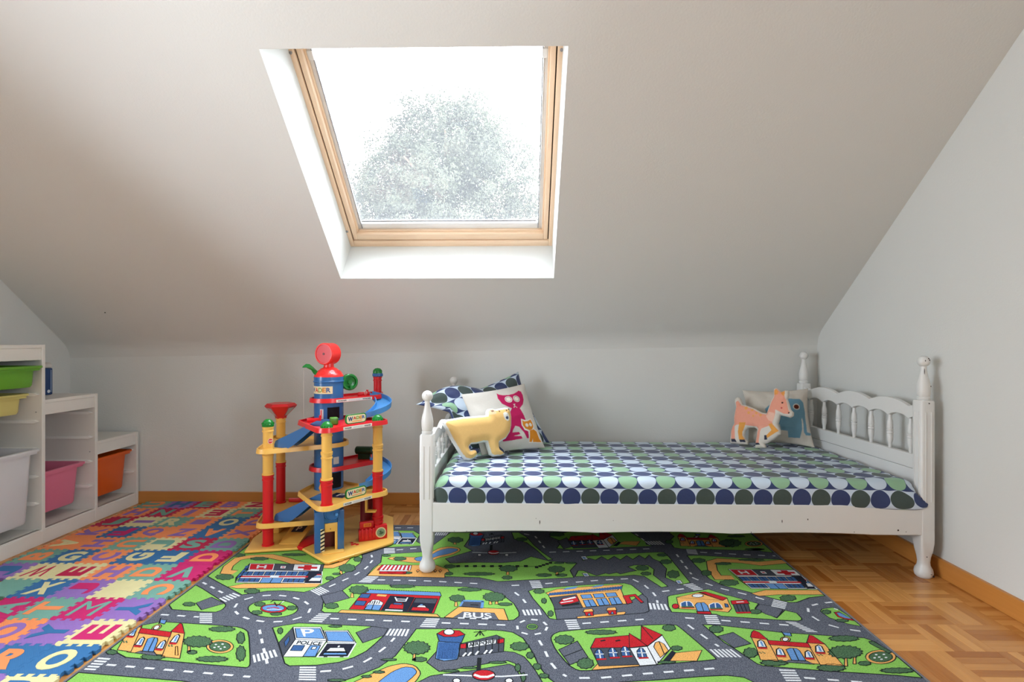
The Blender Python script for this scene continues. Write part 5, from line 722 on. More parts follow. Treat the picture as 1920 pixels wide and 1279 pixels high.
"985,4345,50,-1,16,-51,-49,1|164_b7K26;-1985,4345,50,-1,16,-51,-49,1,-17,51|164_b8D80;-1964,4319,25,0|164_b6W0;-1884,4376,224,-3,31,-119,-218,6|164_b7K26;-1884,4376,224,-3,31,-119,-218,6,-37,116|164_b8"
"D0;-1833,4333,49,-1,-9,30,62,-1,9,-30,49,-1,10,-37,-49,1,8,-29,-61,2,-8,29,-49,1|164_b6D0;-2221,4153,542,6,4,-24,-540,-5|164_b8W0;-1979,4167,68,0,7,-37,-67,-1|164_b6V0;-2229,4230,79,2,15,-67,-78,-1|16"
"4_b7K26;-2229,4230,79,2,15,-67,-78,-1,-16,66|164_b8K30;-2189,4228,15,-64|164_b6V0;-2140,4232,79,1,14,-67,-78,-1|164_b7K26;-2140,4232,79,1,14,-67,-78,-1,-15,67|164_b8K30;-2100,4230,14,-65|164_b6V0;-205"
"1,4234,79,1,14,-68,-78,-1|164_b7K26;-2051,4234,79,1,14,-68,-78,-1,-15,68|164_b8K30;-2011,4232,13,-66|164_b6V0;-1962,4235,79,2,13,-69,-78,-1|164_b7K26;-1962,4235,79,2,13,-69,-78,-1,-14,68|164_b8K30;-19"
"22,4233,12,-66|164_b6V0;-1873,4237,79,1,12,-69,-78,-1|164_b7K26;-1873,4237,79,1,12,-69,-78,-1,-13,69|164_b8K30;-1833,4235,11,-67|164_b6V0;-1784,4238,79,2,11,-70,-78,-1|164_b7K26;-1784,4238,79,2,11,-70"
",-78,-1,-12,69|164_b8K30;-1744,4236,10,-67|164_b6V0;-2197,4112,81,1,13,-61,-80,0|164_b7K26;-2197,4112,81,1,13,-61,-80,0,-14,60|164_b8K30;-2157,4112,14,-60|164_b6V0;-2110,4113,74,0,13,-61,-73,0|164_b7K"
"26;-2110,4113,74,0,13,-61,-73,0,-14,61|164_b8K30;-2073,4113,14,-61|164_b6V0;-1847,4115,74,0,10,-63,-73,0|164_b7K26;-1847,4115,74,0,10,-63,-73,0,-11,63|164_b8K30;-1810,4115,11,-63|164_b6V0;-1767,4115,8"
"1,1,10,-64,-80,0|164_b7K26;-1767,4115,81,1,10,-64,-80,0,-11,63|164_b8K30;-1726,4115,10,-63|164_b6B0;-2023,4119,161,1,15,-83,-159,0|164_b7K26;-2023,4119,161,1,15,-83,-159,0,-17,82|164_b8K30;-1942,4119,"
"16,-82|164_b6W0;-1646,4073,5,59,20,44,41,1,20,-50,7,-53|164_b7K26;-1646,4073,5,59,20,44,41,1,20,-50,7,-53,-93,-1|164_b8B0;-1635,4132,17,28,34,0,10,-27|164_b9K26;-1635,4132,17,28,34,0,10,-27,-61,-1|164"
"_b8D80;-1622,4187,34,1|164_b4N0;-2198,4041,-39,85,-26,257,57,-132,-34,-12|164_b5K26;-2198,4041,-39,85,-26,257,57,-132,-34,-12,42,-198|164_b6V120;-2209,4116,-22,78|164_b6V120;-2226,4200,-18,67|164_b6V1"
"20;-2244,4288,-15,55|165_b4S0;1667,4351,529,1,0,-115,-511,-5|165_b5K26;1667,4351,529,1,0,-115,-511,-5,-18,119|165_b4W0;1685,4232,426,4,18,-222,-421,-2|165_b5K26;1685,4232,426,4,18,-222,-421,-2,-23,220"
"|165_b4N0;2111,4236,85,1,0,-223,-67,0|165_b5W30;2111,4236,85,1,0,-223,-67,0,-18,222|165_b6D0;1673,4345,176,0,11,-106,-171,-1|165_b7W30;1673,4345,176,0,11,-106,-171,-1,-16,107|165_b8W80;1737,4321,8,-59"
"|165_b8W80;1792,4321,7,-59|165_b8W80;1741,4291,54,0|165_b6W0;1901,4316,44,0,4,-47,-44,0|165_b7K26;1901,4316,44,0,4,-47,-44,0,-4,47|165_b8D80;1914,4292,22,0|165_b6W0;1998,4346,197,0,1,-103,-192,-2|165_"
"b7K26;1998,4346,197,0,1,-103,-192,-2,-6,105|165_b8D0;2033,4307,43,1,-1,26,55,0,0,-26,44,0,0,-31,-43,-1,1,-25,-54,-1,-1,26,-43,-1|165_b6D0;1693,4131,442,5,-1,-24,-438,-5|165_b8W0;1891,4144,56,1,1,-38,-"
"55,0|165_b6V0;1691,4209,66,1,7,-68,-64,0|165_b7K26;1691,4209,66,1,7,-68,-64,0,-9,67|165_b8K30;1724,4207,7,-65|165_b6V0;1765,4211,66,1,5,-69,-64,0|165_b7K26;1765,4211,66,1,5,-69,-64,0,-7,68|165_b8K30;1"
"798,4208,6,-65|165_b6V0;1840,4212,65,1,3,-69,-64,-1|165_b7K26;1840,4212,65,1,3,-69,-64,-1,-4,69|165_b8K30;1872,4210,4,-66|165_b6V0;1914,4213,65,1,1,-69,-64,-1|165_b7K26;1914,4213,65,1,1,-69,-64,-1,-2,"
"69|165_b8K30;1946,4211,2,-66|165_b6V0;1988,4215,65,1,-1,-70,-64,-1|165_b7K26;1988,4215,65,1,-1,-70,-64,-1,0,70|165_b8K30;2020,4212,0,-66|165_b6V0;2062,4216,65,1,-3,-70,-64,-1|165_b7K26;2062,4216,65,1,"
"-3,-70,-64,-1,2,70|165_b8K30;2094,4214,-2,-67|165_b6V0;1709,4089,65,1,6,-62,-63,0|165_b7K26;1709,4089,65,1,6,-62,-63,0,-8,61|165_b8K30;1742,4089,7,-61|165_b6V0;1780,4090,60,0,4,-62,-58,0|165_b7K26;178"
"0,4090,60,0,4,-62,-58,0,-6,62|165_b8K30;1810,4090,5,-62|165_b6V0;1992,4092,59,0,-1,-63,-58,0|165_b7K26;1992,4092,59,0,-1,-63,-58,0,0,63|165_b8K30;2021,4092,0,-63|165_b6V0;2057,4092,65,1,-3,-63,-63,-1|"
"165_b7K26;2057,4092,65,1,-3,-63,-63,-1,1,63|165_b8K30;2089,4093,-2,-64|165_b6B0;1850,4096,131,1,1,-84,-127,0|165_b7K26;1850,4096,131,1,1,-84,-127,0,-5,83|165_b8K30;1915,4096,4,-83|165_b6W0;2196,4051,-"
"49,0,14,58,25,45,10,0|165_b7K26;2196,4051,-49,0,14,58,25,45,10,0,0,-103|165_b8B0;2196,4110,-30,-1,18,28,12,0|165_b9K26;2196,4110,-30,-1,18,28,12,0,0,-27|165_b8D80;2186,4165,10,0|165_b4N0;1658,4341,13,"
"-107,37,-222,-28,124|165_b5K26;1658,4341,13,-107,37,-222,-28,124,-22,205|166_b4S0;-1490,3237,10,170,75,-128,6,-185|166_b5K26;-1490,3237,10,170,75,-128,6,-185,-91,143|166_b6V0;-1459,3244,0,69,25,-48,6,"
"-74|166_b7K26;-1459,3244,0,69,25,-48,6,-74,-31,53|166_b4W0;-1480,3418,181,3,95,-156,-200,12|166_b5K26;-1480,3418,181,3,95,-156,-200,12,-76,141|166_b6B0;-1459,3400,160,3,73,-116,-177,6|166_b7K26;-1459,"
"3400,160,3,73,-116,-177,6,-56,107|166_b4W0;-1404,3277,200,-12,-5,-167,-190,-4|166_b5K26;-1404,3277,200,-12,-5,-167,-190,-4,-5,183|166_b6V0;-1387,3212,69,-1,4,-56,-69,2|166_b7K26;-1387,3212,69,-1,4,-56"
",-69,2,-4,55|166_b6B0;-1285,3214,63,-3,12,-111,-73,-1|166_b7K26;-1285,3214,63,-3,12,-111,-73,-1,-2,115|166_b8W0;-1265,3197,26,1,1,-26,-26,-1|166_b9K26;-1265,3197,26,1,1,-26,-26,-1,-1,26|166_b4W0;-1268"
",3380,157,3,97,-141,-180,4|166_b5K26;-1268,3380,157,3,97,-141,-180,4,-74,134|166_b6B0;-1252,3366,140,2,79,-109,-163,4|166_b7K26;-1252,3366,140,2,79,-109,-163,4,-56,103|166_b4N0;-1194,3238,179,1,-4,-13"
"9,-179,-3|166_b5W45;-1194,3238,179,1,-4,-139,-179,-3,4,141|166_b6W0;-1173,3138,18,52,83,2,32,-51|166_b7K26;-1173,3138,18,52,83,2,32,-51,-133,-3|166_b6B0;-1173,3117,-1,34,126,2,18,-33|166_b7K26;-1173,3"
"117,-1,34,126,2,18,-33,-143,-3|166_b8K100;-1161,3105,22,0|166_b8K100;-1066,3107,22,0|166_b8W80;-1114,3204,11,0|167_b4S0;-1365,4975,23,169,48,-127,-10,-189|167_b5K26;-1365,4975,23,169,48,-127,-10,-189,"
"-61,147|167_b6V0;-1340,4982,6,69,16,-48,-1,-75|167_b7K26;-1340,4982,6,69,16,-48,-1,-75,-21,54|167_b4W0;-1342,5154,142,3,65,-155,-158,12|167_b5K26;-1342,5154,142,3,65,-155,-158,12,-49,140|167_b6B0;-132"
"7,5137,126,2,50,-115,-140,7|167_b7K26;-1327,5137,126,2,50,-115,-140,7,-36,106|167_b4W0;-1293,5014,158,-12,-16,-171,-153,-3|167_b5K26;-1293,5014,158,-12,-16,-171,-153,-3,11,186|167_b6V0;-1285,4949,55,-"
"2,-1,-57,-55,3|167_b7K26;-1285,4949,55,-2,-1,-57,-55,3,1,56|167_b6B0;-1204,4951,51,-4,1,-114,-59,-1|167_b7K26;-1204,4951,51,-4,1,-114,-59,-1,7,119|167_b8W0;-1189,4933,21,1,-1,-27,-21,0|167_b9K26;-1189"
",4933,21,1,-1,-27,-21,0,1,26|167_b4W0;-1178,5116,123,3,69,-141,-143,5|167_b5K26;-1178,5116,123,3,69,-141,-143,5,-49,133|167_b6B0;-1167,5102,110,2,57,-109,-130,4|167_b7K26;-1167,5102,110,2,57,-109,-130"
",4,-37,103|167_b4N0;-1129,4975,142,0,-10,-143,-145,-2|167_b5W45;-1129,4975,142,0,-10,-143,-145,-2,13,145|167_b6W0;-1119,4873,18,53,66,1,23,-52|167_b7K26;-1119,4873,18,53,66,1,23,-52,-107,-2|167_b6B0;-"
"1120,4851,1,35,101,2,13,-35|167_b7K26;-1120,4851,1,35,101,2,13,-35,-115,-2|167_b8K100;-1111,4838,18,0|167_b8K100;-1034,4839,17,1|167_b8W80;-1068,4940,9,0|168_b4D0;-1171,3899,581,-47,-9,-244,-593,44|16"
"8_b5K26;-1171,3899,581,-47,-9,-244,-593,44,21,247|168_b6B0;-1147,3942,544,-33,18,-57,-581,35|168_b7K26;-1147,3942,544,-33,18,-57,-581,35,19,55|168_b8K30;-1129,3943,4,10|168_b8K30;-1111,3941,4,10|168_b"
"8K30;-1093,3940,4,10|168_b8K30;-1075,3939,4,10|168_b8K30;-1057,3938,4,10|168_b8K30;-1039,3936,4,10|168_b8K30;-1021,3935,4,10|168_b8K30;-1003,3934,4,10|168_b8K30;-985,3933,4,10|168_b8K30;-967,3931,4,10"
"|168_b8K30;-949,3930,4,10|168_b8K30;-931,3929,4,10|168_b8K30;-913,3928,4,10|168_b8K30;-895,3926,4,10|168_b8K30;-877,3925,4,10|168_b8K30;-859,3924,4,10|168_b8K30;-842,3923,5,10|168_b8K30;-824,3922,5,9|"
"168_b8K30;-806,3920,4,10|168_b8K30;-788,3919,4,10|168_b8K30;-770,3918,4,10|168_b8K30;-753,3917,5,10|168_b8K30;-735,3915,5,10|168_b8K30;-717,3914,4,10|168_b8K30;-699,3913,4,10|168_b8K30;-682,3912,5,10|"
"168_b8K30;-664,3911,5,9|168_b8K30;-646,3909,4,10|168_b8K30;-629,3908,5,10|168_b8K30;-611,3907,5,10|168_b6V0;-1174,3875,70,-4,-1,-59,-69,5|168_b7K26;-1174,3875,70,-4,-1,-59,-69,5,0,58|168_b6V0;-1178,37"
"72,73,-6,1,-64,-72,8|168_b7K26;-1178,3772,73,-6,1,-64,-72,8,-2,62|168_b6W0;-1086,3733,20,54,45,-3,42,-40,3,-108,-112,13|168_b7K26;-1086,3733,20,54,45,-3,42,-40,3,-108,-112,13,2,84|168_b8B0;-1077,3715,"
"99,-7,-1,-69,-108,12|168_b9K26;-1077,3715,99,-7,-1,-69,-108,12,10,64|168_b10K30;-1046,3778,11,-131|168_b10K30;-1073,3765,3,-41|168_b10K30;-1058,3766,3,-42|168_b10K30;-1042,3766,3,-41|168_b10K30;-1026,"
"3766,3,-41|168_b10K30;-1010,3766,3,-41|168_b8O140;-1054,3857,70,-9|168_b6N0;-955,3849,179,-19,-9,-206,-181,14|168_b7K26;-955,3849,179,-19,-9,-206,-181,14,11,211|168_b6N0;-768,3822,164,-11,-11,-197,-16"
"4,7|168_b7K26;-768,3822,164,-11,-11,-197,-164,7,11,201|168_b8S0;-760,3811,153,-8,-4,-61,-154,11|168_b10W50;-915,3827,26,-55,63,-2,2,55|168_b10W50;-904,3800,81,-3|168_b8D0;-924,3666,0,52,27,36,53,-2,18"
",-41,7,-52|168_b9K26;-924,3666,0,52,27,36,53,-2,18,-41,7,-52,-105,7|168_b10V0;-904,3745,58,-4,6,-25,-67,6|168_b11K26;-904,3745,58,-4,6,-25,-67,6,3,23|168_b10W80;-940,3645,122,-8|168_b8D0;-764,3643,4,4"
"3,96,-3,26,-20,0,-29|168_b9K26;-764,3643,4,43,96,-3,26,-20,0,-29,-126,9|168_b10W0;-734,3687,13,26,44,-4,13,-26|168_b11K26;-734,3687,13,26,44,-4,13,-26,-70,4|168_b10B80;-714,3718,18,1|169_b6W0;-1169,42"
"78,14,101,246,-8,9,-92|169_b7K26;-1169,4278,14,101,246,-8,9,-92,-269,-1|169_b8D0;-1152,4379,15,-1,-12,-100,-17,0|169_b8D0;-1121,4378,15,-1,-9,-99,-17,0|169_b8D0;-1091,4377,16,0,-7,-99,-16,0|169_b8D0;-"
"1060,4376,16,0,-4,-98,-17,0|169_b8D0;-1029,4375,15,0,0,-97,-17,0|169_b8D0;-998,4374,15,0,2,-95,-16,-1|169_b8D0;-967,4373,15,0,5,-94,-17,0|169_b8D0;-937,4372,16,0,8,-93,-17,0|169_b6D0;-1143,4255,220,5,"
"-2,-51,-206,1|169_b7K26;-1143,4255,220,5,-2,-51,-206,1,-12,45|169_b8W80;-1145,4265,225,4|169_b6K40;-851,4277,17,-34,8,35|169_b7D60;-850,4289,16,5|169_b6K40;-811,4278,16,-34,9,34|169_b7D60;-810,4290,16"
",5|169_b6K40;-711,4280,16,-34,9,34|169_b7D60;-710,4292,17,5|169_b6K40;-671,4281,16,-35,9,35|169_b7D60;-669,4292,16,5|170_b6S0;-432,3763,12,24,146,-7,-4,-99,-152,25|170_b7K26;-432,3763,12,24,146,-7,-4,"
"-99,-152,25,-2,57|170_b8B120;-421,3785,147,-5|170_b8B100;-279,3780,0,-95|170_b8B80;-419,3781,-13,-75|170_b8K60;-362,3729,57,-6|170_m6W78;-428,3551,44,-2|170_m6W78;-348,3547,43,-2|170_m6W78;-269,3544,4"
"4,-2|171_b5K160;-529,4386,7,-39|171_b5K160;-459,4387,6,-38|171_b5K160;-389,4389,5,-39|171_b5K160;-320,4390,5,-39|171_b5K160;-250,4391,4,-38|171_b5K160;-180,4393,4,-39|171_b5K160;-110,4394,3,-39|171_b5"
"K160;-40,4395,2,-38|171_b5K160;30,4397,1,-39|171_b4K30;-537,4366,634,8,72,18,81,76|171_b5K140;117,4374,2,-34|171_b5K140;147,4396,1,-34|171_b5K140;176,4419,1,-34|171_b5K140;206,4442,1,-35|171_b5K140;23"
"7,4465,0,-35|172_b6S0;-384,3244,223,104,50,-40,0,-138,-258,-54|172_b7K26;-384,3244,223,104,50,-40,0,-138,-258,-54,-15,128|172_b8K30;-340,3259,10,-130|172_b8K30;-301,3273,9,-136|172_b8K30;-262,3287,7,-"
"141|172_b8K30;-223,3302,6,-148|172_b8K30;-184,3316,5,-154|172_b8K30;-144,3331,3,-160|172_b8W0;-332,3255,174,48,-1,-50,-167,-49|172_b9K26;-332,3255,174,48,-1,-50,-167,-49,-6,51|172_b8D0;-376,3242,41,10"
",2,-53,-39,-3|172_b9K26;-376,3242,41,10,2,-53,-39,-3,-4,46|172_b8D0;-154,3296,42,15,1,-48,-39,-12|172_b9K26;-154,3296,42,15,1,-48,-39,-12,-4,45|172_b9W60;-347,3117,15,37|172_b9W60;-318,3123,15,38|172_"
"b9W60;-275,3133,15,38|172_b9W60;-224,3144,15,39|172_b9W60;-195,3151,16,38|172_b6B0;-516,3269,143,-15,-3,-165,-74,-19,-54,23|172_b7K26;-516,3269,143,-15,-3,-165,-74,-19,-54,23,-12,176|172_b8V80;-502,32"
"60,13,-171|172_b8V80;-486,3260,12,-170|172_b8V80;-470,3260,10,-170|172_b8V80;-454,3260,9,-170|172_b8V80;-438,3261,7,-171|172_b8V80;-422,3261,6,-170|172_b8V80;-406,3261,4,-170|172_b8V80;-390,3262,3,-17"
"1|172_b8V0;-538,3352,177,-4,-11,-90,-138,11|172_b9K26;-538,3352,177,-4,-11,-90,-138,11,-28,83|172_b10D0;-537,3356,32,40,104,-2,42,-46,-50,-26,-77,-2|172_b11K26;-537,3356,32,40,104,-2,42,-46,-50,-26,-7"
"7,-2,-51,36|172_b12W0;-431,3376,-2,-18,-11,-12,-16,-5,-17,4,-14,12,-6,17,1,18,11,13,16,5,17,-4,14,-13|172_b13K30;-431,3376,-2,-18,-11,-12,-16,-5,-17,4,-14,12,-6,17,1,18,11,13,16,5,17,-4,14,-13,7,-17|1"
"72_b6K30;-308,3378,42,8,39,11|172_b6K40;-292,3328,24,65,30,-57|172_b6K40;-268,3393,4,-50|172_b6K120;-249,3106,5,-123|172_b8W60;-438,2943,187,-7,138,-2,144,18|172_b9D0;-149,2946,-5,-20,-17,-16,-24,-10,"
"-28,0,-26,8,-19,15,-8,20,5,20,16,17,25,10,29,0,26,-8,19,-16|172_b10K30;-149,2946,-5,-20,-17,-16,-24,-10,-28,0,-26,8,-19,15,-8,20,5,20,16,17,25,10,29,0,26,-8,19,-16,7,-20|172_b11W90;-266,2947,36,-19,41"
",0,34,21|172_b9W0;-334,2893,-5,-15,-14,-6,-16,6,-9,15,5,15,15,6,16,-6|172_b10K30;-334,2893,-5,-15,-14,-6,-16,6,-9,15,5,15,15,6,16,-6,8,-15|172_b9W0;-50,2899,-6,-15,-15,-7,-15,6,-7,15,6,15,15,7,16,-6|1"
"72_b10K30;-50,2899,-6,-15,-15,-7,-15,6,-7,15,6,15,15,7,16,-6,6,-15|173_b6S0;-386,4972,178,105,39,-40,1,-143,-207,-56|173_b7K26;-386,4972,178,105,39,-40,1,-143,-207,-56,-11,134|173_b8K30;-350,4987,6,-1"
"35|173_b8K30;-320,5001,6,-141|173_b8K30;-289,5016,6,-147|173_b8K30;-258,5031,5,-154|173_b8K30;-227,5045,4,-159|173_b8K30;-195,5060,3,-165|173_b8W0;-344,4983,137,49,0,-52,-133,-49|173_b9K26;-344,4983,1"
"37,49,0,-52,-133,-49,-4,52|173_b8D0;-380,4970,33,10,1,-55,-31,-3|173_b9K26;-380,4970,33,10,1,-55,-31,-3,-3,48|173_b8D0;-203,5025,33,14,2,-49,-32,-11|173_b9K26;-203,5025,33,14,2,-49,-32,-11,-3,46|173_b"
"9W60;-358,4839,12,39|173_b9W60;-335,4845,13,40|173_b9W60;-300,4855,13,40|173_b9W60;-259,4867,13,41|173_b9W60;-236,4874,13,40|173_b6B0;-490,4998,113,-16,-5,-172,-60,-21,-43,25|173_b7K26;-490,4998,113,-"
"16,-5,-172,-60,-21,-43,25,-5,184|173_b8V80;-479,4989,6,-179|173_b8V80;-467,4989,6,-178|173_b8V80;-454,4989,5,-178|173_b8V80;-441,4989,3,-178|173_b8V80;-428,4990,2,-179|173_b8V80;-416,4990,2,-178|173_b"
"8V80;-403,4990,0,-178|173_b8V80;-390,4990,-1,-178|173_b8V0;-506,5083,140,-5,-10,-92,-109,12|173_b9K26;-506,5083,140,-5,-10,-92,-109,12,-21,85|173_b10D0;-505,5087,26,40,81,-3,33,-46,-39,-26,-62,-1|173_"
"b11K26;-505,5087,26,40,81,-3,33,-46,-39,-26,-62,-1,-39,36|173_b12W0;-421,5106,-2,-17,-9,-13,-12,-5,-14,5,-10,12,-5,17,2,18,8,13,13,5,13,-4,11,-13|173_b13K30;-421,5106,-2,-17,-9,-13,-12,-5,-14,5,-10,12"
",-5,17,2,18,8,13,13,5,13,-4,11,-13,5,-18|173_b6K30;-325,5108,34,8,31,11|173_b6K40;-312,5058,19,65,23,-57|173_b6K40;-293,5123,3,-50|173_b6K120;-279,4827,4,-133|173_b8W60;-435,4652,154,-9,113,-2,118,19|"
"173_b9D0;-197,4653,-4,-22,-14,-17,-20,-10,-23,-1,-21,9,-16,18,-6,21,3,23,14,18,20,10,24,0,21,-9,16,-18|173_b10K30;-197,4653,-4,-22,-14,-17,-20,-10,-23,-1,-21,9,-16,18,-6,21,3,23,14,18,20,10,24,0,21,-9"
",16,-18,6,-22|173_b11W90;-293,4655,29,-21,34,1,28,22|173_b9W0;-350,4597,-4,-17,-12,-7,-13,7,-7,16,4,17,12,7,14,-7|173_b10K30;-350,4597,-4,-17,-12,-7,-13,7,-7,16,4,17,12,7,14,-7,6,-16|173_b9W0;-115,460"
"1,-5,-17,-12,-7,-13,7,-6,17,5,16,12,8,13,-7|173_b10K30;-115,4601,-5,-17,-12,-7,-13,7,-6,17,5,16,12,8,13,-7,6,-17|174_b4O0;182,3924,553,131,-1,-291,-312,-59,-192,-29|174_b5K26;182,3924,553,131,-1,-291,"
"-312,-59,-192,-29,-48,248|174_b6O0;172,3914,86,61,228,45,250,41,25,-16,-56,-81,-508,-87|174_b7K26;172,3914,86,61,228,45,250,41,25,-16,-56,-81,-508,-87,-25,37|174_b8B0;294,3958,40,42,87,25,-23,-37|174_"
"b8B0;511,3999,42,38,69,22,-23,-33|174_b10V90;199,3875,9,38|174_b10V90;218,3879,10,38|174_b10V90;238,3883,9,39|174_b10V90;257,3887,10,39|174_b10V90;276,3891,10,39|174_b10V90;296,3895,10,39|174_b10V90;3"
"15,3899,10,40|174_b10V90;334,3903,11,40|174_b10V90;354,3907,11,40|174_b10V90;373,3911,12,41|174_b10V90;393,3915,11,41|174_b10V90;412,3919,12,41|174_b10V90;432,3923,12,42|174_b10V90;452,3927,12,42|174_"
"b10V90;471,3931,13,42|174_b10V90;491,3935,13,43|174_b10V90;511,3939,13,43|174_b10V90;530,3943,14,43|174_b10V90;550,3947,14,44|174_b10V90;570,3951,14,44|174_b10V90;590,3955,14,45|174_b10V90;610,3960,14"
",44|174_b10V90;630,3964,15,44|174_b10V90;650,3968,15,45|174_b10V90;670,3972,15,45|174_b10V90;690,3976,15,46|174_b10V90;710,3980,16,46|174_b10V90;730,3984,16,47|174_b6S0;203,3845,191,50,26,-190,-194,-2"
"9|174_b7K26;203,3845,191,50,26,-190,-194,-29,-23,169|174_b8D0;258,3767,31,64,107,40,8,-78,-55,-33,-76,-23|174_b9K26;258,3767,31,64,107,40,8,-78,-55,-33,-76,-23,-15,30|174_b10W100;292,3809,93,43|174_b1"
"0K140;277,3727,125,34|174_b10W60;271,3767,91,33|174_b8B0;424,3887,74,10,8,-56,-74,-11|174_b9K26;424,3887,74,10,8,-56,-74,-11,-8,57|174_b8B0;517,3902,74,11,7,-57,-75,-11|174_b9K26;517,3902,74,11,7,-57,"
"-75,-11,-6,57|174_b8B0;610,3919,75,11,5,-57,-75,-11|174_b9K26;610,3919,75,11,5,-57,-75,-11,-5,57|174_b8B0;433,3807,71,14,17,-93,-77,-17|174_b9K26;433,3807,71,14,17,-93,-77,-17,-11,96|174_b10K30;469,38"
"13,13,-95|174_b8B0;529,3829,72,14,15,-94,-78,-17|174_b9K26;529,3829,72,14,15,-94,-78,-17,-9,97|174_b10K30;565,3835,11,-96|174_b8B0;621,3845,72,15,13,-95,-79,-18|174_b9K26;621,3845,72,15,13,-95,-79,-18"
",-6,98|174_b10K30;657,3851,9,-96|174_b8D0;730,3881,96,27,33,-120,-21,-12,-28,99,-38,-12,8,-81,-43,-25|174_b9K26;730,3881,96,27,33,-120,-21,-12,-28,99,-38,-12,8,-81,-43,-25,-7,124|174_b8O0;414,3640,13,"
"38,57,11,4,-39|174_b9K26;414,3640,13,38,57,11,4,-39,-74,-10|174_b8D0;423,3641,60,9,-3,-54,-51,-8|174_b9K26;423,3641,60,9,-3,-54,-51,-8,-6,53|174_b10B0;439,3600,17,33,5,-38|174_b11K26;439,3600,17,33,5,"
"-38,-22,5|174_b8O0;575,3664,14,37,58,12,2,-40|174_b9K26;575,3664,14,37,58,12,2,-40,-74,-9|174_b8D0;583,3664,61,9,-5,-55,-52,-7|174_b9K26;583,3664,61,9,-5,-55,-52,-7,-4,53|174_b10B0;598,3622,18,34,4,-3"
"8|174_b11K26;598,3622,18,34,4,-38,-22,4|175_b4O0;1112,3866,231,86,128,-93,-25,-148,-43,-52,-106,22,-215,19|175_b5K26;1112,3866,231,86,128,-93,-25,-148,-43,-52,-106,22,-215,19,30,166|175_b6O0;1113,3862"
",192,87,121,-124|175_b7K26;1113,3862,192,87,121,-124,-313,37|175_b6D0;1290,3945,59,11,126,-93,-49,-41|175_b7K26;1290,3945,59,11,126,-93,-49,-41,-136,123|175_b8W0;1314,3892,-10,-13,-18,-10,-22,-4,-20,3"
",-12,9,-1,13,10,14,18,10,22,4,20,-3,12,-10|175_b9K30;1314,3892,-10,-13,-18,-10,-22,-4,-20,3,-12,9,-1,13,10,14,18,10,22,4,20,-3,12,-10,1,-13|175_b8V0;1105,3734,12,46,35,26,36,0,9,-30,-5,-44|175_b9W38;1"
"105,3734,12,46,35,26,36,0,9,-30,-5,-44,-87,2|175_b10T100;1107,3727,87,1|175_b10D60;1103,3713,86,2|175_b10W40;1164,3802,-16,-67|175_b8V0;1296,3715,14,45,37,26,35,1,9,-30,-8,-44|175_b9W38;1296,3715,14,4"
"5,37,26,35,1,9,-30,-8,-44,-87,2|175_b10T100;1298,3708,86,2|175_b10D60;1293,3694,86,2|175_b10W40;1359,3783,-20,-67|175_b8B0;1207,3750,27,36,50,6,10,-41,-13,-87,-83,-2|175_b9K26;1207,3750,27,36,50,6,10,"
"-41,-13,-87,-83,-2,9,88|175_b10K30;1261,3790,-21,-127|175_b8D0;1191,3669,94,1,-5,-41,-91,6|175_b9K26;1191,3669,94,1,-5,-41,-91,6,2,34|175_b6D0;1092,3735,-8,-17,-13,-13,-13,-5,-11,4,-5,13,2,17,8,18,12,"
"13,14,5,11,-4,5,-13|175_b7K30;1092,3735,-8,-17,-13,-13,-13,-5,-11,4,-5,13,2,17,8,18,12,13,14,5,11,-4,5,-13,-2,-18|175_b8V0;1424,3780,18,-8,-8,-44,-24,-1|175_b9K26;1424,3780,18,-8,-8,-44,-24,-1,14,53|1"
"75_b6D0;1483,3821,121,17,-6,-58,-127,-11|175_b7K26;1483,3821,121,17,-6,-58,-127,-11,12,52|175_b6S0;1478,3769,110,14,-33,-121,-98,-5|175_b7K26;1478,3769,110,14,-33,-121,-98,-5,21,112|175_b8D100;1455,36"
"52,101,7|175_b8W60;1514,3800,56,8|175_b8K30;1503,3771,-22,-107|175_b8K30;1529,3772,-22,-107|175_b8K30;1555,3772,-23,-107|176_b4S0;411,3216,234,15,24,-173,-231,-19|176_b5K26;411,3216,234,15,24,-173,-23"
"1,-19,-27,177|176_b6D0;411,3216,44,106,216,39,-23,-134|176_b7K26;411,3216,44,106,216,39,-23,-134,-237,-11|176_b6W0;647,3220,109,19,13,-179,-100,-14|176_b7K26;647,3220,109,19,13,-179,-100,-14,-22,174|1"
"76_b6W0;756,3239,123,126,12,-145,-124,-163|176_b7K26;756,3239,123,126,12,-145,-124,-163,-11,182|176_b8D0;676,3385,82,-139,-112,-22|176_b9K26;676,3385,82,-139,-112,-22,30,161|176_b8D0;676,3385,57,-79,4"
"0,170,107,-107,-123,-126|176_b9K26;676,3385,57,-79,40,170,107,-107,-123,-126,-81,142|176_b10K30;773,3472,37,-151|176_b8V0;428,3110,3,63,20,32,19,-4,10,-34,1,-56|176_b9K26;428,3110,3,63,20,32,19,-4,10,"
"-34,1,-56,-53,-1|176_b10W40;459,3199,-3,-86|176_b10W40;431,3154,51,1|176_b10D70;431,3101,58,6|176_b8V0;509,3127,4,62,21,33,19,-3,9,-35,0,-56|176_b9K26;509,3127,4,62,21,33,19,-3,9,-35,0,-56,-53,-1|176_"
"b10W40;542,3216,-5,-86|176_b10W40;513,3170,51,1|176_b10D70;511,3117,59,6|176_b8V0;584,3140,6,64,21,33,20,-4,8,-35,-2,-57|176_b9K26;584,3140,6,64,21,33,20,-4,8,-35,-2,-57,-53,-1|176_b10W40;619,3230,-7,"
"-87|176_b10W40;589,3184,52,1|176_b10D70;586,3131,60,6|176_b8V0;676,3127,7,63,23,33,19,-4,7,-34,-3,-57|176_b9K26;676,3127,7,63,23,33,19,-4,7,-34,-3,-57,-53,-1|176_b10W40;713,3216,-9,-86|176_b10W40;682,"
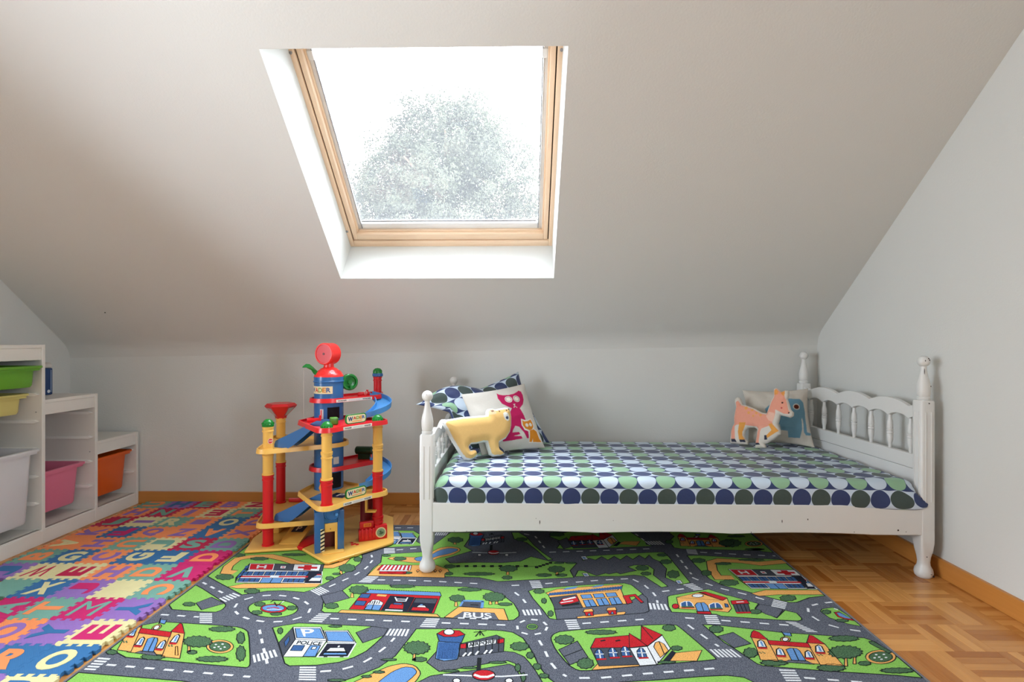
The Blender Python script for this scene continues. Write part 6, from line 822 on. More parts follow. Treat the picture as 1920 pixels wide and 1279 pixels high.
"3171,52,1|176_b10D70;678,3118,59,6|176_b8O0;794,3234,21,47,26,14,24,-27,7,-72,-66,-70|176_b9K26;794,3234,21,47,26,14,24,-27,7,-72,-66,-70,-12,108|176_b10K30;841,3293,-3,-133|176_b6N0;816,3096,78,101,1"
"5,-19,-60,-84|176_b7K26;816,3096,78,101,15,-19,-60,-84,-33,2|176_b10K60;482,3292,32,10|176_b10K60;574,3294,32,10|177_b4S0;425,4947,223,15,33,-179,-224,-19|177_b5K26;425,4947,223,15,33,-179,-224,-19,-3"
"2,183|177_b6D0;425,4947,38,106,202,39,-14,-134|177_b7K26;425,4947,38,106,202,39,-14,-134,-226,-11|177_b6W0;650,4951,103,19,25,-185,-96,-15|177_b7K26;650,4951,103,19,25,-185,-96,-15,-32,181|177_b6W0;75"
"3,4970,107,126,23,-146,-107,-168|177_b7K26;753,4970,107,126,23,-146,-107,-168,-23,188|177_b8D0;668,5116,86,-139,-105,-22|177_b9K26;668,5116,86,-139,-105,-22,19,161|177_b8D0;668,5116,59,-78,26,166,108,"
"-104,-107,-126|177_b9K26;668,5116,59,-78,26,166,108,-104,-107,-126,-86,142|177_b10K30;753,5201,45,-148|177_b8V0;445,4838,0,65,18,33,19,-4,11,-35,3,-58|177_b9K26;445,4838,0,65,18,33,19,-4,11,-35,3,-58,"
"-51,-1|177_b10W40;471,4929,1,-88|177_b10W40;446,4883,50,1|177_b10D70;448,4828,57,6|177_b8V0;522,4855,1,65,19,33,19,-3,10,-36,2,-58|177_b9K26;522,4855,1,65,19,33,19,-3,10,-36,2,-58,-51,-1|177_b10W40;55"
"0,4947,-1,-89|177_b10W40;524,4900,50,1|177_b10D70;525,4845,57,6|177_b8V0;594,4869,2,65,19,34,19,-4,10,-35,1,-59|177_b9K26;594,4869,2,65,19,34,19,-4,10,-35,1,-59,-51,-1|177_b10W40;623,4961,-2,-89|177_b"
"10W40;597,4915,49,1|177_b10D70;597,4859,57,6|177_b8V0;683,4856,4,64,19,34,19,-4,9,-35,0,-58|177_b9K26;683,4856,4,64,19,34,19,-4,9,-35,0,-58,-51,-1|177_b10W40;714,4947,-4,-88|177_b10W40;687,4901,49,1|1"
"77_b10D70;686,4845,57,7|177_b8O0;790,4964,16,48,24,14,25,-27,12,-73,-58,-72|177_b9K26;790,4964,16,48,24,14,25,-27,12,-73,-58,-72,-19,110|177_b10K30;830,5025,7,-136|177_b6N0;821,4823,67,104,16,-20,-51,"
"-86|177_b7K26;821,4823,67,104,16,-20,-51,-86,-32,2|177_b10K60;490,5024,30,10|177_b10K60;577,5025,30,10|178_b6W0;500,4581,46,11,13,-67,-45,-12|178_b7K26;500,4581,46,11,13,-67,-45,-12,-14,68|178_b8B120;"
"518,4565,19,-30|179_b6W0;476,4249,43,10,12,-58,-42,-10|179_b7K26;476,4249,43,10,12,-58,-42,-10,-13,58|179_b8B120;492,4236,19,-26|180_b6W0;1180,4135,43,9,3,-55,-42,-9|180_b7K26;1180,4135,43,9,3,-55,-42"
",-9,-4,55|180_b8B120;1194,4122,13,-25")
RUG_TEXT = [('P', [(-0.683, 1.654), (-0.661, 1.653), (-0.6628, 1.6976), (-0.7114, 1.6982)], 'W', 9), ('POLICE', [(-0.6881, 1.6107), (-0.6105, 1.6075), (-0.6116, 1.6256), (-0.6902, 1.6309)], 'K', 8), ('BUS', [(-0.1978, 1.7781), (-0.0996, 1.7736), (-0.1058, 1.8076), (-0.1974, 1.8125)], 'W', 8), ('AIRPORT', [(-0.1614, 1.6062), (-0.0812, 1.629), (-0.0806, 1.648), (-0.1641, 1.626)], 'K', 11), ('AIRPORT', [(-0.1694, 2.4698), (-0.1033, 2.4929), (-0.1029, 2.512), (-0.1714, 2.4901)], 'K', 11)]
# outlines of the printed and shaped cushions (metres / 0..1)
BEAR={'out': [(-0.0938, 0.1741), (-0.0801, 0.1857), (-0.0063, 0.1924), (0.0691, 0.1934), (0.1227, 0.1939), (0.1257, 0.2115), (0.1363, 0.2228), (0.1561, 0.2237), (0.1732, 0.2187), (0.1978, 0.2221), (0.2249, 0.2246), (0.2427, 0.2227), (0.2504, 0.2101), (0.2537, 0.1776), (0.2493, 0.1377), (0.2392, 0.1065), (0.2138, 0.0769), (0.1779, 0.0622), (0.1761, 0.0448), (0.1914, 0.0317), (0.2024, 0.019), (0.1995, 0.0037), (0.1791, -0.0029), (0.1403, -0.0015), (0.122, 0.0091), (0.1142, 0.0386), (0.1085, 0.068), (0.0916, 0.0695), (0.0616, 0.0644), (0.0332, 0.0641), (0.0245, 0.0543), (0.0284, 0.0425), (0.0519, 0.0499), (0.069, 0.0446), (0.0745, 0.0307), (0.0611, 0.013), (0.0432, -0.0005), (0.022, -0.0067), (-0.002, 0.0002), (-0.0207, 0.0207), (-0.0417, 0.0601), (-0.0627, 0.0994), (-0.0797, 0.1384), (-0.0919, 0.1619)], 'nav1': [(0.0304, 0.0651), (0.0574, 0.0647), (0.0703, 0.0445), (0.0732, 0.0308), (0.0554, 0.0192), (0.0466, 0.0371), (0.027, 0.0408)], 'nav2': [(0.1708, 0.0647), (0.1761, 0.0448), (0.1954, 0.0275), (0.1955, 0.008), (0.1833, 0.0169), (0.1672, 0.03)], 'ear': [(0.1335, 0.1932), (0.1305, 0.2073), (0.1403, 0.2186), (0.1556, 0.2189), (0.1658, 0.2111), (0.169, 0.199), (0.1575, 0.1937)], 'earin': [(0.1397, 0.2127), (0.1552, 0.2149), (0.1589, 0.2075), (0.1455, 0.2052)], 'face': [(0.2019, 0.1969), (0.2136, 0.2022), (0.2263, 0.1954), (0.2335, 0.1789), (0.2318, 0.163), (0.2201, 0.1578), (0.2077, 0.1666), (0.2016, 0.181)], 'eye': [(0.2196, 0.1738)], 'sp1': [(0.1857, 0.2071)], 'sp2': [(0.2233, 0.2093)], 'sp3': [(0.2386, 0.2137)]}
DEER={'out': [(0.0175, 0.2495), (0.0301, 0.2429), (0.047, 0.2111), (0.0669, 0.2092), (0.1143, 0.1983), (0.1536, 0.1803), (0.1797, 0.1794), (0.1882, 0.2093), (0.1965, 0.2427), (0.2082, 0.2691), (0.206, 0.3051), (0.218, 0.3132), (0.2349, 0.3036), (0.2464, 0.2937), (0.2632, 0.3039), (0.2791, 0.3015), (0.2811, 0.2751), (0.2773, 0.2571), (0.2877, 0.2333), (0.2964, 0.2096), (0.311, 0.1971), (0.3106, 0.1796), (0.2977, 0.1694), (0.2732, 0.1737), (0.2484, 0.1762), (0.2463, 0.1582), (0.2397, 0.129), (0.2545, 0.0991), (0.2541, 0.0815), (0.2262, 0.0528), (0.1956, 0.0297), (0.1814, 0.0247), (0.1898, 0.0117), (0.1868, 0.004), (0.1355, -0.0041), (0.134, 0.0138), (0.1377, 0.058), (0.1387, 0.0909), (0.1229, 0.0991), (0.0925, 0.0952), (0.0749, 0.0751), (0.071, 0.0523), (0.0785, 0.0348), (0.0931, 0.0222), (0.0944, 0.0077), (0.0579, 0.0021), (-0.002, -0.0003), (-0.0042, 0.0228), (-0.0037, 0.0607), (0.0019, 0.088), (0.0102, 0.108), (0.0055, 0.1378), (0.01, 0.1763), (0.0126, 0.1918), (0.0018, 0.2213), (0.0041, 0.2407)], 'pink': [(0.0273, 0.2294), (0.0454, 0.2064), (0.0674, 0.2029), (0.115, 0.1909), (0.1541, 0.1748), (0.1839, 0.1727), (0.1958, 0.2065), (0.2043, 0.2362), (0.2167, 0.2626), (0.2138, 0.2985), (0.222, 0.3081), (0.243, 0.2917), (0.2466, 0.2901), (0.2659, 0.2916), (0.2695, 0.267), (0.2826, 0.2328), (0.2896, 0.2089), (0.299, 0.1976), (0.2964, 0.1868), (0.2722, 0.1859), (0.2304, 0.2028), (0.23, 0.1849), (0.2281, 0.1632), (0.2195, 0.1372), (0.2238, 0.1271), (0.1535, 0.0929), (0.1412, 0.1058), (0.0877, 0.1064), (0.0368, 0.1037), (0.0236, 0.0946), (0.0317, 0.028), (0.0079, 0.0245), (0.0006, 0.0803), (0.0166, 0.105), (0.0142, 0.1312), (0.016, 0.177), (0.02, 0.2002), (0.0162, 0.2188)], 'legf': [(0.1523, 0.1072), (0.174, 0.1136), (0.1618, 0.0831), (0.1592, 0.0249), (0.1389, 0.0218), (0.1439, 0.0734)], 'hind2': [(0.0476, 0.1163), (0.0825, 0.1206), (0.0768, 0.0976), (0.0655, 0.0701), (0.0652, 0.0515), (0.0788, 0.0312), (0.0536, 0.0275), (0.0441, 0.0672)], 'legb': [(0.2162, 0.1333), (0.251, 0.0987), (0.2007, 0.0562), (0.196, 0.0698), (0.219, 0.0979), (0.2024, 0.1244)], 'hoof1': [(0.0079, 0.0245), (0.0317, 0.028), (0.0411, 0.0126), (0.0112, 0.01)], 'hoof2': [(0.0556, 0.0278), (0.0788, 0.0312), (0.0877, 0.0185), (0.0587, 0.0152)], 'hoof3': [(0.1388, 0.0236), (0.1591, 0.0267), (0.1672, 0.0182), (0.1378, 0.0126)], 'hoof4': [(0.1851, 0.0683), (0.1966, 0.0706), (0.2006, 0.049), (0.187, 0.0452)], 'ear1': [(0.2141, 0.2949), (0.2223, 0.3045), (0.2358, 0.2929), (0.2351, 0.2785), (0.2174, 0.2752)], 'ear2': [(0.2447, 0.2918), (0.2671, 0.2989), (0.2689, 0.2848), (0.2656, 0.272), (0.2526, 0.2817)], 'bib': [(0.1972, 0.1885), (0.2264, 0.1845), (0.2281, 0.1632), (0.2193, 0.139), (0.2007, 0.1457), (0.1845, 0.1655)], 'white': [(0.2304, 0.2028), (0.2473, 0.1903), (0.276, 0.1828), (0.2998, 0.1872), (0.2973, 0.1746), (0.2728, 0.1782), (0.2444, 0.1829), (0.2318, 0.1851)], 'eye': [(0.2619, 0.239)], 'cheek': [(0.2604, 0.213)], 'nose': [(0.2952, 0.193)], 's1': [(0.076, 0.1944)], 's2': [(0.1095, 0.1878)], 's3': [(0.0943, 0.1721)], 's4': [(0.1335, 0.1744)], 's5': [(0.1197, 0.1582)], 's6': [(0.1567, 0.166)]}
CAT={'head': [(0.485, 0.921), (0.507, 0.889), (0.565, 0.864), (0.652, 0.853), (0.747, 0.863), (0.819, 0.89), (0.847, 0.905), (0.88, 0.88), (0.888, 0.815), (0.872, 0.74), (0.828, 0.67), (0.745, 0.611), (0.64, 0.608), (0.564, 0.659), (0.493, 0.722), (0.464, 0.818)], 'body': [(0.623, 0.637), (0.743, 0.625), (0.77, 0.484), (0.779, 0.391), (0.745, 0.146), (0.711, 0.148), (0.683, 0.247), (0.631, 0.331), (0.572, 0.352), (0.521, 0.296), (0.503, 0.259), (0.607, 0.255), (0.619, 0.219), (0.506, 0.207), (0.625, 0.189), (0.637, 0.15), (0.452, 0.142), (0.332, 0.141), (0.307, 0.312), (0.5, 0.498)], 'kout': [(0.7, 0.449), (0.753, 0.424), (0.802, 0.421), (0.886, 0.444), (0.906, 0.386), (0.898, 0.309), (0.882, 0.285), (0.942, 0.25), (0.966, 0.142), (0.984, 0.074), (0.733, 0.075), (0.768, 0.248), (0.705, 0.277), (0.679, 0.353)], 'khead': [(0.713, 0.427), (0.744, 0.403), (0.796, 0.402), (0.874, 0.427), (0.892, 0.381), (0.885, 0.317), (0.847, 0.277), (0.792, 0.265), (0.723, 0.294), (0.698, 0.35)], 'kbody': [(0.795, 0.264), (0.873, 0.276), (0.926, 0.24), (0.944, 0.132), (0.968, 0.083), (0.891, 0.084), (0.801, 0.085), (0.811, 0.137), (0.783, 0.088), (0.742, 0.093)], 'eyes': [(0.618, 0.778), (0.748, 0.77), (0.768, 0.344), (0.838, 0.347)], 'nose': [(0.655, 0.69), (0.697, 0.686), (0.671, 0.666)], 'mouth': [(0.672, 0.668), (0.648, 0.633), (0.656, 0.629), (0.675, 0.655), (0.703, 0.622), (0.71, 0.628)]}
ELE={'body': [(0.305, 0.607), (0.475, 0.788), (0.693, 0.812), (0.86, 0.805), (0.916, 0.742), (0.934, 0.595), (0.932, 0.403), (0.922, 0.235), (0.991, 0.227), (0.983, 0.191), (0.898, 0.181), (0.867, 0.232), (0.878, 0.412), (0.868, 0.472), (0.855, 0.448), (0.846, 0.279), (0.791, 0.115), (0.615, 0.109), (0.614, 0.231), (0.519, 0.238), (0.505, 0.336), (0.376, 0.355)], 'eye': [(0.793, 0.66)]}

# ================================================================== PLAY RUG
RUG_C = {'R': (92, 95, 104), 'G': (140, 196, 92), 'K': (38, 42, 44), 'W': (228, 230, 232), 'O': (238, 176, 100), 'B': (104, 148, 200), 'V': (62, 98, 150), 'D': (196, 40, 48), 'S': (78, 82, 92), 'N': (40, 42, 56), 'T': (88, 120, 86)}
def pile(name, c, var, c2=None):
    k = N(name); co = k.coord()
    a = rgb(c); b = rgb(c2) if c2 else tuple(v*(1-var) for v in a[:3])+(1,)
    f = k.noise(330.0, 2.0, co, 0.75)
    k.l(k.ramp(f, [(0.38, b), (0.62, a)]), k.b.inputs['Base Color'])
    k.b.inputs['Roughness'].default_value = 0.95; k.b.inputs['Specular IOR Level'].default_value = 0.1
    k.bump(f, 0.5, 0.002); return k.m
RM = {}
for key, c in RUG_C.items():
    RM[key] = pile('rug_pile_'+key.lower(), c, 0.34 if key in 'GOBW' else 0.42, (50, 76, 54) if key == 'T' else ((70, 74, 84) if key == 'R' else None))
RM['R'] = pile('rug_pile_grey', (108, 111, 120), 0.4, (66, 69, 80))
rug = empty('play_rug', (-0.069, 1.9, 0)); tag(rug, 'green and grey play rug printed with roads, houses and an airport', 'rug')
RX0, RX1, RY0, RY1 = -1.243, 1.105, 1.36, 2.664
def rl(p): return (p[0]+0.069, p[1]-1.9)
q = MB(); q.box(RX0+0.069, RX1+0.069, RY0-1.9, RY1-1.9, 0.0, 0.0055, 0.002); q.build('pile', RM['R'], rug)
binding_m = plain('rug_binding', (112, 110, 112), 0.9, 0.1, 0.2, 80.0)
q = MB()
for a in ((RX0-0.003, RX0+0.005, RY0, RY1), (RX1-0.005, RX1+0.003, RY0, RY1), (RX0, RX1, RY1-0.005, RY1+0.003), (RX0, RX1, RY0-0.003, RY0+0.005)):
    q.box(a[0]+0.069, a[1]+0.069, a[2]-1.9, a[3]-1.9, 0.0, 0.0068, 0.002)
q.build('binding', binding_m, rug, 40)
RN = {'l': 'printed_lawn', 'g': 'printed_tarmac', 'm': 'road_marking', 'p': 'printed_path', 't': 'printed_shrub', 'b': 'printed_building'}
ZR = 0.0056; ZSTEP = 0.00009
ZO = {'l': 0, 'g': 0, 'm': 1, 'p': 0, 't': 2, 'b': 3}
RB = {}; RK = {}                      # one motif = one part
KEYS = list(RUG_C)
def stroke(mb, pts, wd, z):
    P = [Vector(p) for p in pts]; n = len(P)
    if n < 2: return
    closed = (P[0]-P[-1]).length < 1e-6 and n > 3
    if closed: P = P[:-1]; n -= 1
    L = []; R = []
    for i in range(n):
        a = P[i-1] if (i > 0 or closed) else None
        b = P[(i+1) % n] if (i < n-1 or closed) else None
        d1 = (P[i]-a) if a is not None else None; d2 = (b-P[i]) if b is not None else None
        ds = [d.normalized() for d in (d1, d2) if d is not None and d.length > 1e-9]
        if not ds: ds = [Vector((1, 0))]
        t = sum(ds, Vector((0, 0)))
        if t.length < 1e-6: t = ds[0].copy()
        t.normalize(); nn = Vector((-t.y, t.x)); k = 1.0/max(0.5, abs(nn.dot(Vector((-ds[0].y, ds[0].x)))))
        L.append(P[i]+nn*wd/2*k); R.append(P[i]-nn*wd/2*k)
    vs = [(p.x, p.y, z) for p in L]+[(p.x, p.y, z) for p in R]
    fs = [(i, (i+1) % n, n+(i+1) % n, n+i) for i in range(n if closed else n-1)]
    mb.poly(vs, fs)
for rec in RUG_DATA.split('|'):
    head, body = rec.split(';'); mo, head = head.split('_'); code = head[0]; i = 1
    while head[i].isdigit(): i += 1
    lv = int(head[1:i]); key = head[i]; wd = int(head[i+1:])/1e4
    nums = [int(v) for v in body.split(',')]; pts = []; x = y = 0
    for a in range(0, len(nums), 2):
        x += nums[a]; y += nums[a+1]; pts.append(rl((x/2000, y/2000)))
    if code == 'm': mo = 'm'
    if mo not in RB: RB[mo] = MB(); RK[mo] = code
    mb = RB[mo]; mb.mi = KEYS.index(key); z = ZR+ZSTEP*(lv+ZO[code])
    if wd: stroke(mb, pts, wd, z)
    else:
        cl = [p for j, p in enumerate(pts) if j == 0 or (abs(p[0]-pts[j-1][0])+abs(p[1]-pts[j-1][1])) > 1e-7]
        if len(cl) < 3: continue
        mb.poly([(p[0], p[1], z) for p in cl], tessellate_polygon([[Vector((p[0], p[1], 0)) for p in cl]]))
for s, quad, key, lv in RUG_TEXT:
    mb = RB['t'+s+str(lv)+str(quad[0])] = MB(); RK['t'+s+str(lv)+str(quad[0])] = 'w'; mb.mi = KEYS.index(key)
    glyph_quad(mb, s, [rl(p)+(0,) for p in quad], ZR+ZSTEP*(lv+4), 0.02)
RN['w'] = 'printed_lettering'
for mo, mb in RB.items():
    for f in mb.bm.faces:
        f.normal_update()
        if f.normal.z < 0: f.normal_flip()
    used = sorted({f.material_index for f in mb.bm.faces}); mp_ = {u: i for i, u in enumerate(used)}
    for f in mb.bm.faces: f.material_index = mp_[f.material_index]
    me = bpy.data.meshes.new(RN[RK[mo]]); mb.bm.to_mesh(me); mb.bm.free()
    o = link(RN[RK[mo]], me, [RM[KEYS[u]] for u in used], rug)
    if RK[mo] == 'm': tag(o, kind='stuff')

# ================================================================== FOAM LETTER MAT
def foam(name, c):
    k = N(name); co = k.coord(); col = rgb(c)
    wv = k.n('ShaderNodeTexWave', wave_type='BANDS', bands_direction='DIAGONAL'); wv.inputs['Scale'].default_value = 110.0; k.l(co, wv.inputs['Vector'])
    f = k.noise(30.0, 3.0, co)
    k.l(k.mix(f, tuple(v*0.88 for v in col[:3])+(1,), col), k.b.inputs['Base Color'])
    k.b.inputs['Roughness'].default_value = 0.7; k.b.inputs['Specular IOR Level'].default_value = 0.25
    k.bump(wv.outputs['Fac'], 0.35, 0.0008); return k.m
FC = {'teal': (118, 168, 152), 'orange': (246, 148, 92), 'cream': (224, 214, 160), 'crimson': (190, 36, 76), 'magenta': (200, 40, 106), 'blue': (56, 112, 162), 'purple': (148, 112, 182)}
FM = {k: foam('foam_'+k, v) for k, v in FC.items()}
TS = 0.1453; TX1 = -1.268; TYF = 1.4395
def edge(d=0.0065):
    """profile of one interlocking edge: list of (t, offset), dovetail tabs"""
    pts = [(0.0, 0.0)]; n = 4; m0 = 0.06
    st = (1-2*m0)/n
    for i in range(n):
        a = m0+i*st
        pts += [(a+st*0.08, -d*0.9), (a+st*0.42, -d*0.9), (a+st*0.36, d), (a+st*0.98, d), (a+st*0.92, -d*0.9 if i < n-1 else 0.0)]
    pts = [p for j, p in enumerate(pts)]
    pts.append((1.0, 0.0)); return pts
EP = edge()
def tile_outline():
    h = TS/2; o = []
    o += [(-h+t*TS, -h+e) for t, e in EP[:-1]]
    o += [(h+e, -h+t*TS) for t, e in EP[:-1]]
    o += [(-h+t*TS, h+e) for t, e in EP[::-1][:-1]]
    o += [(-h+e, -h+t*TS) for t, e in EP[::-1][:-1]]
    return o
q = MB(); q.prism(inset(tile_outline(), 0.0004), 0.0, 0.0115)
tile_me = bpy.data.meshes.new('foam_tile'); bmesh.ops.recalc_face_normals(q.bm, faces=q.bm.faces[:]); q.bm.to_mesh(tile_me); q.bm.free()
# rows from the wall to the camera, six columns from the shelf to the rug: (tile, letter, letter colour, quarter turns)
TILES = [
 [('teal','U','orange',1),('purple','H','blue',0),('crimson','E','teal',0),('orange','B','purple',0),('cream','N','crimson',1),('teal','C','orange',0)],
 [('orange','H','purple',0),('crimson','N','teal',0),('orange','I','purple',0),('cream','E','crimson',2),('teal','T','orange',1),('crimson','P','teal',1)],
 [('crimson','J','teal',0),('cream','I','purple',1),('teal','R','cream',0),('orange','square','purple',0),('blue','O','cream',0),('orange','D','purple',1)],
 [('orange','K','purple',1),('blue','F','magenta',2),('orange','Q','purple',0),('orange','Z','purple',0),('blue','A','orange',2),('orange','X','purple',1)],
 [('orange','A','cream',3),('orange','H','purple',1),('teal','U','orange',3),('cream','J','teal',1),('crimson','S','teal',0),('teal','D','purple',1)],
 [('teal','B','orange',1),('blue','G','cream',0),('orange','C','purple',1),('blue','G','cream',1),('blue','F','cream',2),('magenta','D','orange',1)],
 [('purple','J','blue',1),('cream','W','crimson',2),('cream','E','crimson',1),('orange','H','purple',0),('teal','D','orange',1),('magenta','V','teal',2)],
 [None,('teal',None,None,0),('blue','X','cream',0),('purple','J','magenta',1),('cream',None,None,0),('teal','C','orange',3)],
 [None,None,('magenta','A','teal',1),('teal','T','orange',1),('magenta','M','teal',0),('purple','Y','blue',3)],
 [None,None,('magenta','P','cream',0),('orange','O','purple',0),('purple','Y','blue',1),('cream','E','magenta',1)],
 [None,None,None,('purple','S','cream',0),('blue','R','orange',0),('blue','O','cream',0)],
 [None,None,None,None,('purple','L','teal',0),('cream','B','blue',0)],
]
LET = {}
def letter_mesh(ch):
    if ch in LET: return LET[ch]
    b = MB(); H = 0.098
    if ch == 'square': b.box(-0.038, 0.038, -0.034, 0.034, -0.001, 0.0009)
    else:
        vs, fs = glyph(ch, 0.0 if ch in 'MW' else 0.042, 0.001)
        x0 = min(v[0] for v in vs); x1 = max(v[0] for v in vs); y0 = min(v[1] for v in vs); y1 = max(v[1] for v in vs)
        sx = min(H/(x1-x0), 0.086/(x1-x0)) if (x1-x0) > 0.3 else 0.036/(x1-x0); sy = H/(y1-y0)
        if ch == 'I': sx = 0.034/(x1-x0)
        b.poly([((v[0]-(x0+x1)/2)*sx, (v[1]-(y0+y1)/2)*sy, v[2]*0.9) for v in vs], fs)
    me = bpy.data.meshes.new('letter'); b.bm.to_mesh(me); b.bm.free(); LET[ch] = me; return me
ORD = ['first', 'second', 'third', 'fourth', 'fifth', 'sixth', 'seventh', 'eighth', 'ninth', 'tenth', 'eleventh', 'twelfth']
CW = {'teal': 'teal', 'orange': 'orange', 'cream': 'cream', 'crimson': 'crimson', 'magenta': 'magenta', 'blue': 'blue', 'purple': 'purple'}
tilemesh = {}; letmesh = {}
for r, row in enumerate(TILES):
    for cidx, t in enumerate(row):
        if t is None: continue
        col, ch, lc, rot = t
        if col not in tilemesh:
            mm = tile_me.copy(); mm.materials.append(FM[col]); tilemesh[col] = mm
        o = bpy.data.objects.new('foam_tile', tilemesh[col]); COL.objects.link(o)
        x = TX1-TS*(5-cidx)-TS/2; y = TYF+TS*(10-r)+TS/2
        o.location = (x, y, 0.0003)
        what = 'plain' if ch is None else ('%s letter %s' % (lc, ch) if ch != 'square' else '%s square' % lc)
        lab = '%s%s foam tile%s, %s row from wall, %s from shelf' % ('plain ' if ch is None else '', col, '' if ch is None else ' with '+what, ORD[r], ORD[cidx])
        tag(o, lab, 'foam tile', 'foam letter tiles on the floor')
        if ch:
            if (ch, lc) not in letmesh:
                lm = letter_mesh(ch).copy(); lm.materials.append(FM[lc]); letmesh[(ch, lc)] = lm
            l = bpy.data.objects.new('letter', letmesh[(ch, lc)]); COL.objects.link(l); l.parent = o
            l.location = (0, 0, 0.0117); l.rotation_euler = (0, 0, rot*PI/2)

# ================================================================== SHELF WITH BINS
SX = -2.197; SXB = XL+0.006
shelf = empty('storage_shelf', (SX, 2.55, 0)); tag(shelf, 'white stepped storage shelf with runners against the left wall', 'shelf')
def sb(name, x0, x1, y0, y1, z0, z1, m=shelf_white, bev=0.0012, sm=30):
    b = MB(); b.box(x0-SX, x1-SX, y0-2.55, y1-2.55, z0, z1, bev, seg=1); return b.build(name, m, shelf, sm)
runner_m = plain('runner_plastic', (244, 242, 236), 0.3, 0.5, 0.01)
PY = [(2.094, 2.111), (2.400, 2.417), (2.704, 2.721), (2.998, 3.014)]
ZT = [0.913, 0.659, 0.411]
sb('side_panel', SXB, SX, *PY[0], 0.0, ZT[0]); sb('side_panel', SXB, SX, *PY[1], 0.0, ZT[0]); sb('side_panel', SXB, SX, *PY[2], 0.0, ZT[1]); sb('side_panel', SXB, SX, *PY[3], 0.0, ZT[2])
for i in range(3):
    y0, y1 = PY[i][1], PY[i+1][0]
    sb('top_board', SXB, SX-0.0015, y0, y1, ZT[i]-0.016, ZT[i]-0.0005)
    sb('front_rail', SX-0.020, SX-0.004, y0, y1, ZT[i]-0.070, ZT[i]-0.016)
    sb('bottom_board', SXB, SX-0.012, y0, y1, 0.052, 0.066)
    sb('back_panel', SXB, SXB+0.006, y0, y1, 0.07, ZT[i]-0.02)
    levels = [z for z in (0.19, 0.315, 0.44, 0.566, 0.69, 0.815) if z < ZT[i]-0.07]
    for z in levels:
        for yy, sgn in ((y0, 1), (y1, -1)):
            b = MB()
            prof = [(SXB-SX+0.03, z-0.012), (-0.030, z-0.012), (-0.012, z-0.005), (-0.030, z+0.002), (SXB-SX+0.03, z+0.002)]
            b.prism(prof, 0, 0.012, Matrix(((1, 0, 0, 0), (0, 0, sgn, yy-2.55), (0, 1, 0, 0), (0, 0, 0, 1)))); b.build('runner', runner_m, shelf)
sb('plinth', SX-0.022, SX-0.003, PY[0][1], PY[3][0], 0.0, 0.066)
sb('plinth_cap', SX-0.0025, SX-0.0005, PY[0][1], PY[3][0], 0.0, 0.060)
for y, z in ((PY[1][0], 0.604), (PY[2][0], 0.36)):
    b = MB(); b.lathe([(0, 0.0035), (0.0012, 0.003)], (0, 0, 0), 10, Matrix.Translation((-0.028, y-2.55, z)) @ Matrix.Rotation(PI/2, 4, 'X')); b.build('peg_hole', metal_m, shelf)

def plastic(name, c, rough=0.35, trans=0.0):
    if name in MATS: return MATS[name]
    k = N(name); col = rgb(c); f = k.noise(12.0, 2.0, k.coord())
    k.l(k.mix(f, tuple(v*0.95 for v in col[:3])+(1,), col), k.b.inputs['Base Color'])
    k.b.inputs['Roughness'].default_value = rough; k.b.inputs['Specular IOR Level'].default_value = 0.5
    if trans:
        k.b.inputs['Transmission Weight'].default_value = trans; k.b.inputs['IOR'].default_value = 1.12
    else: k.b.inputs['Subsurface Weight'].default_value = 0.0
    MATS[name] = k.m; return k.m
def bin_(name, label, m, xf, y0, y1, zr, h, depth=0.375):
    """tapered tub with a flared rim hanging on the runners; xf = front of the rim"""
    root = empty(name, (xf, (y0+y1)/2, zr-h)); tag(root, label, 'storage bin', 'plastic bins in the stepped shelf')
    hy = (y1-y0)/2; b = MB(); r = 0.03; rw = 0.016
    def ring(dx0, dx1, dy, z, rr): return [(p[0], p[1], z) for p in rrect(-depth+dx0, -dx1, -hy+dy, hy-dy, rr)]
    tp = min(0.014, 0.003+h*0.045)
    o = [ring(rw+tp, rw+tp*1.6, rw+0.012+tp, 0.004, r*0.9), ring(rw+tp-0.004, rw+tp*1.6-0.006, rw+0.012+tp-0.004, 0.014, r), ring(rw+0.004, rw+0.006, rw+0.012, h-0.022, r*0.8), ring(rw*0.6, rw*0.6, rw*0.45, h-0.0215, r*0.8), ring(rw*0.6, rw*0.6, rw*0.45, h-0.012, r*0.8)]
    o += [ring(0, 0, 0.004, h-0.010, r*0.9), ring(0, 0, 0.004, h-0.002, r*0.9), ring(0.003, 0.003, 0.006, h, r*0.9), ring(rw, rw, rw+0.006, h, r*0.8), ring(rw+0.006, rw+0.008, rw+0.014, h-0.024, r*0.8), ring(rw+tp+0.002, rw+tp*1.6+0.002, rw+tp+0.014, 0.010, r*0.8)]
    b.loft(o, True); b.build('tub', m, root, 40); return root
bin_('storage_bin', 'shallow lime green plastic bin at the top of the tall shelf column', plastic('bin_green', (104, 168, 48)), -2.172, 2.114, 2.397, 0.819, 0.100, 0.40)
bin_('storage_bin', 'shallow pale yellow plastic bin below the green one', plastic('bin_yellow', (216, 202, 122)), -2.236, 2.114, 2.397, 0.693, 0.096, 0.345)
k = N('bin_clear'); k.b.inputs['Base Color'].default_value = rgb((232, 232, 234)); k.b.inputs['Roughness'].default_value = 0.45
tr = k.n('ShaderNodeBsdfTransparent'); mx = k.n('ShaderNodeMixShader'); mx.inputs[0].default_value = 0.17
k.l(k.b.outputs[0], mx.inputs[1]); k.l(tr.outputs[0], mx.inputs[2]); k.l(mx.outputs[0], k.out.inputs['Surface']); MATS['bin_clear'] = k.m
wb = bin_('storage_bin', 'tall frosted white plastic bin with toys inside, bottom of the tall column', k.m, -2.186, 2.114, 2.397, 0.441, 0.335, 0.37)
bin_('storage_bin', 'deep pink plastic bin in the middle shelf column', plastic('bin_pink', (228, 124, 152)), -2.230, 2.420, 2.701, 0.315, 0.205, 0.345)
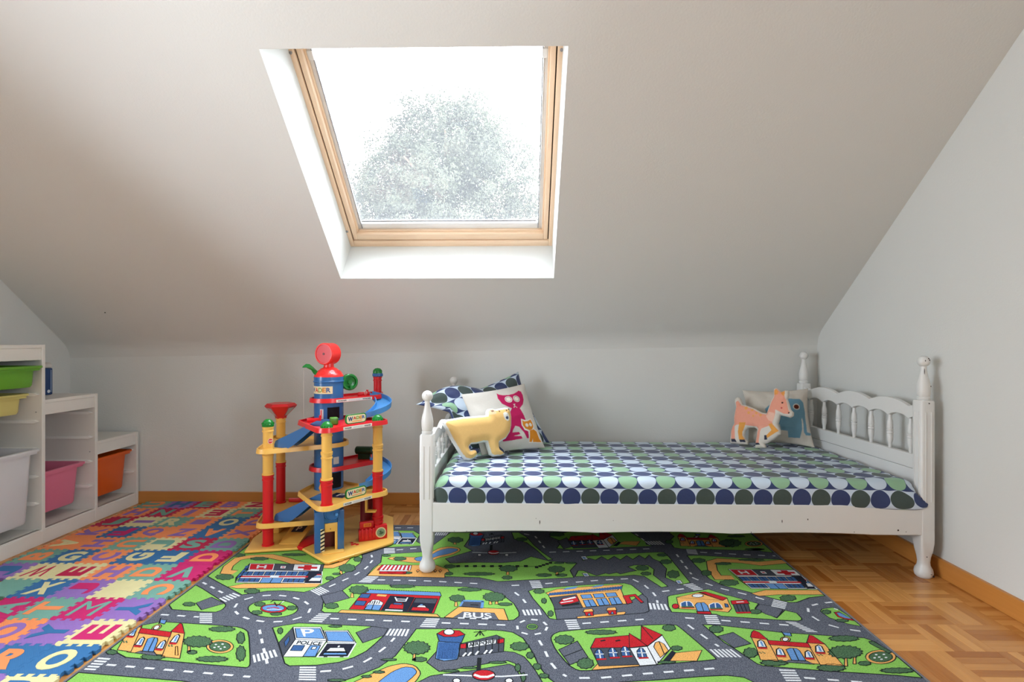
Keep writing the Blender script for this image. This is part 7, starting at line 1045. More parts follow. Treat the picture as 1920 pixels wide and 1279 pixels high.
bin_('storage_bin', 'deep orange plastic bin in the lowest shelf column', plastic('bin_orange', (226, 96, 26)), -2.205, 2.724, 2.995, 0.318, 0.215, 0.37)
# toys showing through the frosted bin
for i, (dy, z, rr, c, shape) in enumerate([(-0.042, 0.166, 0.040, (200, 90, 90), 'ball'), (-0.03, 0.252, 0.044, (205, 150, 150), 'ball'), (0.040, 0.158, 0.034, (222, 176, 90), 'ball'), (0.046, 0.232, 0.034, (120, 160, 190), 'ball')]):
    b = MB(); b.lathe([(-rr*math.cos(a*PI/10), max(0.0008, rr*math.sin(a*PI/10))) for a in range(11)], (0, 0, 0), 18)
    o = b.build('toy_ball', plain('toy_ball_%d' % i, c, 0.5), None, 60, (-2.262, 2.255+dy, z-0.0))
    tag(o, ['red', 'pale pink', 'yellow', 'light blue'][i]+' ball seen blurred through the frosted white bin', 'ball', 'balls inside the frosted bin')
# blue carton with a clear spout on the middle column
bot = empty('blue_carton', (-2.432, 2.60, ZT[1])); tag(bot, 'dark blue carton with clear cap standing on the middle shelf column', 'carton')
b = MB(); b.box(-0.05, 0.05, -0.13, 0.064, 0.0, 0.135, 0.006); b.build('body', plain('carton_blue', (24, 62, 116), 0.35), bot, 40)
b = MB(); b.box(0.0505, 0.0515, 0.050, 0.053, 0.012, 0.125); b.build('printed_stripe', plain('carton_stripe', (178, 196, 214), 0.4), bot)
b = MB(); b.lathe([(0, 0.008), (0.001, 0.008)], (0, 0, 0), 14, Matrix.Translation((0.0505, 0.038, 0.018)) @ Matrix.Rotation(PI/2, 4, 'Y')); b.build('printed_badge', plain('carton_badge', (210, 218, 224), 0.4), bot)
b = MB(); b.box(-0.045, 0.045, -0.12, 0.066, 0.137, 0.158, 0.006); b.box(-0.02, 0.02, 0.050, 0.09, 0.146, 0.162, 0.006); b.build('clear_lid', plastic('carton_lid', (214, 208, 200), 0.3), bot, 40)

# ================================================================== BED
BYF, BYB = 2.138, 2.970; BXF = -0.381; BXH0, BXH1 = 1.586, 1.552
bed = empty('childrens_bed', ((BXF+BXH0)/2, (BYF+BYB)/2, 0)); BO = Vector(bed.location)
tag(bed, 'white painted single bed with turned posts and spindle headboard', 'bed')
def sect(cx, cy, z, r, sq, n=32):
    out = []
    for i in range(n):
        t = 2*PI*(i+0.5)/n; c, s = math.cos(t), math.sin(t)
        e = 2.0+sq*10.0
        k = (abs(c)**e+abs(s)**e)**(-1.0/e)
        out.append((cx+r*k*c, cy+r*k*s, z))
    return out
def post(x, y, T, z0=0.0):
    x -= BO.x; y -= BO.y
    S = [(0.0, .024, 0), (.006, .030, 0), (.018, .0325, 0), (.032, .030, 0), (.046, .0225, 0), (.060, .0195, 0.05), (.080, .0200, .2), (.105, .0235, .6), (.135, .0268, .9), (.16, .027, 1), (T-.006, .027, 1), (T, .0245, .9), (T+.001, .020, 0), (T+.006, .0225, 0), (T+.011, .0225, 0), (T+.014, .0195, 0), (T+.017, .0215, 0), (T+.030, .0232, 0), (T+.050, .0240, 0), (T+.068, .0215, 0), (T+.088, .0165, 0), (T+.108, .0122, 0), (T+.124, .0102, 0), (T+.132, .0108, 0)]
    S = [(z0+z*(1-z0/0.16), r, q) if z < 0.16 else (z, r, q) for z, r, q in S]
    c = T+.1525; R = .0222
    for a in range(2, 13): S.append((c-R*math.cos(a*PI/12.5), R*math.sin(a*PI/12.5), 0))
    b = MB(); b.loft([sect(x, y, z, r, q) for z, r, q in S]); p = b.build('post', white_paint, bed, 40)
    for sx, sy in ((-1, 0), (0, -1), (1, 0)):
        b = MB()
        for d in (-0.011, 0.011):
            px = x+sx*0.0270+(d if sx == 0 else 0); py = y+sy*0.0270+(d if sy == 0 else 0)
            b.box(px-0.0022, px+0.0022, py-0.0022, py+0.0022, 0.30, T-0.045, 0.001)
        b.build('fluting_bead', white_paint, p, 30)
    return p
HT, FT = 0.697, 0.556
pFL = post(BXF, BYF, FT, 0.0078); pFR = post(BXH0, BYF, HT); pBL = post(BXF, BYB, FT); pBR = post(BXH1, BYB, HT)
def end_board(xa, xb, T, names, zl, zlr, ztb, n=7):
    """scalloped top rail, spindles and lower boards between the two posts of one end; local s = 0..1 front to back"""
    L = math.dist((xa, BYF+0.025), (xb, BYB-0.025)); ang = math.atan2(BYB-BYF-0.05, xb-xa)
    M = Matrix.Translation((xa-BO.x, BYF+0.025-BO.y, 0)) @ Matrix.Rotation(ang, 4, 'Z') @ Matrix(((1, 0, 0, 0), (0, 0, 1, 0), (0, 1, 0, 0), (0, 0, 0, 1)))
    sp = [0.042+0.1157*i for i in range(n)]
    top = []; bot = []; N_ = 120
    for i in range(N_+1):
        s = L*i/N_
        ph = (s-0.042)/0.1157
        hump = abs(math.sin(PI*(s-0.042)/0.2314))
        top.append((s, T-0.034+0.024*hump**0.85+0.006*math.sin(PI*s/L)))
        ar = abs(math.sin(PI*ph)); bot.append((s, ztb+0.018*ar**0.7))
    b = MB(); b.prism(top+bot[::-1], -0.011, 0.011, M, 0.0015); b.build('top_rail', white_paint, bed, 35)
    for s in sp:
        b = MB(); h = ztb+0.004-zl
        pr = [(0, .007), (.02, .0075), (h*.25, .0115), (h*.40, .0125), (h*.50-.010, .0105), (h*.50-.008, .013), (h*.50-.003, .013), (h*.50-.001, .011), (h*.50+.001, .011), (h*.50+.003, .013), (h*.50+.008, .013), (h*.50+.010, .0105), (h*.62, .0125), (h*.78, .0112), (h-.02, .0078), (h, .0072)]
        pt = M @ Vector((s, 0, 0)); b.lathe(pr, (pt.x, pt.y, zl), 16); b.build('spindle', white_paint, bed, 50)
    b = MB(); b.prism([(0, zlr), (L, zlr), (L, zl+0.002), (0, zl+0.002)], -0.0125, 0.0125, M, 0.002); b.build('lower_rail', white_paint, bed, 30)
    b = MB(); b.prism([(0, 0.13), (0.03, 0.135), (0.10, 0.168), (L/2, 0.178), (L-0.1, 0.168), (L-0.03, 0.135), (L, 0.13), (L, zlr-0.0015), (0, zlr-0.0015)], -0.0095, 0.0095, M, 0.0015); b.build('lower_board', white_paint, bed, 30)
end_board(BXH0, BXH1, HT, None, 0.472, 0.417, 0.612)
end_board(BXF, BXF, FT, None, 0.392, 0.345, 0.486)
# side rails with a shallow scalloped lower edge
def side_rail(y, xa, xb):
    pts = [(xa, 0.286), (xb, 0.286), (xb, 0.170)]; n = 60
    for i in range(1, n):
        x = xb+(xa-xb)*i/n; u = (x-xa)/(xb-xa)
        d = 0.0 if (u < 0.06 or u > 0.90) else 0.007*abs(math.sin(PI*(u-0.06)/0.84*3))**0.8
        pts.append((x, 0.170+d))
    pts.append((xa, 0.169))
    b = MB(); b.prism([(p[0]-BO.x, p[1]) for p in pts], -0.011, 0.011, Matrix(((1, 0, 0, 0), (0, 0, 1, y-BO.y), (0, 1, 0, 0), (0, 0, 0, 1))), 0.003)
    return b.build('side_rail', white_paint, bed, 35)
sr = side_rail(2.124, BXF+0.024, BXH0-0.023); side_rail(2.980, BXF+0.024, BXH1-0.023)
b = MB(); b.box(BXF+0.03-BO.x, BXH1-0.03-BO.x, 2.136-BO.y, 2.160-BO.y, 0.225, 0.25); b.build('slat_ledger', white_paint, bed)
b = MB(); b.box(BXF+0.03-BO.x, BXH1-0.03-BO.x, 2.944-BO.y, 2.968-BO.y, 0.225, 0.25); b.build('slat_ledger', white_paint, bed)
slat_m = wood('slat_pine', (190, 150, 105), (222, 184, 138), 0.6, 1, 14.0)
for i in range(12):
    x = -0.28+i*0.158; b = MB(); b.box(x-0.035-BO.x, x+0.035-BO.x, 2.138-BO.y, 2.966-BO.y, 0.25, 0.268, 0.002); b.build('slat', slat_m, bed)
# paint chips on posts and rail
rn = random.Random(5)
def chip(parent, x, y, z, w, h, face):
    b = MB(); pts = []
    for i in range(7):
        a = 2*PI*i/7; k = rn.uniform(0.6, 1.0); pts.append((w*k*math.cos(a), h*k*math.sin(a)))
    if face == 'front': M = Matrix(((1, 0, 0, x-BO.x), (0, 0, 1, y-BO.y), (0, 1, 0, z), (0, 0, 0, 1)))
    b.prism(pts, -0.0004, 0.0003, M); b.build('paint_chip', chip_m, parent)
for x, z, w, h in ((0.07, 0.212, 0.002, 0.010), (0.055, 0.227, 0.001, 0.003), (1.02, 0.223, 0.002, 0.008), (1.12, 0.23, 0.0025, 0.005), (0.90, 0.178, 0.002, 0.003), (1.47, 0.19, 0.004, 0.004), (1.50, 0.184, 0.003, 0.002), (1.41, 0.285, 0.018, 0.0015), (0.36, 0.221, 0.0015, 0.0015), (-0.27, 0.175, 0.003, 0.001), (-0.22, 0.175, 0.003, 0.001), (1.30, 0.182, 0.002, 0.002), (0.0, 0.178, 0.004, 0.001)):
    chip(sr, x, 2.1130, z, w, h, 'front')
for p, x, z, w, h in ((pFR, 1.583, 0.085, 0.004, 0.002), (pFR, 1.578, 0.10, 0.002, 0.004)):
    chip(p, x, 2.1165, z, w, h, 'front')
for p, x, y, z, w, h in ((pFR, 1.590, 2.1167, 0.861, 0.003, 0.003), (pFR, 1.594, 2.1170, 0.855, 0.0025, 0.003), (pFR, 1.578, 2.1175, 0.853, 0.002, 0.004), (pFR, 1.579, 2.1243, 0.81, 0.0012, 0.016), (pFR, 1.600, 2.1183, 0.752, 0.002, 0.003), (pFR, 1.588, 2.1108, 0.686, 0.004, 0.003), (pFL, -0.381, 2.1165, 0.716, 0.0015, 0.0015), (pFR, 1.592, 2.1066, 0.020, 0.006, 0.0015), (pFR, 1.603, 2.1085, 0.012, 0.005, 0.005)):
    chip(p, x, y, z, w, h, 'front')

# ------------------------------------------------------------------ dotted fabric
def dotted(name, pitch, rot=0.0):
    k = N(name); uv = k.n('ShaderNodeUVMap'); uv.uv_map = 'UVMap'
    sp = k.n('ShaderNodeSeparateXYZ'); k.l(uv.outputs[0], sp.inputs[0])
    u = k.math('DIVIDE', sp.outputs[0], pitch); v = k.math('DIVIDE', sp.outputs[1], pitch)
    fu = k.math('SUBTRACT', k.math('FRACT', u), 0.5); fv = k.math('SUBTRACT', k.math('FRACT', v), 0.5)
    d = k.math('SQRT', k.math('ADD', k.math('MULTIPLY', fu, fu), k.math('MULTIPLY', fv, fv)))
    inside = k.math('LESS_THAN', d, 0.492)
    pu = k.math('ABSOLUTE', k.math('MODULO', k.math('FLOOR', u), 2.0)); pv = k.math('ABSOLUTE', k.math('MODULO', k.math('FLOOR', v), 2.0))
    navy, slate, sky, mint = (rgb(c) for c in ((46, 60, 104), (64, 78, 74), (196, 210, 224), (142, 182, 146)))
    dark = k.mix(pu, navy, slate); light = k.mix(pu, sky, mint)
    dot = k.mix(pv, dark, light); back = k.mix(pv, rgb((200, 214, 230)), navy)
    k.l(k.mix(inside, back, dot), k.b.inputs['Base Color'])
    k.b.inputs['Roughness'].default_value = 0.55; k.b.inputs['Specular IOR Level'].default_value = 0.35
    k.b.inputs['Sheen Weight'].default_value = 0.15
    mp = k.n('ShaderNodeMapping'); k.l(k.coord(), mp.inputs['Vector']); mp.inputs['Scale'].default_value = (1.0, 2.2, 1.5)
    k.bump(k.noise(9.0, 4.0, mp.outputs[0], 0.55), 0.35, 0.012); return k.m
def grid_mesh(name, P, UV, mats, parent=None, colors=None, loc=None, weld=True):
    """P[i][j] points, UV[i][j] metres"""
    ni, nj = len(P), len(P[0])
    me = bpy.data.meshes.new(name)
    me.from_pydata([tuple(P[i][j]) for i in range(ni) for j in range(nj)], [], [(i*nj+j, (i+1)*nj+j, (i+1)*nj+j+1, i*nj+j+1) for i in range(ni-1) for j in range(nj-1)])
    if UV:
        ul = me.uv_layers.new(name='UVMap'); flat = []
        for lp in me.loops:
            i, j = divmod(lp.vertex_index, nj); flat += list(UV[i][j])
        ul.data.foreach_set('uv', flat)
    if colors:
        ca = me.color_attributes.new('Col', 'FLOAT_COLOR', 'POINT'); flat = []
        for i in range(ni):
            for j in range(nj): flat += list(colors[i][j])
        ca.data.foreach_set('color', flat)
    return link(name, me, mats, parent, 70, loc)
from mathutils import noise as mnoise
MX0, MX1, MY0, MY1, MZ0, MZ1 = -0.352, 1.552, 2.1165, 2.945, 0.268, 0.381
sheet_m = dotted('dotted_sheet', 0.0752)
prof = []
def arc(cy, cz, r, a0, a1, n): return [(cy+r*math.cos(math.radians(a0+(a1-a0)*i/n)), cz+r*math.sin(math.radians(a0+(a1-a0)*i/n))) for i in range(n+1)]
prof = [(MY0+0.03, MZ0)]+arc(MY0+0.018, MZ0+0.018, 0.018, 270, 180, 4)+[(MY0-0.002, MZ0+0.035), (MY0-0.003, MZ0+0.055)]+arc(MY0+0.034, MZ1-0.034, 0.034, 180, 90, 8)
nt = 46
prof += [(MY0+0.034+(MY1-MY0-0.068)*i/nt, MZ1) for i in range(1, nt)]
prof += arc(MY1-0.034, MZ1-0.034, 0.034, 90, 0, 6)+[(MY1, MZ0+0.04)]+arc(MY1-0.018, MZ0+0.018, 0.018, 0, -90, 4)
al = [0]
for i in range(1, len(prof)): al.append(al[-1]+math.dist(prof[i-1], prof[i]))
i0 = min(range(len(prof)), key=lambda i: abs(prof[i][1]-0.350) if i < 14 else 9)
nx = 190; P = []; UV = []
for i in range(nx+1):
    t = i/nx; x = MX0+(MX1-MX0)*t; row = []; uvr = []
    # round the two short ends
    e0 = min(1, (x-MX0)/0.05); e1 = min(1, (MX1-x)/0.05); e = min(e0, e1); sh = math.sqrt(max(0, 1-(1-e)**2))
    for j, (y, z) in enumerate(prof):
        cy, cz = (MY0+MY1)/2, (MZ0+MZ1)/2
        yy = cy+(y-cy)*(0.965+0.035*sh); zz = cz+(z-cz)*(0.30+0.70*sh) if z > cz else cz+(z-cz)*(0.6+0.4*sh)
        xx = x
        if z > MZ1-0.04:
            w = 0.0035*mnoise.noise(Vector((x*4.0, y*9.0, 1.3)))+0.0016*mnoise.noise(Vector((x*16, y*14, 5.0)))
            edge_w = 0.0022*math.sin(x*90+y*60)*max(0, 1-min(x-MX0, MX1-x)/0.30)
            zz += w+edge_w
        if y < MY0+0.02:      # front face: loose towards the head end, corner pulled out past the post
            k = max(0.0, (x-1.15)/0.40)**1.6; k = min(1.0, k)
            lo = max(0.0, min(1.0, (0.36-z)/0.09))
            yy -= 0.020*k*lo+0.0030*mnoise.noise(Vector((x*14, z*20, 2)))
            if k*lo > 0.3: xx += 0.040*max(0, (k-0.55)/0.45)*lo
            zz -= 0.010*max(0, (k-0.5)/0.5)*(1-lo)
        row.append((xx, yy, zz)); uvr.append((x-0.007, al[j]-al[i0]+0.0752*9))
    P.append(row); UV.append(uvr)
mat_ob = grid_mesh('mattress', P, UV, [sheet_m])
me = mat_ob.data
bmm = bmesh.new(); bmm.from_mesh(me); bmesh.ops.holes_fill(bmm, edges=[e for e in bmm.edges if e.is_boundary], sides=400); bmesh.ops.recalc_face_normals(bmm, faces=bmm.faces[:]); bmm.to_mesh(me); bmm.free()
tag(mat_ob, 'mattress in a navy, green and pale blue dotted sheet on the white bed', 'mattress')

# ------------------------------------------------------------------ cushions
def vcol(name, rough=0.85):
    k = N(name); a = k.n('ShaderNodeAttribute'); a.attribute_name = 'Col'
    f = k.noise(160.0, 2.0, k.coord()); k.l(k.mix(k.math('MULTIPLY', f, 0.16), a.outputs['Color'], (0.5, 0.47, 0.42, 1), 'MULTIPLY'), k.b.inputs['Base Color'])
    k.b.inputs['Roughness'].default_value = rough; k.b.inputs['Specular IOR Level'].default_value = 0.15
    mp = k.n('ShaderNodeMapping'); k.l(k.coord(), mp.inputs['Vector'])
    k.bump(k.noise(14.0, 4.0, mp.outputs[0]), 0.3, 0.006); return k.m
print_m = vcol('printed_cotton')
def inpoly(p, poly):
    x, y = p; r = False; n = len(poly)
    for i in range(n):
        x0, y0 = poly[i-1]; x1, y1 = poly[i]
        if (y0 > y) != (y1 > y) and x < (x1-x0)*(y-y0)/(y1-y0)+x0: r = not r
    return r
def aa(paint, u, v, e):
    cs = [rgb(paint(min(1, max(0, u+a)), min(1, max(0, v+b)))) for a, b in ((-e, -e), (e, -e), (-e, e), (e, e))]
    return tuple(sum(c[k] for c in cs)/4 for k in range(4))
def square_cushion(name, TL, TR, BR, BL, th, mats, paint=None, size=None, n=56, sag=0.0, pitch_off=(0, 0), parent=None, pull=0.07, wr=0.004, bulge=0.0):
    """soft cushion between four corner points; both faces in one closed mesh, piping as a child is left to the caller"""
    TL, TR, BR, BL = map(Vector, (TL, TR, BR, BL))
    nrm = ((TR-TL)+(BR-BL)).cross((BL-TL)+(BR-TR)).normalized()
    if nrm.y > 0: nrm = -nrm                      # front faces the room
    W_ = size or ((TR-TL).length+(BR-BL).length)/2; H_ = ((BL-TL).length+(BR-TR).length)/2
    P = []; UV = []; CO = []
    for side in (0, 1):
        for i in range(n+1):
            row = []; uv = []; co = []
            for j in range(n+1):
                u = i/n; v = j/n
                if side: u = 1-u
                s = 2*u-1; t = 2*v-1
                s2 = s*(1-pull*(1-t*t)*abs(s)**2); t2 = t*(1-pull*(1-s*s)*abs(t)**2)
                uu = (s2+1)/2; vv = (t2+1)/2
                p = (BL.lerp(BR, uu)).lerp(TL.lerp(TR, uu), vv)
                h = th*(max(0, 1-abs(s)**2.4)**0.62)*(max(0, 1-abs(t)**2.4)**0.62)
                h *= 1+sag*(-t)*0.6
                wrn = wr*mnoise.noise(Vector((u*7, v*7, 3+side)))*min(1, 6*(1-abs(s)))*min(1, 6*(1-abs(t)))
                p = p+nrm*(h+wrn)*(1 if side == 0 else -1)
                if bulge: p.z += bulge*math.sin(PI*min(1.0, (u/0.58)**0.85))*v**1.5
                if bulge:          # the end hangs over the footboard
                    k = min(1.0, max(0.0, (-0.320-p.x)/0.035)); p.z += k*(max(p.z, 0.550+0.34*(p.z-0.40))-p.z)
                row.append(tuple(p)); uv.append((u*W_+pitch_off[0], v*H_+pitch_off[1]))
                co.append(aa(paint, u, v, 0.33/n) if (paint and side == 0) else (rgb(paint(-1, -1)) if paint else (1, 1, 1, 1)))
            P.append(row); UV.append(uv); CO.append(co)
    ob = grid_mesh(name, P, UV, mats, parent, CO if paint else None)
    bm = bmesh.new(); bm.from_mesh(ob.data); bmesh.ops.remove_doubles(bm, verts=bm.verts[:], dist=0.0004); bm.to_mesh(ob.data); bm.free()
    return ob
def recenter(ob):
    """move the origin of a mesh built in world space to its base"""
    vs = [v.co.copy() for v in ob.data.vertices]
    c = Vector((sum(v.x for v in vs)/len(vs), sum(v.y for v in vs)/len(vs), min(v.z for v in vs)))
    ob.data.transform(Matrix.Translation(-c)); ob.location = c; return c
pil_m = dotted('dotted_pillowcase', 0.074)
pil = square_cushion('pillow', (-0.525, 2.62, 0.596), (-0.021, 2.935, 0.761), (0.147, 2.82, 0.392), (-0.275, 2.60, 0.395), 0.060, [pil_m], None, 0.60, 60, 0.3, (0.03, 0.01), None, 0.09, 0.010, 0.066)
recenter(pil); tag(pil, 'large dotted navy and green pillow leaning behind the cat cushion', 'pillow')
CB = (210, 205, 196); MG = (190, 34, 92); OR = (222, 140, 44); WH = (236, 232, 224)
def pc(u, v):
    p = (u, v)
    if u < 0: return CB
    for i, e in enumerate(CAT['eyes']):
        d = math.dist(p, e); R = 0.055 if i < 2 else 0.026
        if d < R:
            if d > R*0.80: return WH
            if i < 2 and d > R*0.68: return (120, 30, 60)
            return (232, 226, 210)
    if inpoly(p, CAT['khead']) or inpoly(p, CAT['kbody']): return OR
    if inpoly(p, CAT['kout']): return WH
    if inpoly(p, CAT['nose']) or inpoly(p, CAT['mouth']): return WH
    if inpoly(p, CAT['head']) or inpoly(p, CAT['body']): return MG
    return CB
cat = square_cushion('cat_cushion', (-0.298, 2.595, 0.670), (0.012, 2.785, 0.707), (0.115, 2.684, 0.392), (-0.190, 2.500, 0.392), 0.042, [print_m], pc, None, 170, 0.2, (0, 0), None, 0.05)
recenter(cat); tag(cat, 'cream square cushion printed with a magenta cat and orange kitten', 'cushion')
EB = (206, 198, 186); EL = (110, 152, 172)
def pe(u, v):
    if u < 0: return EB
    d = math.dist((u, v), ELE['eye'][0])
    if d < 0.042: return (92, 40, 26)
    if d < 0.055: return (214, 206, 192)
    return EL if inpoly((u, v), ELE['body']) else EB
ele = square_cushion('elephant_cushion', (1.205, 2.945, 0.662), (1.520, 2.865, 0.678), (1.490, 2.745, 0.386), (1.205, 2.870, 0.386), 0.042, [print_m], pe, None, 130, 0.25, (0, 0), None, 0.09, 0.008)
recenter(ele); tag(ele, 'beige square cushion printed with a blue elephant, against the headboard', 'cushion')

def aa2(paint, q, d, e):
    cs = [rgb(paint((q[0]+a, q[1]+b), d)) for a, b in ((-e, -e), (e, -e), (-e, e), (e, e))]
    return tuple(sum(c[k] for c in cs)/4 for k in range(4))
def shaped_cushion(name, D, org, a, bdir, th, paint, n=150, label='', R=0.045):
    """silhouette cushion: height follows the distance from the outline, both faces closed"""
    out = D['out']; org, a, bdir = Vector(org), Vector(a).normalized(), Vector(bdir).normalized()
    nrm = a.cross(bdir).normalized()
    if nrm.y > 0: nrm = -nrm
    x0 = min(p[0] for p in out); x1 = max(p[0] for p in out); y0 = min(p[1] for p in out); y1 = max(p[1] for p in out)
    st = max(x1-x0, y1-y0)/n; nx = int((x1-x0)/st)+3; ny = int((y1-y0)/st)+3
    segs = [(Vector(out[i-1]), Vector(out[i])) for i in range(len(out))]
    def near(p):
        best = 1e9; bp = None; v = Vector(p)
        for s, e in segs:
            d = e-s; t = max(0, min(1, (v-s).dot(d)/max(1e-12, d.dot(d)))); c = s+d*t; L = (v-c).length
            if L < best: best = L; bp = c
        return best, bp
    G = {}; 
    for i in range(nx):
        for j in range(ny):
            p = (x0-st+i*st, y0-st+j*st); d, c = near(p); ins = inpoly(p, out); G[i, j] = (p, d if ins else -d, c)
    ids = {}; V = []; C = []; front = []; 
    def vert(i, j):
        if (i, j) in ids: return ids[i, j]
        p, d, c = G[i, j]
        if d <= st*0.25: q = (c.x, c.y); d = 0.0
        else: q = p
        h = th*math.sqrt(max(0, 1-(1-min(d/R, 1))**2))
        base = org+a*q[0]+bdir*q[1]
        V.append(tuple(base+nrm*h)); C.append(aa2(paint, q, d, st*0.33)); f = len(V)-1
        if d == 0.0: bk = f
        else: V.append(tuple(base-nrm*h)); C.append(rgb(paint(None, 0))); bk = len(V)-1
        ids[i, j] = (f, bk); return ids[i, j]
    F = []
    for i in range(nx-1):
        for j in range(ny-1):
            cs = [(i, j), (i+1, j), (i+1, j+1), (i, j+1)]
            if sum(1 for c in cs if G[c][1] > 0) < 1: continue
            if max(G[c][1] for c in cs) <= st*0.25: continue
            q = [vert(*c) for c in cs]; F.append([x[0] for x in q]); F.append([x[1] for x in q][::-1])
    me = bpy.data.meshes.new(name); me.from_pydata(V, [], F)
    ca = me.color_attributes.new('Col', 'FLOAT_COLOR', 'POINT'); ca.data.foreach_set('color', [x for c in C for x in c])
    bm = bmesh.new(); bm.from_mesh(me); bmesh.ops.dissolve_degenerate(bm, dist=1e-6, edges=bm.edges[:]); bmesh.ops.recalc_face_normals(bm, faces=bm.faces[:]); bm.to_mesh(me); bm.free()
    o = link(name, me, [print_m], None, 70); recenter(o); tag(o, label, 'cushion'); return o
BW = (228, 226, 222)
def pb(q, d):
    if q is None: return BW
    for k, r, c in (('eye', 0.0075, (70, 78, 110)), ('sp1', 0.004, (120, 80, 60)), ('sp2', 0.004, (110, 74, 60)), ('sp3', 0.005, (70, 50, 50))):
        if math.dist(q, BEAR[k][0]) < r: return c
    if inpoly(q, BEAR['face']): return (240, 238, 230)
    if inpoly(q, BEAR['nav1']) or inpoly(q, BEAR['nav2']): return (52, 60, 82)
    if inpoly(q, BEAR['earin']): return (150, 110, 90)
    if inpoly(q, BEAR['ear']) and d > 0.003: return (244, 214, 170)
    if d < 0.0085: return BW
    return (242, 198, 126)
shaped_cushion('bear_cushion', BEAR, (-0.262, 2.428, 0.389), (0.886, 0.463, 0.0), (-0.101, 0.193, 0.976), 0.032, pb, 190, 'yellow bear-shaped cushion in front of the cat cushion')
def pdr(q, d):
    if q is None: return (222, 214, 202)
    for k, r, c in (('eye', 0.0045, (70, 44, 40)), ('cheek', 0.0042, (196, 60, 62)), ('nose', 0.0038, (60, 40, 40)), ('s1', 0.008, (236, 168, 96)), ('s2', 0.006, (236, 168, 96)), ('s3', 0.007, (236, 168, 96)), ('s4', 0.006, (236, 168, 96)), ('s5', 0.005, (236, 168, 96)), ('s6', 0.006, (236, 168, 96))):
        if math.dist(q, DEER[k][0]) < r: return c
    for k in ('hoof1', 'hoof2', 'hoof3', 'hoof4'):
        if inpoly(q, DEER[k]): return (58, 60, 74)
    if inpoly(q, DEER['ear1']) or inpoly(q, DEER['ear2']): return (230, 156, 84)
    if inpoly(q, DEER['white']): return (226, 218, 208)
    if inpoly(q, DEER['legf']): return (238, 168, 144)
    if inpoly(q, DEER['legb']) or inpoly(q, DEER['hind2']): return (232, 162, 80)
    if inpoly(q, DEER['bib']): return (240, 190, 168)
    if inpoly(q, DEER['pink']): return (236, 162, 138)
    return (222, 214, 202)
shaped_cushion('deer_cushion', DEER, (1.112, 2.860, 0.385), (0.619, -0.785, 0.0), (0.125, 0.099, 0.987), 0.022, pdr, 180, 'pink deer-shaped cushion standing in front of the elephant cushion', 0.03)

# ================================================================== TOY GARAGE
GO = Vector((-0.92, 2.50, 0.0))
gar = empty('toy_garage', GO); tag(gar, 'tall plastic toy parking garage in red, yellow and blue with ramps and tower', 'toy garage')
tr_ = plastic('toy_red', (214, 24, 32), 0.30); ty_ = plastic('toy_yellow', (240, 186, 88), 0.34); tb_ = plastic('toy_blue', (50, 104, 160), 0.22); tlb_ = plastic('toy_light_blue', (78, 150, 214), 0.24); tg_ = plastic('toy_green', (20, 124, 44), 0.24); tdg_ = plastic('toy_dark_green', (18, 62, 30), 0.35); to_ = plastic('toy_orange', (240, 140, 30), 0.3); trd_ = plastic('toy_dome_red', (236, 48, 44), 0.25)
tw_ = plain('sticker_white', (226, 220, 208), 0.5, 0.3); tk_ = plain('sticker_black', (30, 30, 34), 0.5, 0.3); tn_ = plain('lift_dark', (10, 10, 16), 0.6, 0.2); tc_ = plain('sticker_cream', (228, 214, 168), 0.5, 0.3); tsil_ = plain('sticker_silver', (190, 188, 184), 0.3, 0.6)
GA = Vector((-1.134, 2.359)); GB = Vector((-1.212, 2.657)); GC = Vector((-0.828, 2.245)); GD = Vector((-0.669, 2.458)); GE = Vector((-0.767, 2.816)); GT = Vector((-0.924, 2.533))
def G2(p): return (p[0]-GO.x, p[1]-GO.y)
def hull(circs):
    pts = []
    for c, r in circs:
        for i in range(20): pts.append((c[0]+r*math.cos(i*PI/10), c[1]+r*math.sin(i*PI/10)))
    pts = sorted(set((round(x, 5), round(y, 5)) for x, y in pts))
    def half(ps):
        h = []
        for p in ps:
            while len(h) >= 2 and (h[-1][0]-h[-2][0])*(p[1]-h[-2][1])-(h[-1][1]-h[-2][1])*(p[0]-h[-2][0]) <= 0: h.pop()
            h.append(p)
        return h
    a = half(pts); b = half(pts[::-1]); return a[:-1]+b[:-1]
def waist(h, c0, c1, depth):
    """recess the straight outer edge between two round lobes"""
    d = (Vector(c1)-Vector(c0)).normalized(); n = Vector((d.y, -d.x)); out = []
    k = max(range(len(h)), key=lambda i: (Vector(h[(i+1) % len(h)])-Vector(h[i])).dot(d) if ((Vector(h[i])-Vector(c0)).dot(n) > 0.02) else -9)
    for i, p in enumerate(h):
        out.append(p)
        if i == k:
            a = Vector(p); b = Vector(h[(i+1) % len(h)])
            for t, f in ((0.10, 0.25), (0.18, 0.75), (0.26, 1.0), (0.5, 1.0), (0.74, 1.0), (0.82, 0.75), (0.90, 0.25)):
                q = a.lerp(b, t)-n*depth*f; out.append((q.x, q.y))
    return out
def platform(name, circs, z, m, rim=0.014, drop=0.010, wst=None):
    o = hull(circs)
    if wst: o = waist(o, *wst)
    o = [G2(p) for p in o]; ins = inset(o, 0.007)
    b = MB(); b.prism(ins, z-0.006, z)
    n = len(o)
    rings = [[(p[0], p[1], z-drop) for p in ins], [(p[0], p[1], z-drop) for p in inset(o, -0.0025)], [(p[0], p[1], z+rim*0.35) for p in o], [(p[0], p[1], z+rim*0.7) for p in inset(o, 0.001)], [(p[0], p[1], z+rim*0.7) for p in ins], [(p[0], p[1], z) for p in ins]]
    b.loft(rings, False); return b.build(name, m, gar, 40)
P4 = platform('deck', [(GT, 0.086), ((-0.755, 2.668), 0.045), (GE, 0.028)], 0.652, tr_)
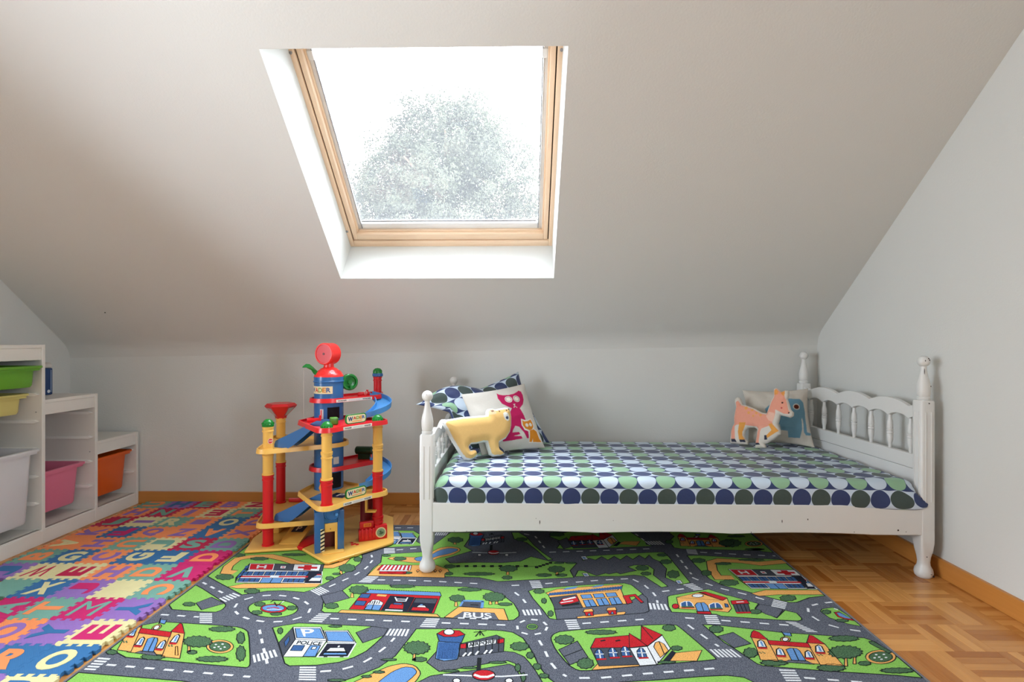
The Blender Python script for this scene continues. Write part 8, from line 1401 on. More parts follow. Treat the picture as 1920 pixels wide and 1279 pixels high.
P3 = platform('deck', [(GC, 0.044), (GD, 0.044), (GT, 0.088), ((-1.0, 2.44), 0.03)], 0.556, tr_, wst=(GC, GD, 0.014))
P2 = platform('deck', [(GA, 0.047), (GB, 0.042), (GT, 0.090)], 0.444, ty_)
P1 = platform('deck', [(GT, 0.088), ((-0.755, 2.668), 0.05), ((-0.78, 2.80), 0.03)], 0.332, tr_)
P0 = platform('deck', [(GC, 0.044), (GD, 0.044), (GT, 0.095), ((-1.0, 2.44), 0.03)], 0.230, ty_, wst=(GC, GD, 0.014))
PM = platform('deck', [(GA, 0.047), (GB, 0.045), ((-0.93, 2.40), 0.03), ((-0.93, 2.62), 0.04)], 0.118, ty_)
# base plates
def plate(pts, m, z0, z1, name='base_plate'):
    b = MB(); b.prism([G2(p) for p in pts], z0, z1, None, 0.003); return b.build(name, m, gar, 35)
plate([(-1.203, 2.289), (-1.195, 2.286), (-0.985, 2.328), (-0.93, 2.62), (-1.0, 2.78), (-1.24, 2.78), (-1.245, 2.45)], ty_, 0.0092, 0.020)
plate([(-0.965, 2.320), (-0.812, 2.181), (-0.795, 2.180), (-0.588, 2.395), (-0.583, 2.415), (-0.62, 2.56), (-0.666, 2.745), (-0.80, 2.84), (-0.92, 2.70)], ty_, 0.0094, 0.021)
plate([(-0.992, 2.33), (-0.962, 2.318), (-0.93, 2.38), (-0.96, 2.50), (-1.0, 2.45)], tr_, 0.0095, 0.026, 'base_joint')
for t in (0.18, 0.42):
    px = -0.795+t*0.207; py = 2.180+t*0.215
    b = MB(); b.box(-0.010, 0.010, -0.004, 0.006, 0.010, 0.020, 0.001, Matrix.Translation((px-GO.x, py-GO.y, 0)) @ Matrix.Rotation(0.805, 4, 'Z')); b.build('base_clip', ty_, gar)
# tower
RT = 0.0672
b = MB(); b.lathe([(0.021, RT), (0.655, RT), (0.70, RT), (0.733, RT), (0.736, RT+0.0035), (0.741, RT+0.0035), (0.743, RT+0.001), (0.760, RT+0.001), (0.762, RT-0.004)], (*G2(GT), 0), 48); tower = b.build('tower', tb_, gar, 30)
def cyl_patch(c, r, a0, a1, z0, z1, n=14):
    b = MB(); v = []
    for i in range(n+1):
        a = a0+(a1-a0)*i/n
        for z in (z0, z1): v.append((c[0]+r*math.cos(a), c[1]+r*math.sin(a), z))
    b.poly(v, [(2*i, 2*i+2, 2*i+3, 2*i+1) for i in range(n)]); return b
cg = G2(GT); VD = math.atan2(-2.533, 0.924)          # direction from the tower to the camera side
cyl_patch(cg, RT+0.0006, VD-0.10, VD+0.78, 0.566, 0.620).build('lift_opening_shade', tn_, tower)  # dark patches on the shell stand in for shade inside the lift openings
cyl_patch(cg, RT+0.0006, VD+0.20, VD+0.95, 0.240, 0.312).build('lift_opening_shade', tn_, tower)
cyl_patch(cg, RT+0.0006, VD-0.62, VD-0.36, 0.566, 0.612).build('lift_sticker', tsil_, tower)
cyl_patch(cg, RT+0.0007, VD-0.57, VD-0.48, 0.572, 0.608).build('lift_sticker', tr_, tower)
cyl_patch(cg, RT+0.0006, VD+0.30, VD+0.72, 0.352, 0.385).build('tower_sticker', tsil_, tower)
# curved name label on the tower
COLS = {'W': (40, 62, 120), 'A': (200, 60, 40), 'D': (120, 150, 60), 'E': (210, 130, 40), 'R': (70, 100, 150)}
LM = {k: plain('logo_'+k.lower(), v, 0.5, 0.3) for k, v in COLS.items()}
cyl_patch(cg, RT+0.0007, VD-1.62, VD+0.25, 0.683, 0.718, 30).build('name_label', tc_, tower)
a0 = VD-1.46; 
for i, ch in enumerate('WADER'):
    vs, fs = glyph(ch, 0.03); x0 = min(v[0] for v in vs); x1 = max(v[0] for v in vs); y0 = min(v[1] for v in vs); y1 = max(v[1] for v in vs)
    b = MB(); wa = [0.40, 0.29, 0.29, 0.26, 0.29][i]; st = a0+[0, 0.42, 0.72, 1.02, 1.29][i]
    b.poly([(cg[0]+(RT+0.0013)*math.cos(st+wa*(v[0]-x0)/(x1-x0)), cg[1]+(RT+0.0013)*math.sin(st+wa*(v[0]-x0)/(x1-x0)), 0.690+0.022*(v[1]-y0)/(y1-y0)) for v in vs], fs)
    b.build('label_letter', LM[ch], tower)
# dome, neck and drum
b = MB(); b.lathe([(0.7605, RT+0.0005), (0.766, RT), (0.775, RT-0.006), (0.790, RT-0.020), (0.800, RT-0.032), (0.804, 0.026), (0.806, 0.024), (0.825, 0.022)], (*cg, 0), 40); dome = b.build('dome', trd_, gar, 30)
for da in (-0.45, 0.25, 1.0, 1.8, 2.6, 3.4, 4.2, 5.0):
    a = VD+da; b = MB(); b.lathe([(0, 0.010), (0.002, 0.010), (0.002, 0.007), (-0.001, 0.0065), (-0.001, 0.0001)], (0, 0, 0), 16, Matrix.Translation((cg[0]+0.0545*math.cos(a), cg[1]+0.0545*math.sin(a), 0.781)) @ Matrix.Rotation(a, 4, 'Z') @ Matrix.Rotation(PI/2-0.75, 4, 'Y'), False); b.build('dome_porthole', trd_, dome, 40)
nd = Vector((-0.30, -0.954, 0)).normalized(); ang = math.atan2(nd.y, nd.x)
M = Matrix.Translation((cg[0]-0.004, cg[1], 0.869)) @ Matrix.Rotation(ang, 4, 'Z') @ Matrix.Rotation(PI/2, 4, 'Y')
b = MB(); R = 0.0515
b.lathe([(-0.034, 0.0005), (-0.034, R-0.004), (-0.030, R), (0.030, R), (0.034, R-0.004), (0.034, R-0.008), (0.031, R-0.009), (0.031, 0.0005)], (0, 0, 0), 48, M); drum = b.build('drum', trd_, gar, 30)
b = MB(); b.lathe([(0.0305, R-0.0095), (0.0315, R-0.0095), (0.0315, 0.0005)], (0, 0, 0), 40, M); b.build('drum_face', tr_, drum, 30)
b = MB(); b.lathe([(0.031, 0.006), (0.033, 0.006), (0.033, 0.0005)], (0, 0, 0), 14, M); b.build('drum_axle', plain('toy_dark_red', (110, 10, 16), 0.4), drum, 40)
# crane arm and string, winch wheel
b = MB(); arm = [(-0.968, 2.498, 0.772), (-0.980, 2.492, 0.793), (-0.995, 2.486, 0.808), (-1.012, 2.481, 0.814), (-1.026, 2.478, 0.808)]
rings = []
for i, p in enumerate(arm):
    hgt = [0.012, 0.013, 0.012, 0.008, 0.0035][i]; d = Vector(arm[min(i+1, 4)])-Vector(arm[max(i-1, 0)]); d.normalize(); u = Vector((-d.z*0.96, 0.2, math.hypot(d.x, d.y))).normalized(); sd = d.cross(u).normalized()
    c = Vector(p)-GO
    rings.append([c+u*hgt+sd*0.008, c+u*hgt-sd*0.008, c-u*hgt-sd*0.008, c-u*hgt+sd*0.008])
b.loft(rings); crane = b.build('crane_arm', tg_, gar, 50)
b = MB(); b.tube([(-1.023-GO.x, 2.478-GO.y, 0.806), (-1.023-GO.x, 2.478-GO.y, 0.455)], 0.0008, 6); b.build('crane_string', string_m, crane)
nw = Vector((0.62, -0.785, 0)).normalized(); M = Matrix.Translation((-0.838-GO.x, 2.572-GO.y, 0.731)) @ Matrix.Rotation(math.atan2(nw.y, nw.x), 4, 'Z') @ Matrix.Rotation(PI/2, 4, 'Y')
b = MB(); b.lathe([(-0.012, 0.0005), (-0.012, 0.036), (-0.008, 0.040), (0.008, 0.040), (0.013, 0.036), (0.013, 0.029), (0.006, 0.026), (0.003, 0.016), (0.003, 0.011), (0.012, 0.010), (0.012, 0.0005)], (0, 0, 0), 36, M); wheel = b.build('winch_wheel', tg_, gar, 35)
b = MB(); b.tube([M @ Vector((0.022, 0, 0.008)), M @ Vector((0.022, 0, 0.024))], 0.006, 12); b.build('winch_knob', tg_, wheel, 50)
# columns
def column(c, segs, cap=None, r=0.0218):
    x, y = G2(c); root = None
    for m, z0, z1, rr in segs:
        b = MB(); R = r*rr
        pr = [(z0, R+0.0035), (z0+0.006, R+0.0035), (z0+0.007, R), (z1-0.024, R), (z1-0.023, R+0.0028), (z1-0.018, R+0.0028), (z1-0.017, R+0.0006), (z1-0.008, R+0.0006), (z1-0.007, R+0.0028), (z1-0.001, R+0.0028), (z1, R)] if z1-z0 > 0.06 else [(z0, R), (z1, R)]
        b.lathe(pr, (x, y, 0), 28); o = b.build('column', m, gar, 35); root = root or o
    if cap:
        z = cap; b = MB(); b.lathe([(z, r+0.003), (z+0.010, r+0.0035), (z+0.012, r+0.0015), (z+0.020, r), (z+0.028, r-0.006), (z+0.033, r-0.014), (z+0.034, 0.0005)], (x, y, 0), 28)
        for i in range(12):
            a = 2*PI*i/12; b.box(x+(r+0.002)*math.cos(a)-0.0018, x+(r+0.002)*math.cos(a)+0.0018, y+(r+0.002)*math.sin(a)-0.0018, y+(r+0.002)*math.sin(a)+0.0018, z+0.010, z+0.017)
        b.build('column_cap', tg_, o, 40)
    return o
column(GA, [(tr_, 0.020, 0.112, 1.02), (tr_, 0.120, 0.334, 1.02), (ty_, 0.334, 0.440, 1.0), (ty_, 0.446, 0.549, 0.98)], 0.549)
colB = column(GB, [(tr_, 0.020, 0.112, 1.0), (tr_, 0.120, 0.322, 1.0), (ty_, 0.322, 0.438, 0.98), (ty_, 0.446, 0.545, 0.98)])
column(GC, [(tr_, 0.232, 0.342, 1.02), (ty_, 0.342, 0.455, 0.98), (ty_, 0.455, 0.550, 0.98)], 0.556)
column(GD, [(tr_, 0.021, 0.115, 1.05), (tr_, 0.115, 0.224, 1.05), (tr_, 0.232, 0.328, 1.02), (ty_, 0.328, 0.446, 0.98), (ty_, 0.446, 0.550, 0.98)], 0.556)
colE = column(GE, [(tr_, 0.654, 0.742, 0.93)])
b = MB(); b.lathe([(0.742, 0.026), (0.745, 0.0285), (0.756, 0.0285), (0.759, 0.026)], (*G2(GE), 0), 8); b.build('column_collar', tb_, colE, 20)
b = MB(); b.lathe([(0.759, 0.024), (0.770, 0.0245), (0.778, 0.021), (0.785, 0.012), (0.787, 0.0005)], (*G2(GE), 0), 28); b.build('column_cap', tg_, colE, 40)
# funnel-shaped lookout on column B, six-sided with silver windows
b = MB(); gb = G2(GB); rings = []
for z, r in ((0.542, 0.026), (0.552, 0.027), (0.598, 0.070), (0.606, 0.076), (0.618, 0.064), (0.619, 0.004)):
    rings.append([(gb[0]+r*math.cos(0.35+i*PI/3), gb[1]+r*math.sin(0.35+i*PI/3), z) for i in range(6)])
b.loft(rings); look = b.build('lookout', tr_, colB, 20)
for i in range(6):
    a = 0.35+i*PI/3; a2 = a+PI/3
    if i in (1, 4): continue
    b = MB(); q = []
    for z, r, t in ((0.560, 0.0345, 0.2), (0.560, 0.0345, 0.8), (0.598, 0.0690, 0.85), (0.598, 0.0690, 0.15)):
        p0 = Vector((math.cos(a), math.sin(a)))*r; p1 = Vector((math.cos(a2), math.sin(a2)))*r; pp = p0.lerp(p1, t); q.append((gb[0]+pp.x, gb[1]+pp.y, z))
    nn = (Vector(q[1])-Vector(q[0])).cross(Vector(q[3])-Vector(q[0])).normalized()
    mid = Vector(((q[0][0]+q[1][0])/2-gb[0], (q[0][1]+q[1][1])/2-gb[1], 0))
    if nn.dot(mid) < 0: nn = -nn
    b.poly([tuple(Vector(v)+nn*0.0015) for v in q], [(0, 1, 2, 3)]); b.build('lookout_window', tsil_, colB)
# spiral slides
def slide(z0, z1, name='slide'):
    c = Vector((-0.752, 2.600)); rings = []; n = 36
    for i in range(n+1):
        t = i/n; a = PI/2+0.12-(PI+0.25)*t; z = z0+(z1-z0)*t
        pr = [(0.034, -0.006), (0.108, -0.006), (0.111, 0.020), (0.107, 0.020), (0.105, 0.0), (0.039, 0.0), (0.037, 0.020), (0.033, 0.020)]
        rings.append([(c.x-GO.x+r*math.cos(a), c.y-GO.y+r*math.sin(a), z+h) for r, h in pr])
    b = MB(); b.loft(rings); return b.build(name, tlb_, gar, 30)
s1 = slide(0.655, 0.566); s2 = slide(0.336, 0.240)
# arrow sticker on the upper slide
b = MB(); c = (-0.752-GO.x, 2.60-GO.y); t = 0.68; a = PI/2+0.12-(PI+0.25)*t; z = 0.655-0.089*t+0.0012
ax = Vector((math.cos(a), math.sin(a))); tx = Vector((-math.sin(a), math.cos(a)))
def sp(r, s): return (c[0]+ax.x*r+tx.x*s, c[1]+ax.y*r+tx.y*s, z+s*0.33+0.001)
b.poly([sp(0.068, -0.012), sp(0.075, -0.012), sp(0.075, 0.012), sp(0.068, 0.012)], [(0, 1, 2, 3)]); b.build('slide_arrow', tw_, s1)
b = MB(); 
for r0 in (0.058, 0.079): b.poly([sp(r0, -0.010), sp(r0+0.006, -0.010), sp(r0+0.006, 0.013), sp(r0, 0.013)], [(0, 1, 2, 3)])
b.build('slide_arrow', plain('sticker_pink', (226, 120, 150), 0.5), s1)
# straight ramps between the decks
def ramp(zh, zl, m):
    S0 = Vector((-0.878, 2.318)); E0 = Vector((-1.112, 2.372)); d = (E0-S0); L = d.length; d.normalize(); nb = Vector((-d.y, d.x)); nb = nb if nb.y > 0 else -nb
    def M(off): return Matrix(((d.x, 0, nb.x, S0.x-GO.x+nb.x*off), (d.y, 0, nb.y, S0.y-GO.y+nb.y*off), (0, 1, 0, 0), (0, 0, 0, 1)))
    side = [(0, zh+0.016), (L*0.10, zh+0.018), (L*0.97, zl+0.030), (L, zl+0.014), (L, zl), (L*0.70, zl-0.001), (L*0.60, zl+0.012), (L*0.48, zl+0.034), (L*0.20, zh-0.022), (0, zh-0.012)]
    b = MB(); b.prism(side, 0.0, 0.003, M(0)); b.prism(side, 0.0, 0.003, M(0.060))
    b.prism([(0, zh+0.002), (L*0.98, zl+0.006), (L*0.98, zl+0.002), (0, zh-0.003)], 0.0, 0.06, M(0.001)); return b.build('ramp', m, gar, 35)
ramp(0.562, 0.453, tb_); ramp(0.236, 0.124, tb_)
# name boards on the deck edges
dcd = (GD-GC).normalized(); ncd = Vector((dcd.y, -dcd.x))
def board(z, name='name_board', m=tg_):
    mid = GC.lerp(GD, 0.5)+ncd*0.018
    M = Matrix(((dcd.x, 0, ncd.x, mid.x-GO.x), (dcd.y, 0, ncd.y, mid.y-GO.y), (0, 1, 0, z), (0, 0, 0, 1)))
    b = MB(); b.prism(rrect(-0.054, 0.054, -0.021, 0.021, 0.014), -0.003, 0.003, M, 0.0008); o = b.build(name, tdg_ if m is None else m, gar, 40)
    b = MB(); b.prism(rrect(-0.049, 0.049, -0.0165, 0.0165, 0.011), 0.003, 0.0036, M); b.build('board_face', tc_, o)
    xs = -0.043
    for i, ch in enumerate('WADER'):
        wdt = [0.026, 0.016, 0.016, 0.013, 0.016][i]; h = 0.020 if i == 0 else 0.014
        b = MB(); vs, fs = glyph(ch, 0.045); x0 = min(v[0] for v in vs); x1 = max(v[0] for v in vs); y0 = min(v[1] for v in vs); y1 = max(v[1] for v in vs)
        b.poly([tuple(M @ Vector((xs+wdt*(v[0]-x0)/(x1-x0), (0.011-h)+h*(v[1]-y0)/(y1-y0), 0.0041))) for v in vs], fs); b.build('board_letter', LM[ch], o); xs += wdt+0.0006
    b = MB(); b.poly([tuple(M @ Vector(p)) for p in ((-0.022, -0.0115, 0.0041), (0.03, -0.0115, 0.0041), (0.03, -0.0085, 0.0041), (-0.022, -0.0085, 0.0041))], [(0, 1, 2, 3)]); b.build('board_stripe', to_, o)
board(0.588); board(0.263)
# white strips with small print along the deck rims
def rim_strip(p0, p1, z, h=0.013):
    p0 = Vector(p0); p1 = Vector(p1); d = (p1-p0).normalized(); n = Vector((d.y, -d.x)); L = (p1-p0).length
    M = Matrix(((d.x, 0, n.x, p0.x-GO.x), (d.y, 0, n.y, p0.y-GO.y), (0, 1, 0, z), (0, 0, 0, 1)))
    b = MB(); b.prism([(0, -h/2), (L, -h/2), (L, h/2), (0, h/2)], 0.0, 0.0012, M); o = b.build('rim_sticker', tw_, gar)
    b = MB()
    for s0, wd in ((0.04, 0.24), (0.72, 0.24)):
        glyph_quad(b, 'WADER', [M @ Vector(v) for v in ((L*s0, -h*0.25, 0.0016), (L*(s0+wd), -h*0.25, 0.0016), (L*(s0+wd), h*0.25, 0.0016), (L*s0, h*0.25, 0.0016))], None, 0.03)
    b.build('rim_lettering', tk_, o)
    b = MB()
    for i in range(9): b.poly([tuple(M @ Vector(v)) for v in ((L*(0.34+i*0.036), -h*0.3, 0.0016), (L*(0.355+i*0.036), -h*0.3, 0.0016), (L*(0.362+i*0.036), h*0.3, 0.0016), (L*(0.347+i*0.036), h*0.3, 0.0016))], [(0, 1, 2, 3)])
    b.build('rim_dashes', tsil_, o)
def edge_pts(c0, r0, c1, r1, t0, t1, out=0.0030):
    d = (Vector(c1)-Vector(c0)).normalized(); n = Vector((d.y, -d.x)); a = Vector(c0)+n*(r0+out); b_ = Vector(c1)+n*(r1+out); return a.lerp(b_, t0), a.lerp(b_, t1)
e = edge_pts(GC, 0.030, GD, 0.030, 0.22, 0.78); rim_strip(*e, 0.5535); rim_strip(*e, 0.2275)
e = edge_pts(GT, 0.086, (-0.755, 2.668), 0.045, 0.02, 0.90); rim_strip(*e, 0.6495)
# stop sign stickers, barriers, blocks, roller
def octa(M, r, name, parent):
    b = MB(); b.prism([(r*math.cos(PI/8+i*PI/4), r*math.sin(PI/8+i*PI/4)) for i in range(8)], 0, 0.0010, M); o = b.build(name, tw_, parent)
    b = MB(); b.prism([(0.86*r*math.cos(PI/8+i*PI/4), 0.86*r*math.sin(PI/8+i*PI/4)) for i in range(8)], 0.001, 0.0014, M); b.build('sign_face', tr_, parent)
    b = MB(); glyph_quad(b, 'STOP', [M @ Vector(v) for v in ((-0.7*r, -0.3*r, 0.0018), (0.7*r, -0.3*r, 0.0018), (0.7*r, 0.3*r, 0.0018), (-0.7*r, 0.3*r, 0.0018))], None, 0.03); b.build('sign_lettering', tw_, parent)
def faceM(x, y, z, ang): return Matrix(((-math.sin(ang), 0, math.cos(ang), x-GO.x), (math.cos(ang), 0, math.sin(ang), y-GO.y), (0, 1, 0, z), (0, 0, 0, 1)))
aa = math.atan2(-2.359, 1.134)+0.45
octa(faceM(GA.x+0.0216*math.cos(aa), GA.y+0.0216*math.sin(aa), 0.486, aa), 0.0125, 'stop_sticker', gar)
b = MB(); b.box(-0.030, 0.030, -0.004, 0.004, 0.653, 0.676, 0.003, Matrix.Translation((-0.79-GO.x, 2.645-GO.y, 0)) @ Matrix.Rotation(0.5, 4, 'Z')); b.lathe([(0.660, 0.006), (0.686, 0.006)], (-0.775-GO.x, 2.655-GO.y, 0), 10); bar = b.build('barrier', tr_, gar, 30)
octa(faceM(-0.778, 2.636, 0.672, VD+0.6), 0.010, 'stop_sign', bar)
b = MB(); b.box(-0.032, 0.032, -0.004, 0.004, 0.557, 0.577, 0.003, Matrix.Translation((-0.955-GO.x, 2.43-GO.y, 0)) @ Matrix.Rotation(0.1, 4, 'Z')); b.lathe([(0.557, 0.005), (0.590, 0.005)], (-0.925-GO.x, 2.425-GO.y, 0), 10); b.build('barrier', tr_, gar, 30)
b = MB(); b.box(-0.017, 0.017, -0.017, 0.017, 0.557, 0.589, 0.005, Matrix.Translation((-0.842-GO.x, 2.37-GO.y, 0)) @ Matrix.Rotation(0.5, 4, 'Z'), 3); b.build('green_block', plastic('toy_leaf_green', (74, 132, 36), 0.35), gar, 40)
M = Matrix.Translation((-0.80-GO.x, 2.69-GO.y, 0.376)) @ Matrix.Rotation(-0.08, 4, 'Z') @ Matrix.Rotation(PI/2, 4, 'Y')
b = MB(); b.lathe([(-0.045, 0.0005), (-0.045, 0.015), (-0.040, 0.020), (0.040, 0.020), (0.045, 0.015), (0.045, 0.0005)], (0, 0, 0), 24, M); roll = b.build('car_wash_roller', tdg_, gar, 35)
b = MB(); b.box(-0.03-0.80-GO.x, 0.03-0.80-GO.x, 2.682-GO.y, 2.698-GO.y, 0.332, 0.362); b.build('roller_stand', tdg_, roll)
# orange hook hanging beside the front column
b = MB(); b.tube([(-0.893-GO.x, 2.385-GO.y, 0.352), (-0.888-GO.x, 2.38-GO.y, 0.325), (-0.905-GO.x, 2.38-GO.y, 0.300), (-0.908-GO.x, 2.38-GO.y, 0.27), (-0.895-GO.x, 2.38-GO.y, 0.235)], [0.004, 0.007, 0.005, 0.006, 0.004], 8); hk = b.build('hook', to_, gar, 50)
b = MB(); b.tube([(-0.898-GO.x, 2.372-GO.y, 0.318), (-0.904-GO.x, 2.372-GO.y, 0.300)], 0.004, 8); b.build('hook_pin', tr_, hk, 50)
# parking decal on deck and ramp plate
b = MB(); zz = 0.2318
b.poly([(-0.87-GO.x, 2.375-GO.y, zz), (-0.80-GO.x, 2.36-GO.y, zz), (-0.785-GO.x, 2.42-GO.y, zz), (-0.855-GO.x, 2.44-GO.y, zz)], [(0, 1, 2, 3)]); dec = b.build('parking_decal', plain('decal_navy', (40, 48, 78), 0.5), gar)
b = MB(); glyph_quad(b, 'P', [(-0.84-GO.x, 2.385-GO.y, zz+0.0005), (-0.81-GO.x, 2.38-GO.y, zz+0.0005), (-0.80-GO.x, 2.42-GO.y, zz+0.0005), (-0.83-GO.x, 2.425-GO.y, zz+0.0005)], None, 0.03); b.build('decal_letter', tw_, gar)
plw = plastic('toy_brown_yellow', (226, 172, 80), 0.4)
b = MB(); b.poly([(-1.09-GO.x, 2.37-GO.y, 0.022), (-1.00-GO.x, 2.37-GO.y, 0.022), (-0.96-GO.x, 2.58-GO.y, 0.112), (-1.06-GO.x, 2.58-GO.y, 0.112), (-1.09-GO.x, 2.37-GO.y, 0.016), (-1.00-GO.x, 2.37-GO.y, 0.016), (-0.96-GO.x, 2.58-GO.y, 0.10), (-1.06-GO.x, 2.58-GO.y, 0.10)], [(0, 1, 2, 3), (4, 7, 6, 5), (0, 4, 5, 1), (1, 5, 6, 2), (3, 2, 6, 7), (0, 3, 7, 4)]); rp = b.build('entry_ramp', plw, gar)
def onr(x, y): return (x-GO.x, y-GO.y, 0.022+(y-2.37)/0.21*0.09+0.0012)
b = MB(); b.poly([onr(-1.065, 2.435), (onr(-1.01, 2.435)), onr(-1.0, 2.475), onr(-1.057, 2.475)], [(0, 1, 2, 3)]); b.build('ramp_decal', MATS['decal_navy'], rp)
b = MB(); glyph_quad(b, 'P', [Vector(onr(-1.047, 2.443))+Vector((0, 0, 0.001)), Vector(onr(-1.025, 2.443))+Vector((0, 0, 0.001)), Vector(onr(-1.02, 2.468))+Vector((0, 0, 0.001)), Vector(onr(-1.042, 2.468))+Vector((0, 0, 0.001))], None, 0.03); b.build('ramp_decal', tw_, rp)
for x0, x1, y0, y1 in ((-1.20, -1.15, 2.50, 2.70), (-1.00, -0.95, 2.60, 2.68)):
    b = MB(); b.box(x0-GO.x, x1-GO.x, y0-GO.y, y1-GO.y, 0.02, 0.108, 0.004); b.build('deck_support', plw, gar, 30)
b = MB(); b.box(-0.075, 0.075, -0.006, 0.006, 0.119, 0.140, 0.004, Matrix.Translation((-1.10-GO.x, 2.665-GO.y, 0))); b.lathe([(0.0, 0.016), (0.008, 0.016)], (0, 0, 0), 16, Matrix.Translation((-1.10-GO.x, 2.658-GO.y, 0.142)) @ Matrix.Rotation(PI/2, 4, 'X')); b.build('rear_barrier', tr_, gar, 30)
# lift gate under the front column
gL = Vector((-0.885, 2.259)); gR = Vector((-0.775, 2.310)); gd = (gR-gL).normalized(); gn = Vector((-gd.y, gd.x))
MG_ = Matrix(((gd.x, gn.x, 0, gL.x-GO.x), (gd.y, gn.y, 0, gL.y-GO.y), (0, 0, 1, 0), (0, 0, 0, 1)))
b = MB()
b.box(0.0, 0.040, 0.0, 0.055, 0.0205, 0.196, 0.003, MG_); b.box(0.094, 0.121, 0.0, 0.055, 0.0205, 0.196, 0.003, MG_)
b.box(0.014, 0.105, 0.006, 0.050, 0.142, 0.216, 0.003, MG_); gate = b.build('lift_gate', tb_, gar, 30)
MW = MG_ @ Matrix.Translation((0.070, 0.004, 0.187)) @ Matrix.Rotation(PI/2, 4, 'X')
b = MB(); b.lathe([(0.0, 0.031), (0.012, 0.031), (0.015, 0.0285), (0.012, 0.0265), (0.011, 0.006), (0.015, 0.005), (0.015, 0.0005)], (0, 0, 0), 36, MW); cw_ = b.build('crank_wheel', tb_, gate, 35)
b = MB(); b.lathe([(0.008, 0.007), (0.026, 0.006), (0.028, 0.0005)], (0, 0, 0), 14, MW @ Matrix.Translation((0.018, -0.004, 0))); b.build('crank_knob', tlb_, gate, 40)
b = MB(); b.box(0.041, 0.0935, 0.004, 0.010, 0.105, 0.142, 0.001, MG_); b.box(0.083, 0.0935, 0.004, 0.010, 0.024, 0.105, 0.001, MG_); b.build('lift_door', ty_, gate, 30)
b = MB(); b.lathe([(0, 0.002), (0.001, 0.002)], (0, 0, 0), 10, MG_ @ Matrix.Translation((0.064, 0.0035, 0.118)) @ Matrix.Rotation(PI/2, 4, 'X')); b.build('door_peg', tk_, gate)
b = MB(); b.box(0.041, 0.0935, 0.048, 0.052, 0.022, 0.142, 0, MG_); b.build('lift_back', plain('toy_dark_red', (110, 10, 16), 0.4), gate)
b = MB(); b.box(0.0235, 0.0395, -0.0008, 0.0, 0.024, 0.122, 0, MG_); b.build('hazard_strip', tc_, gate)
b = MB()
for i in range(6):
    z = 0.026+i*0.0165; v = [(0.0235, -0.0011, z), (0.0395, -0.0011, z+0.007), (0.0395, -0.0011, z+0.0145), (0.0235, -0.0011, z+0.0075)]
    b.poly([tuple(MG_ @ Vector(p)) for p in v], [(0, 1, 2, 3)])
b.build('hazard_stripe', tk_, gate)
b = MB(); b.box(0.030, 0.118, -0.030, 0.05, 0.0205, 0.026, 0.002, MG_); b.build('lift_floor', ty_, gate, 30)
# red petrol pump corner
pL = Vector((-0.738, 2.397)); pR = Vector((-0.621, 2.447)); pdv = (pR-pL).normalized(); pn = Vector((-pdv.y, pdv.x)); PW = (pR-pL).length
MP_ = Matrix(((pdv.x, pn.x, 0, pL.x-GO.x), (pdv.y, pn.y, 0, pL.y-GO.y), (0, 0, 1, 0), (0, 0, 0, 1)))
b = MB(); b.box(0.0, 0.075, 0.0, 0.03, 0.0205, 0.072, 0.003, MP_); b.box(0.005, 0.068, 0.010, 0.03, 0.07, 0.106, 0.003, MP_); b.box(0.070, PW, 0.0, 0.03, 0.0205, 0.084, 0.004, MP_); pump = b.build('petrol_pump', tr_, gar, 30)
for i in range(4): b = MB(); b.box(0.010+i*0.017, 0.019+i*0.017, -0.005, 0.002, 0.030, 0.078, 0.002, MP_); b.build('pump_rib', tr_, pump, 30)
MS = MP_ @ Matrix.Translation((0.098, -0.0003, 0.052)) @ Matrix.Rotation(PI/2, 4, 'X')
b = MB(); b.lathe([(0.0, 0.0235), (0.0012, 0.0235)], (0, 0, 0), 28, MS); b.build('round_sticker', tc_, pump)
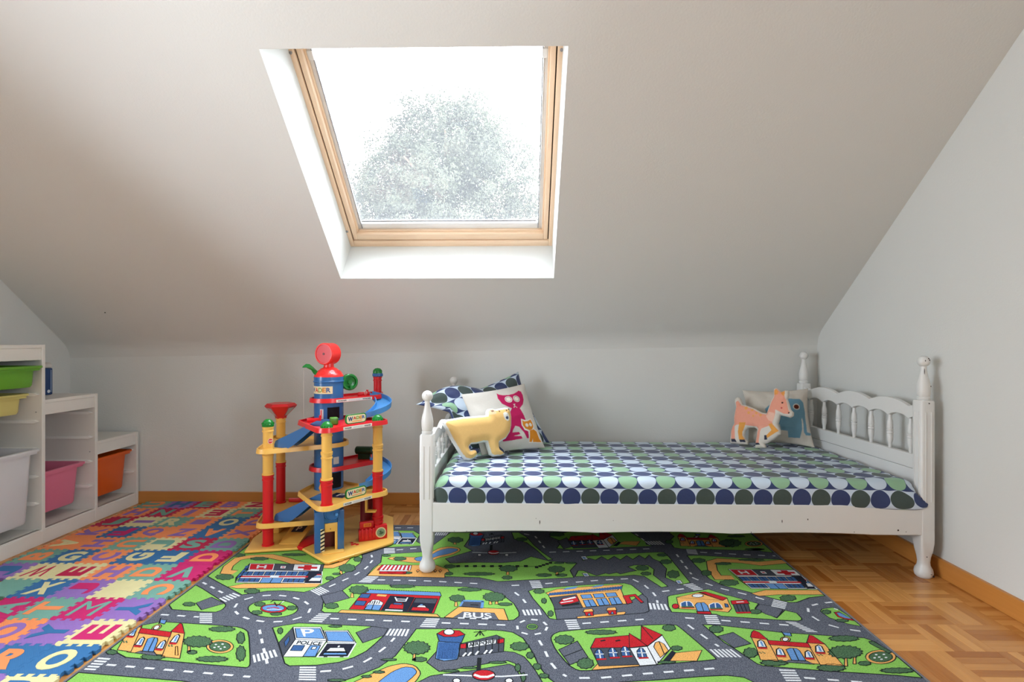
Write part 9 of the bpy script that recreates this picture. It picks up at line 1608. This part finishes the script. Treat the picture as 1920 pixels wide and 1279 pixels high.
b = MB(); b.lathe([(0.0013, 0.0185), (0.0016, 0.0185)], (0, 0, 0), 24, MS); b.build('round_sticker', plain('sticker_sage', (128, 160, 132), 0.5), pump)
b = MB(); b.prism([(-0.010, -0.006), (0.0, -0.010), (0.012, -0.004), (0.010, 0.004), (0.004, 0.002), (0.0, 0.010), (-0.008, 0.006), (-0.004, -0.001)], 0.0017, 0.002, MS); b.build('round_sticker', plain('sticker_forest', (60, 92, 70), 0.5), pump)
b = MB(); b.box(0.022, 0.056, 0.0090, 0.0098, 0.082, 0.098, 0, MP_); b.build('pump_plate', to_, pump)
b = MB(); glyph_quad(b, '20:8', [MP_ @ Vector(v) for v in ((0.026, 0.0086, 0.086), (0.052, 0.0086, 0.086), (0.052, 0.0086, 0.094), (0.026, 0.0086, 0.094))], None, 0.02); b.build('pump_plate', tr_, pump)
b = MB(); b.lathe([(0.021, 0.036), (0.20, 0.036), (0.202, 0.040), (0.222, 0.040)], (-0.735-GO.x, 2.53-GO.y, 0), 28); b.build('rear_drum', plain('toy_dark_red', (110, 10, 16), 0.4), gar, 35)
b = MB(); b.box(-0.004, 0.004, -0.012, 0.012, 0.15, 0.222, 0.002, Matrix.Translation((-0.712-GO.x, 2.425-GO.y, 0))); b.box(-0.004, 0.045, -0.012, 0.012, 0.148, 0.158, 0.002, Matrix.Translation((-0.712-GO.x, 2.425-GO.y, 0))); b.build('hanging_bracket', ty_, gar, 30)
for i, (dx, dy) in enumerate(((-0.765, 2.385), (-0.748, 2.372), (-0.735, 2.365), (-0.757, 2.363))):
    b = MB(); b.lathe([(0.021, 0.007), (0.024, 0.006), (0.025, 0.0005)], (dx-GO.x, dy-GO.y, 0), 7); b.build('flower_mark', tr_, gar)

# ================================================================== small marks
b = MB(); b.lathe([(0, 0.0032), (0.0025, 0.002)], (0, 0, 0), 10)
yy = 2.80; o = b.build('picture_nail', chip_m, None, None, (-2.225, 2.804, zs(-2.225, 2.804)-0.001), (PI-PITCH, 0, 0)); tag(o, 'tiny dark nail in the sloped ceiling above the stepped shelf', 'nail')
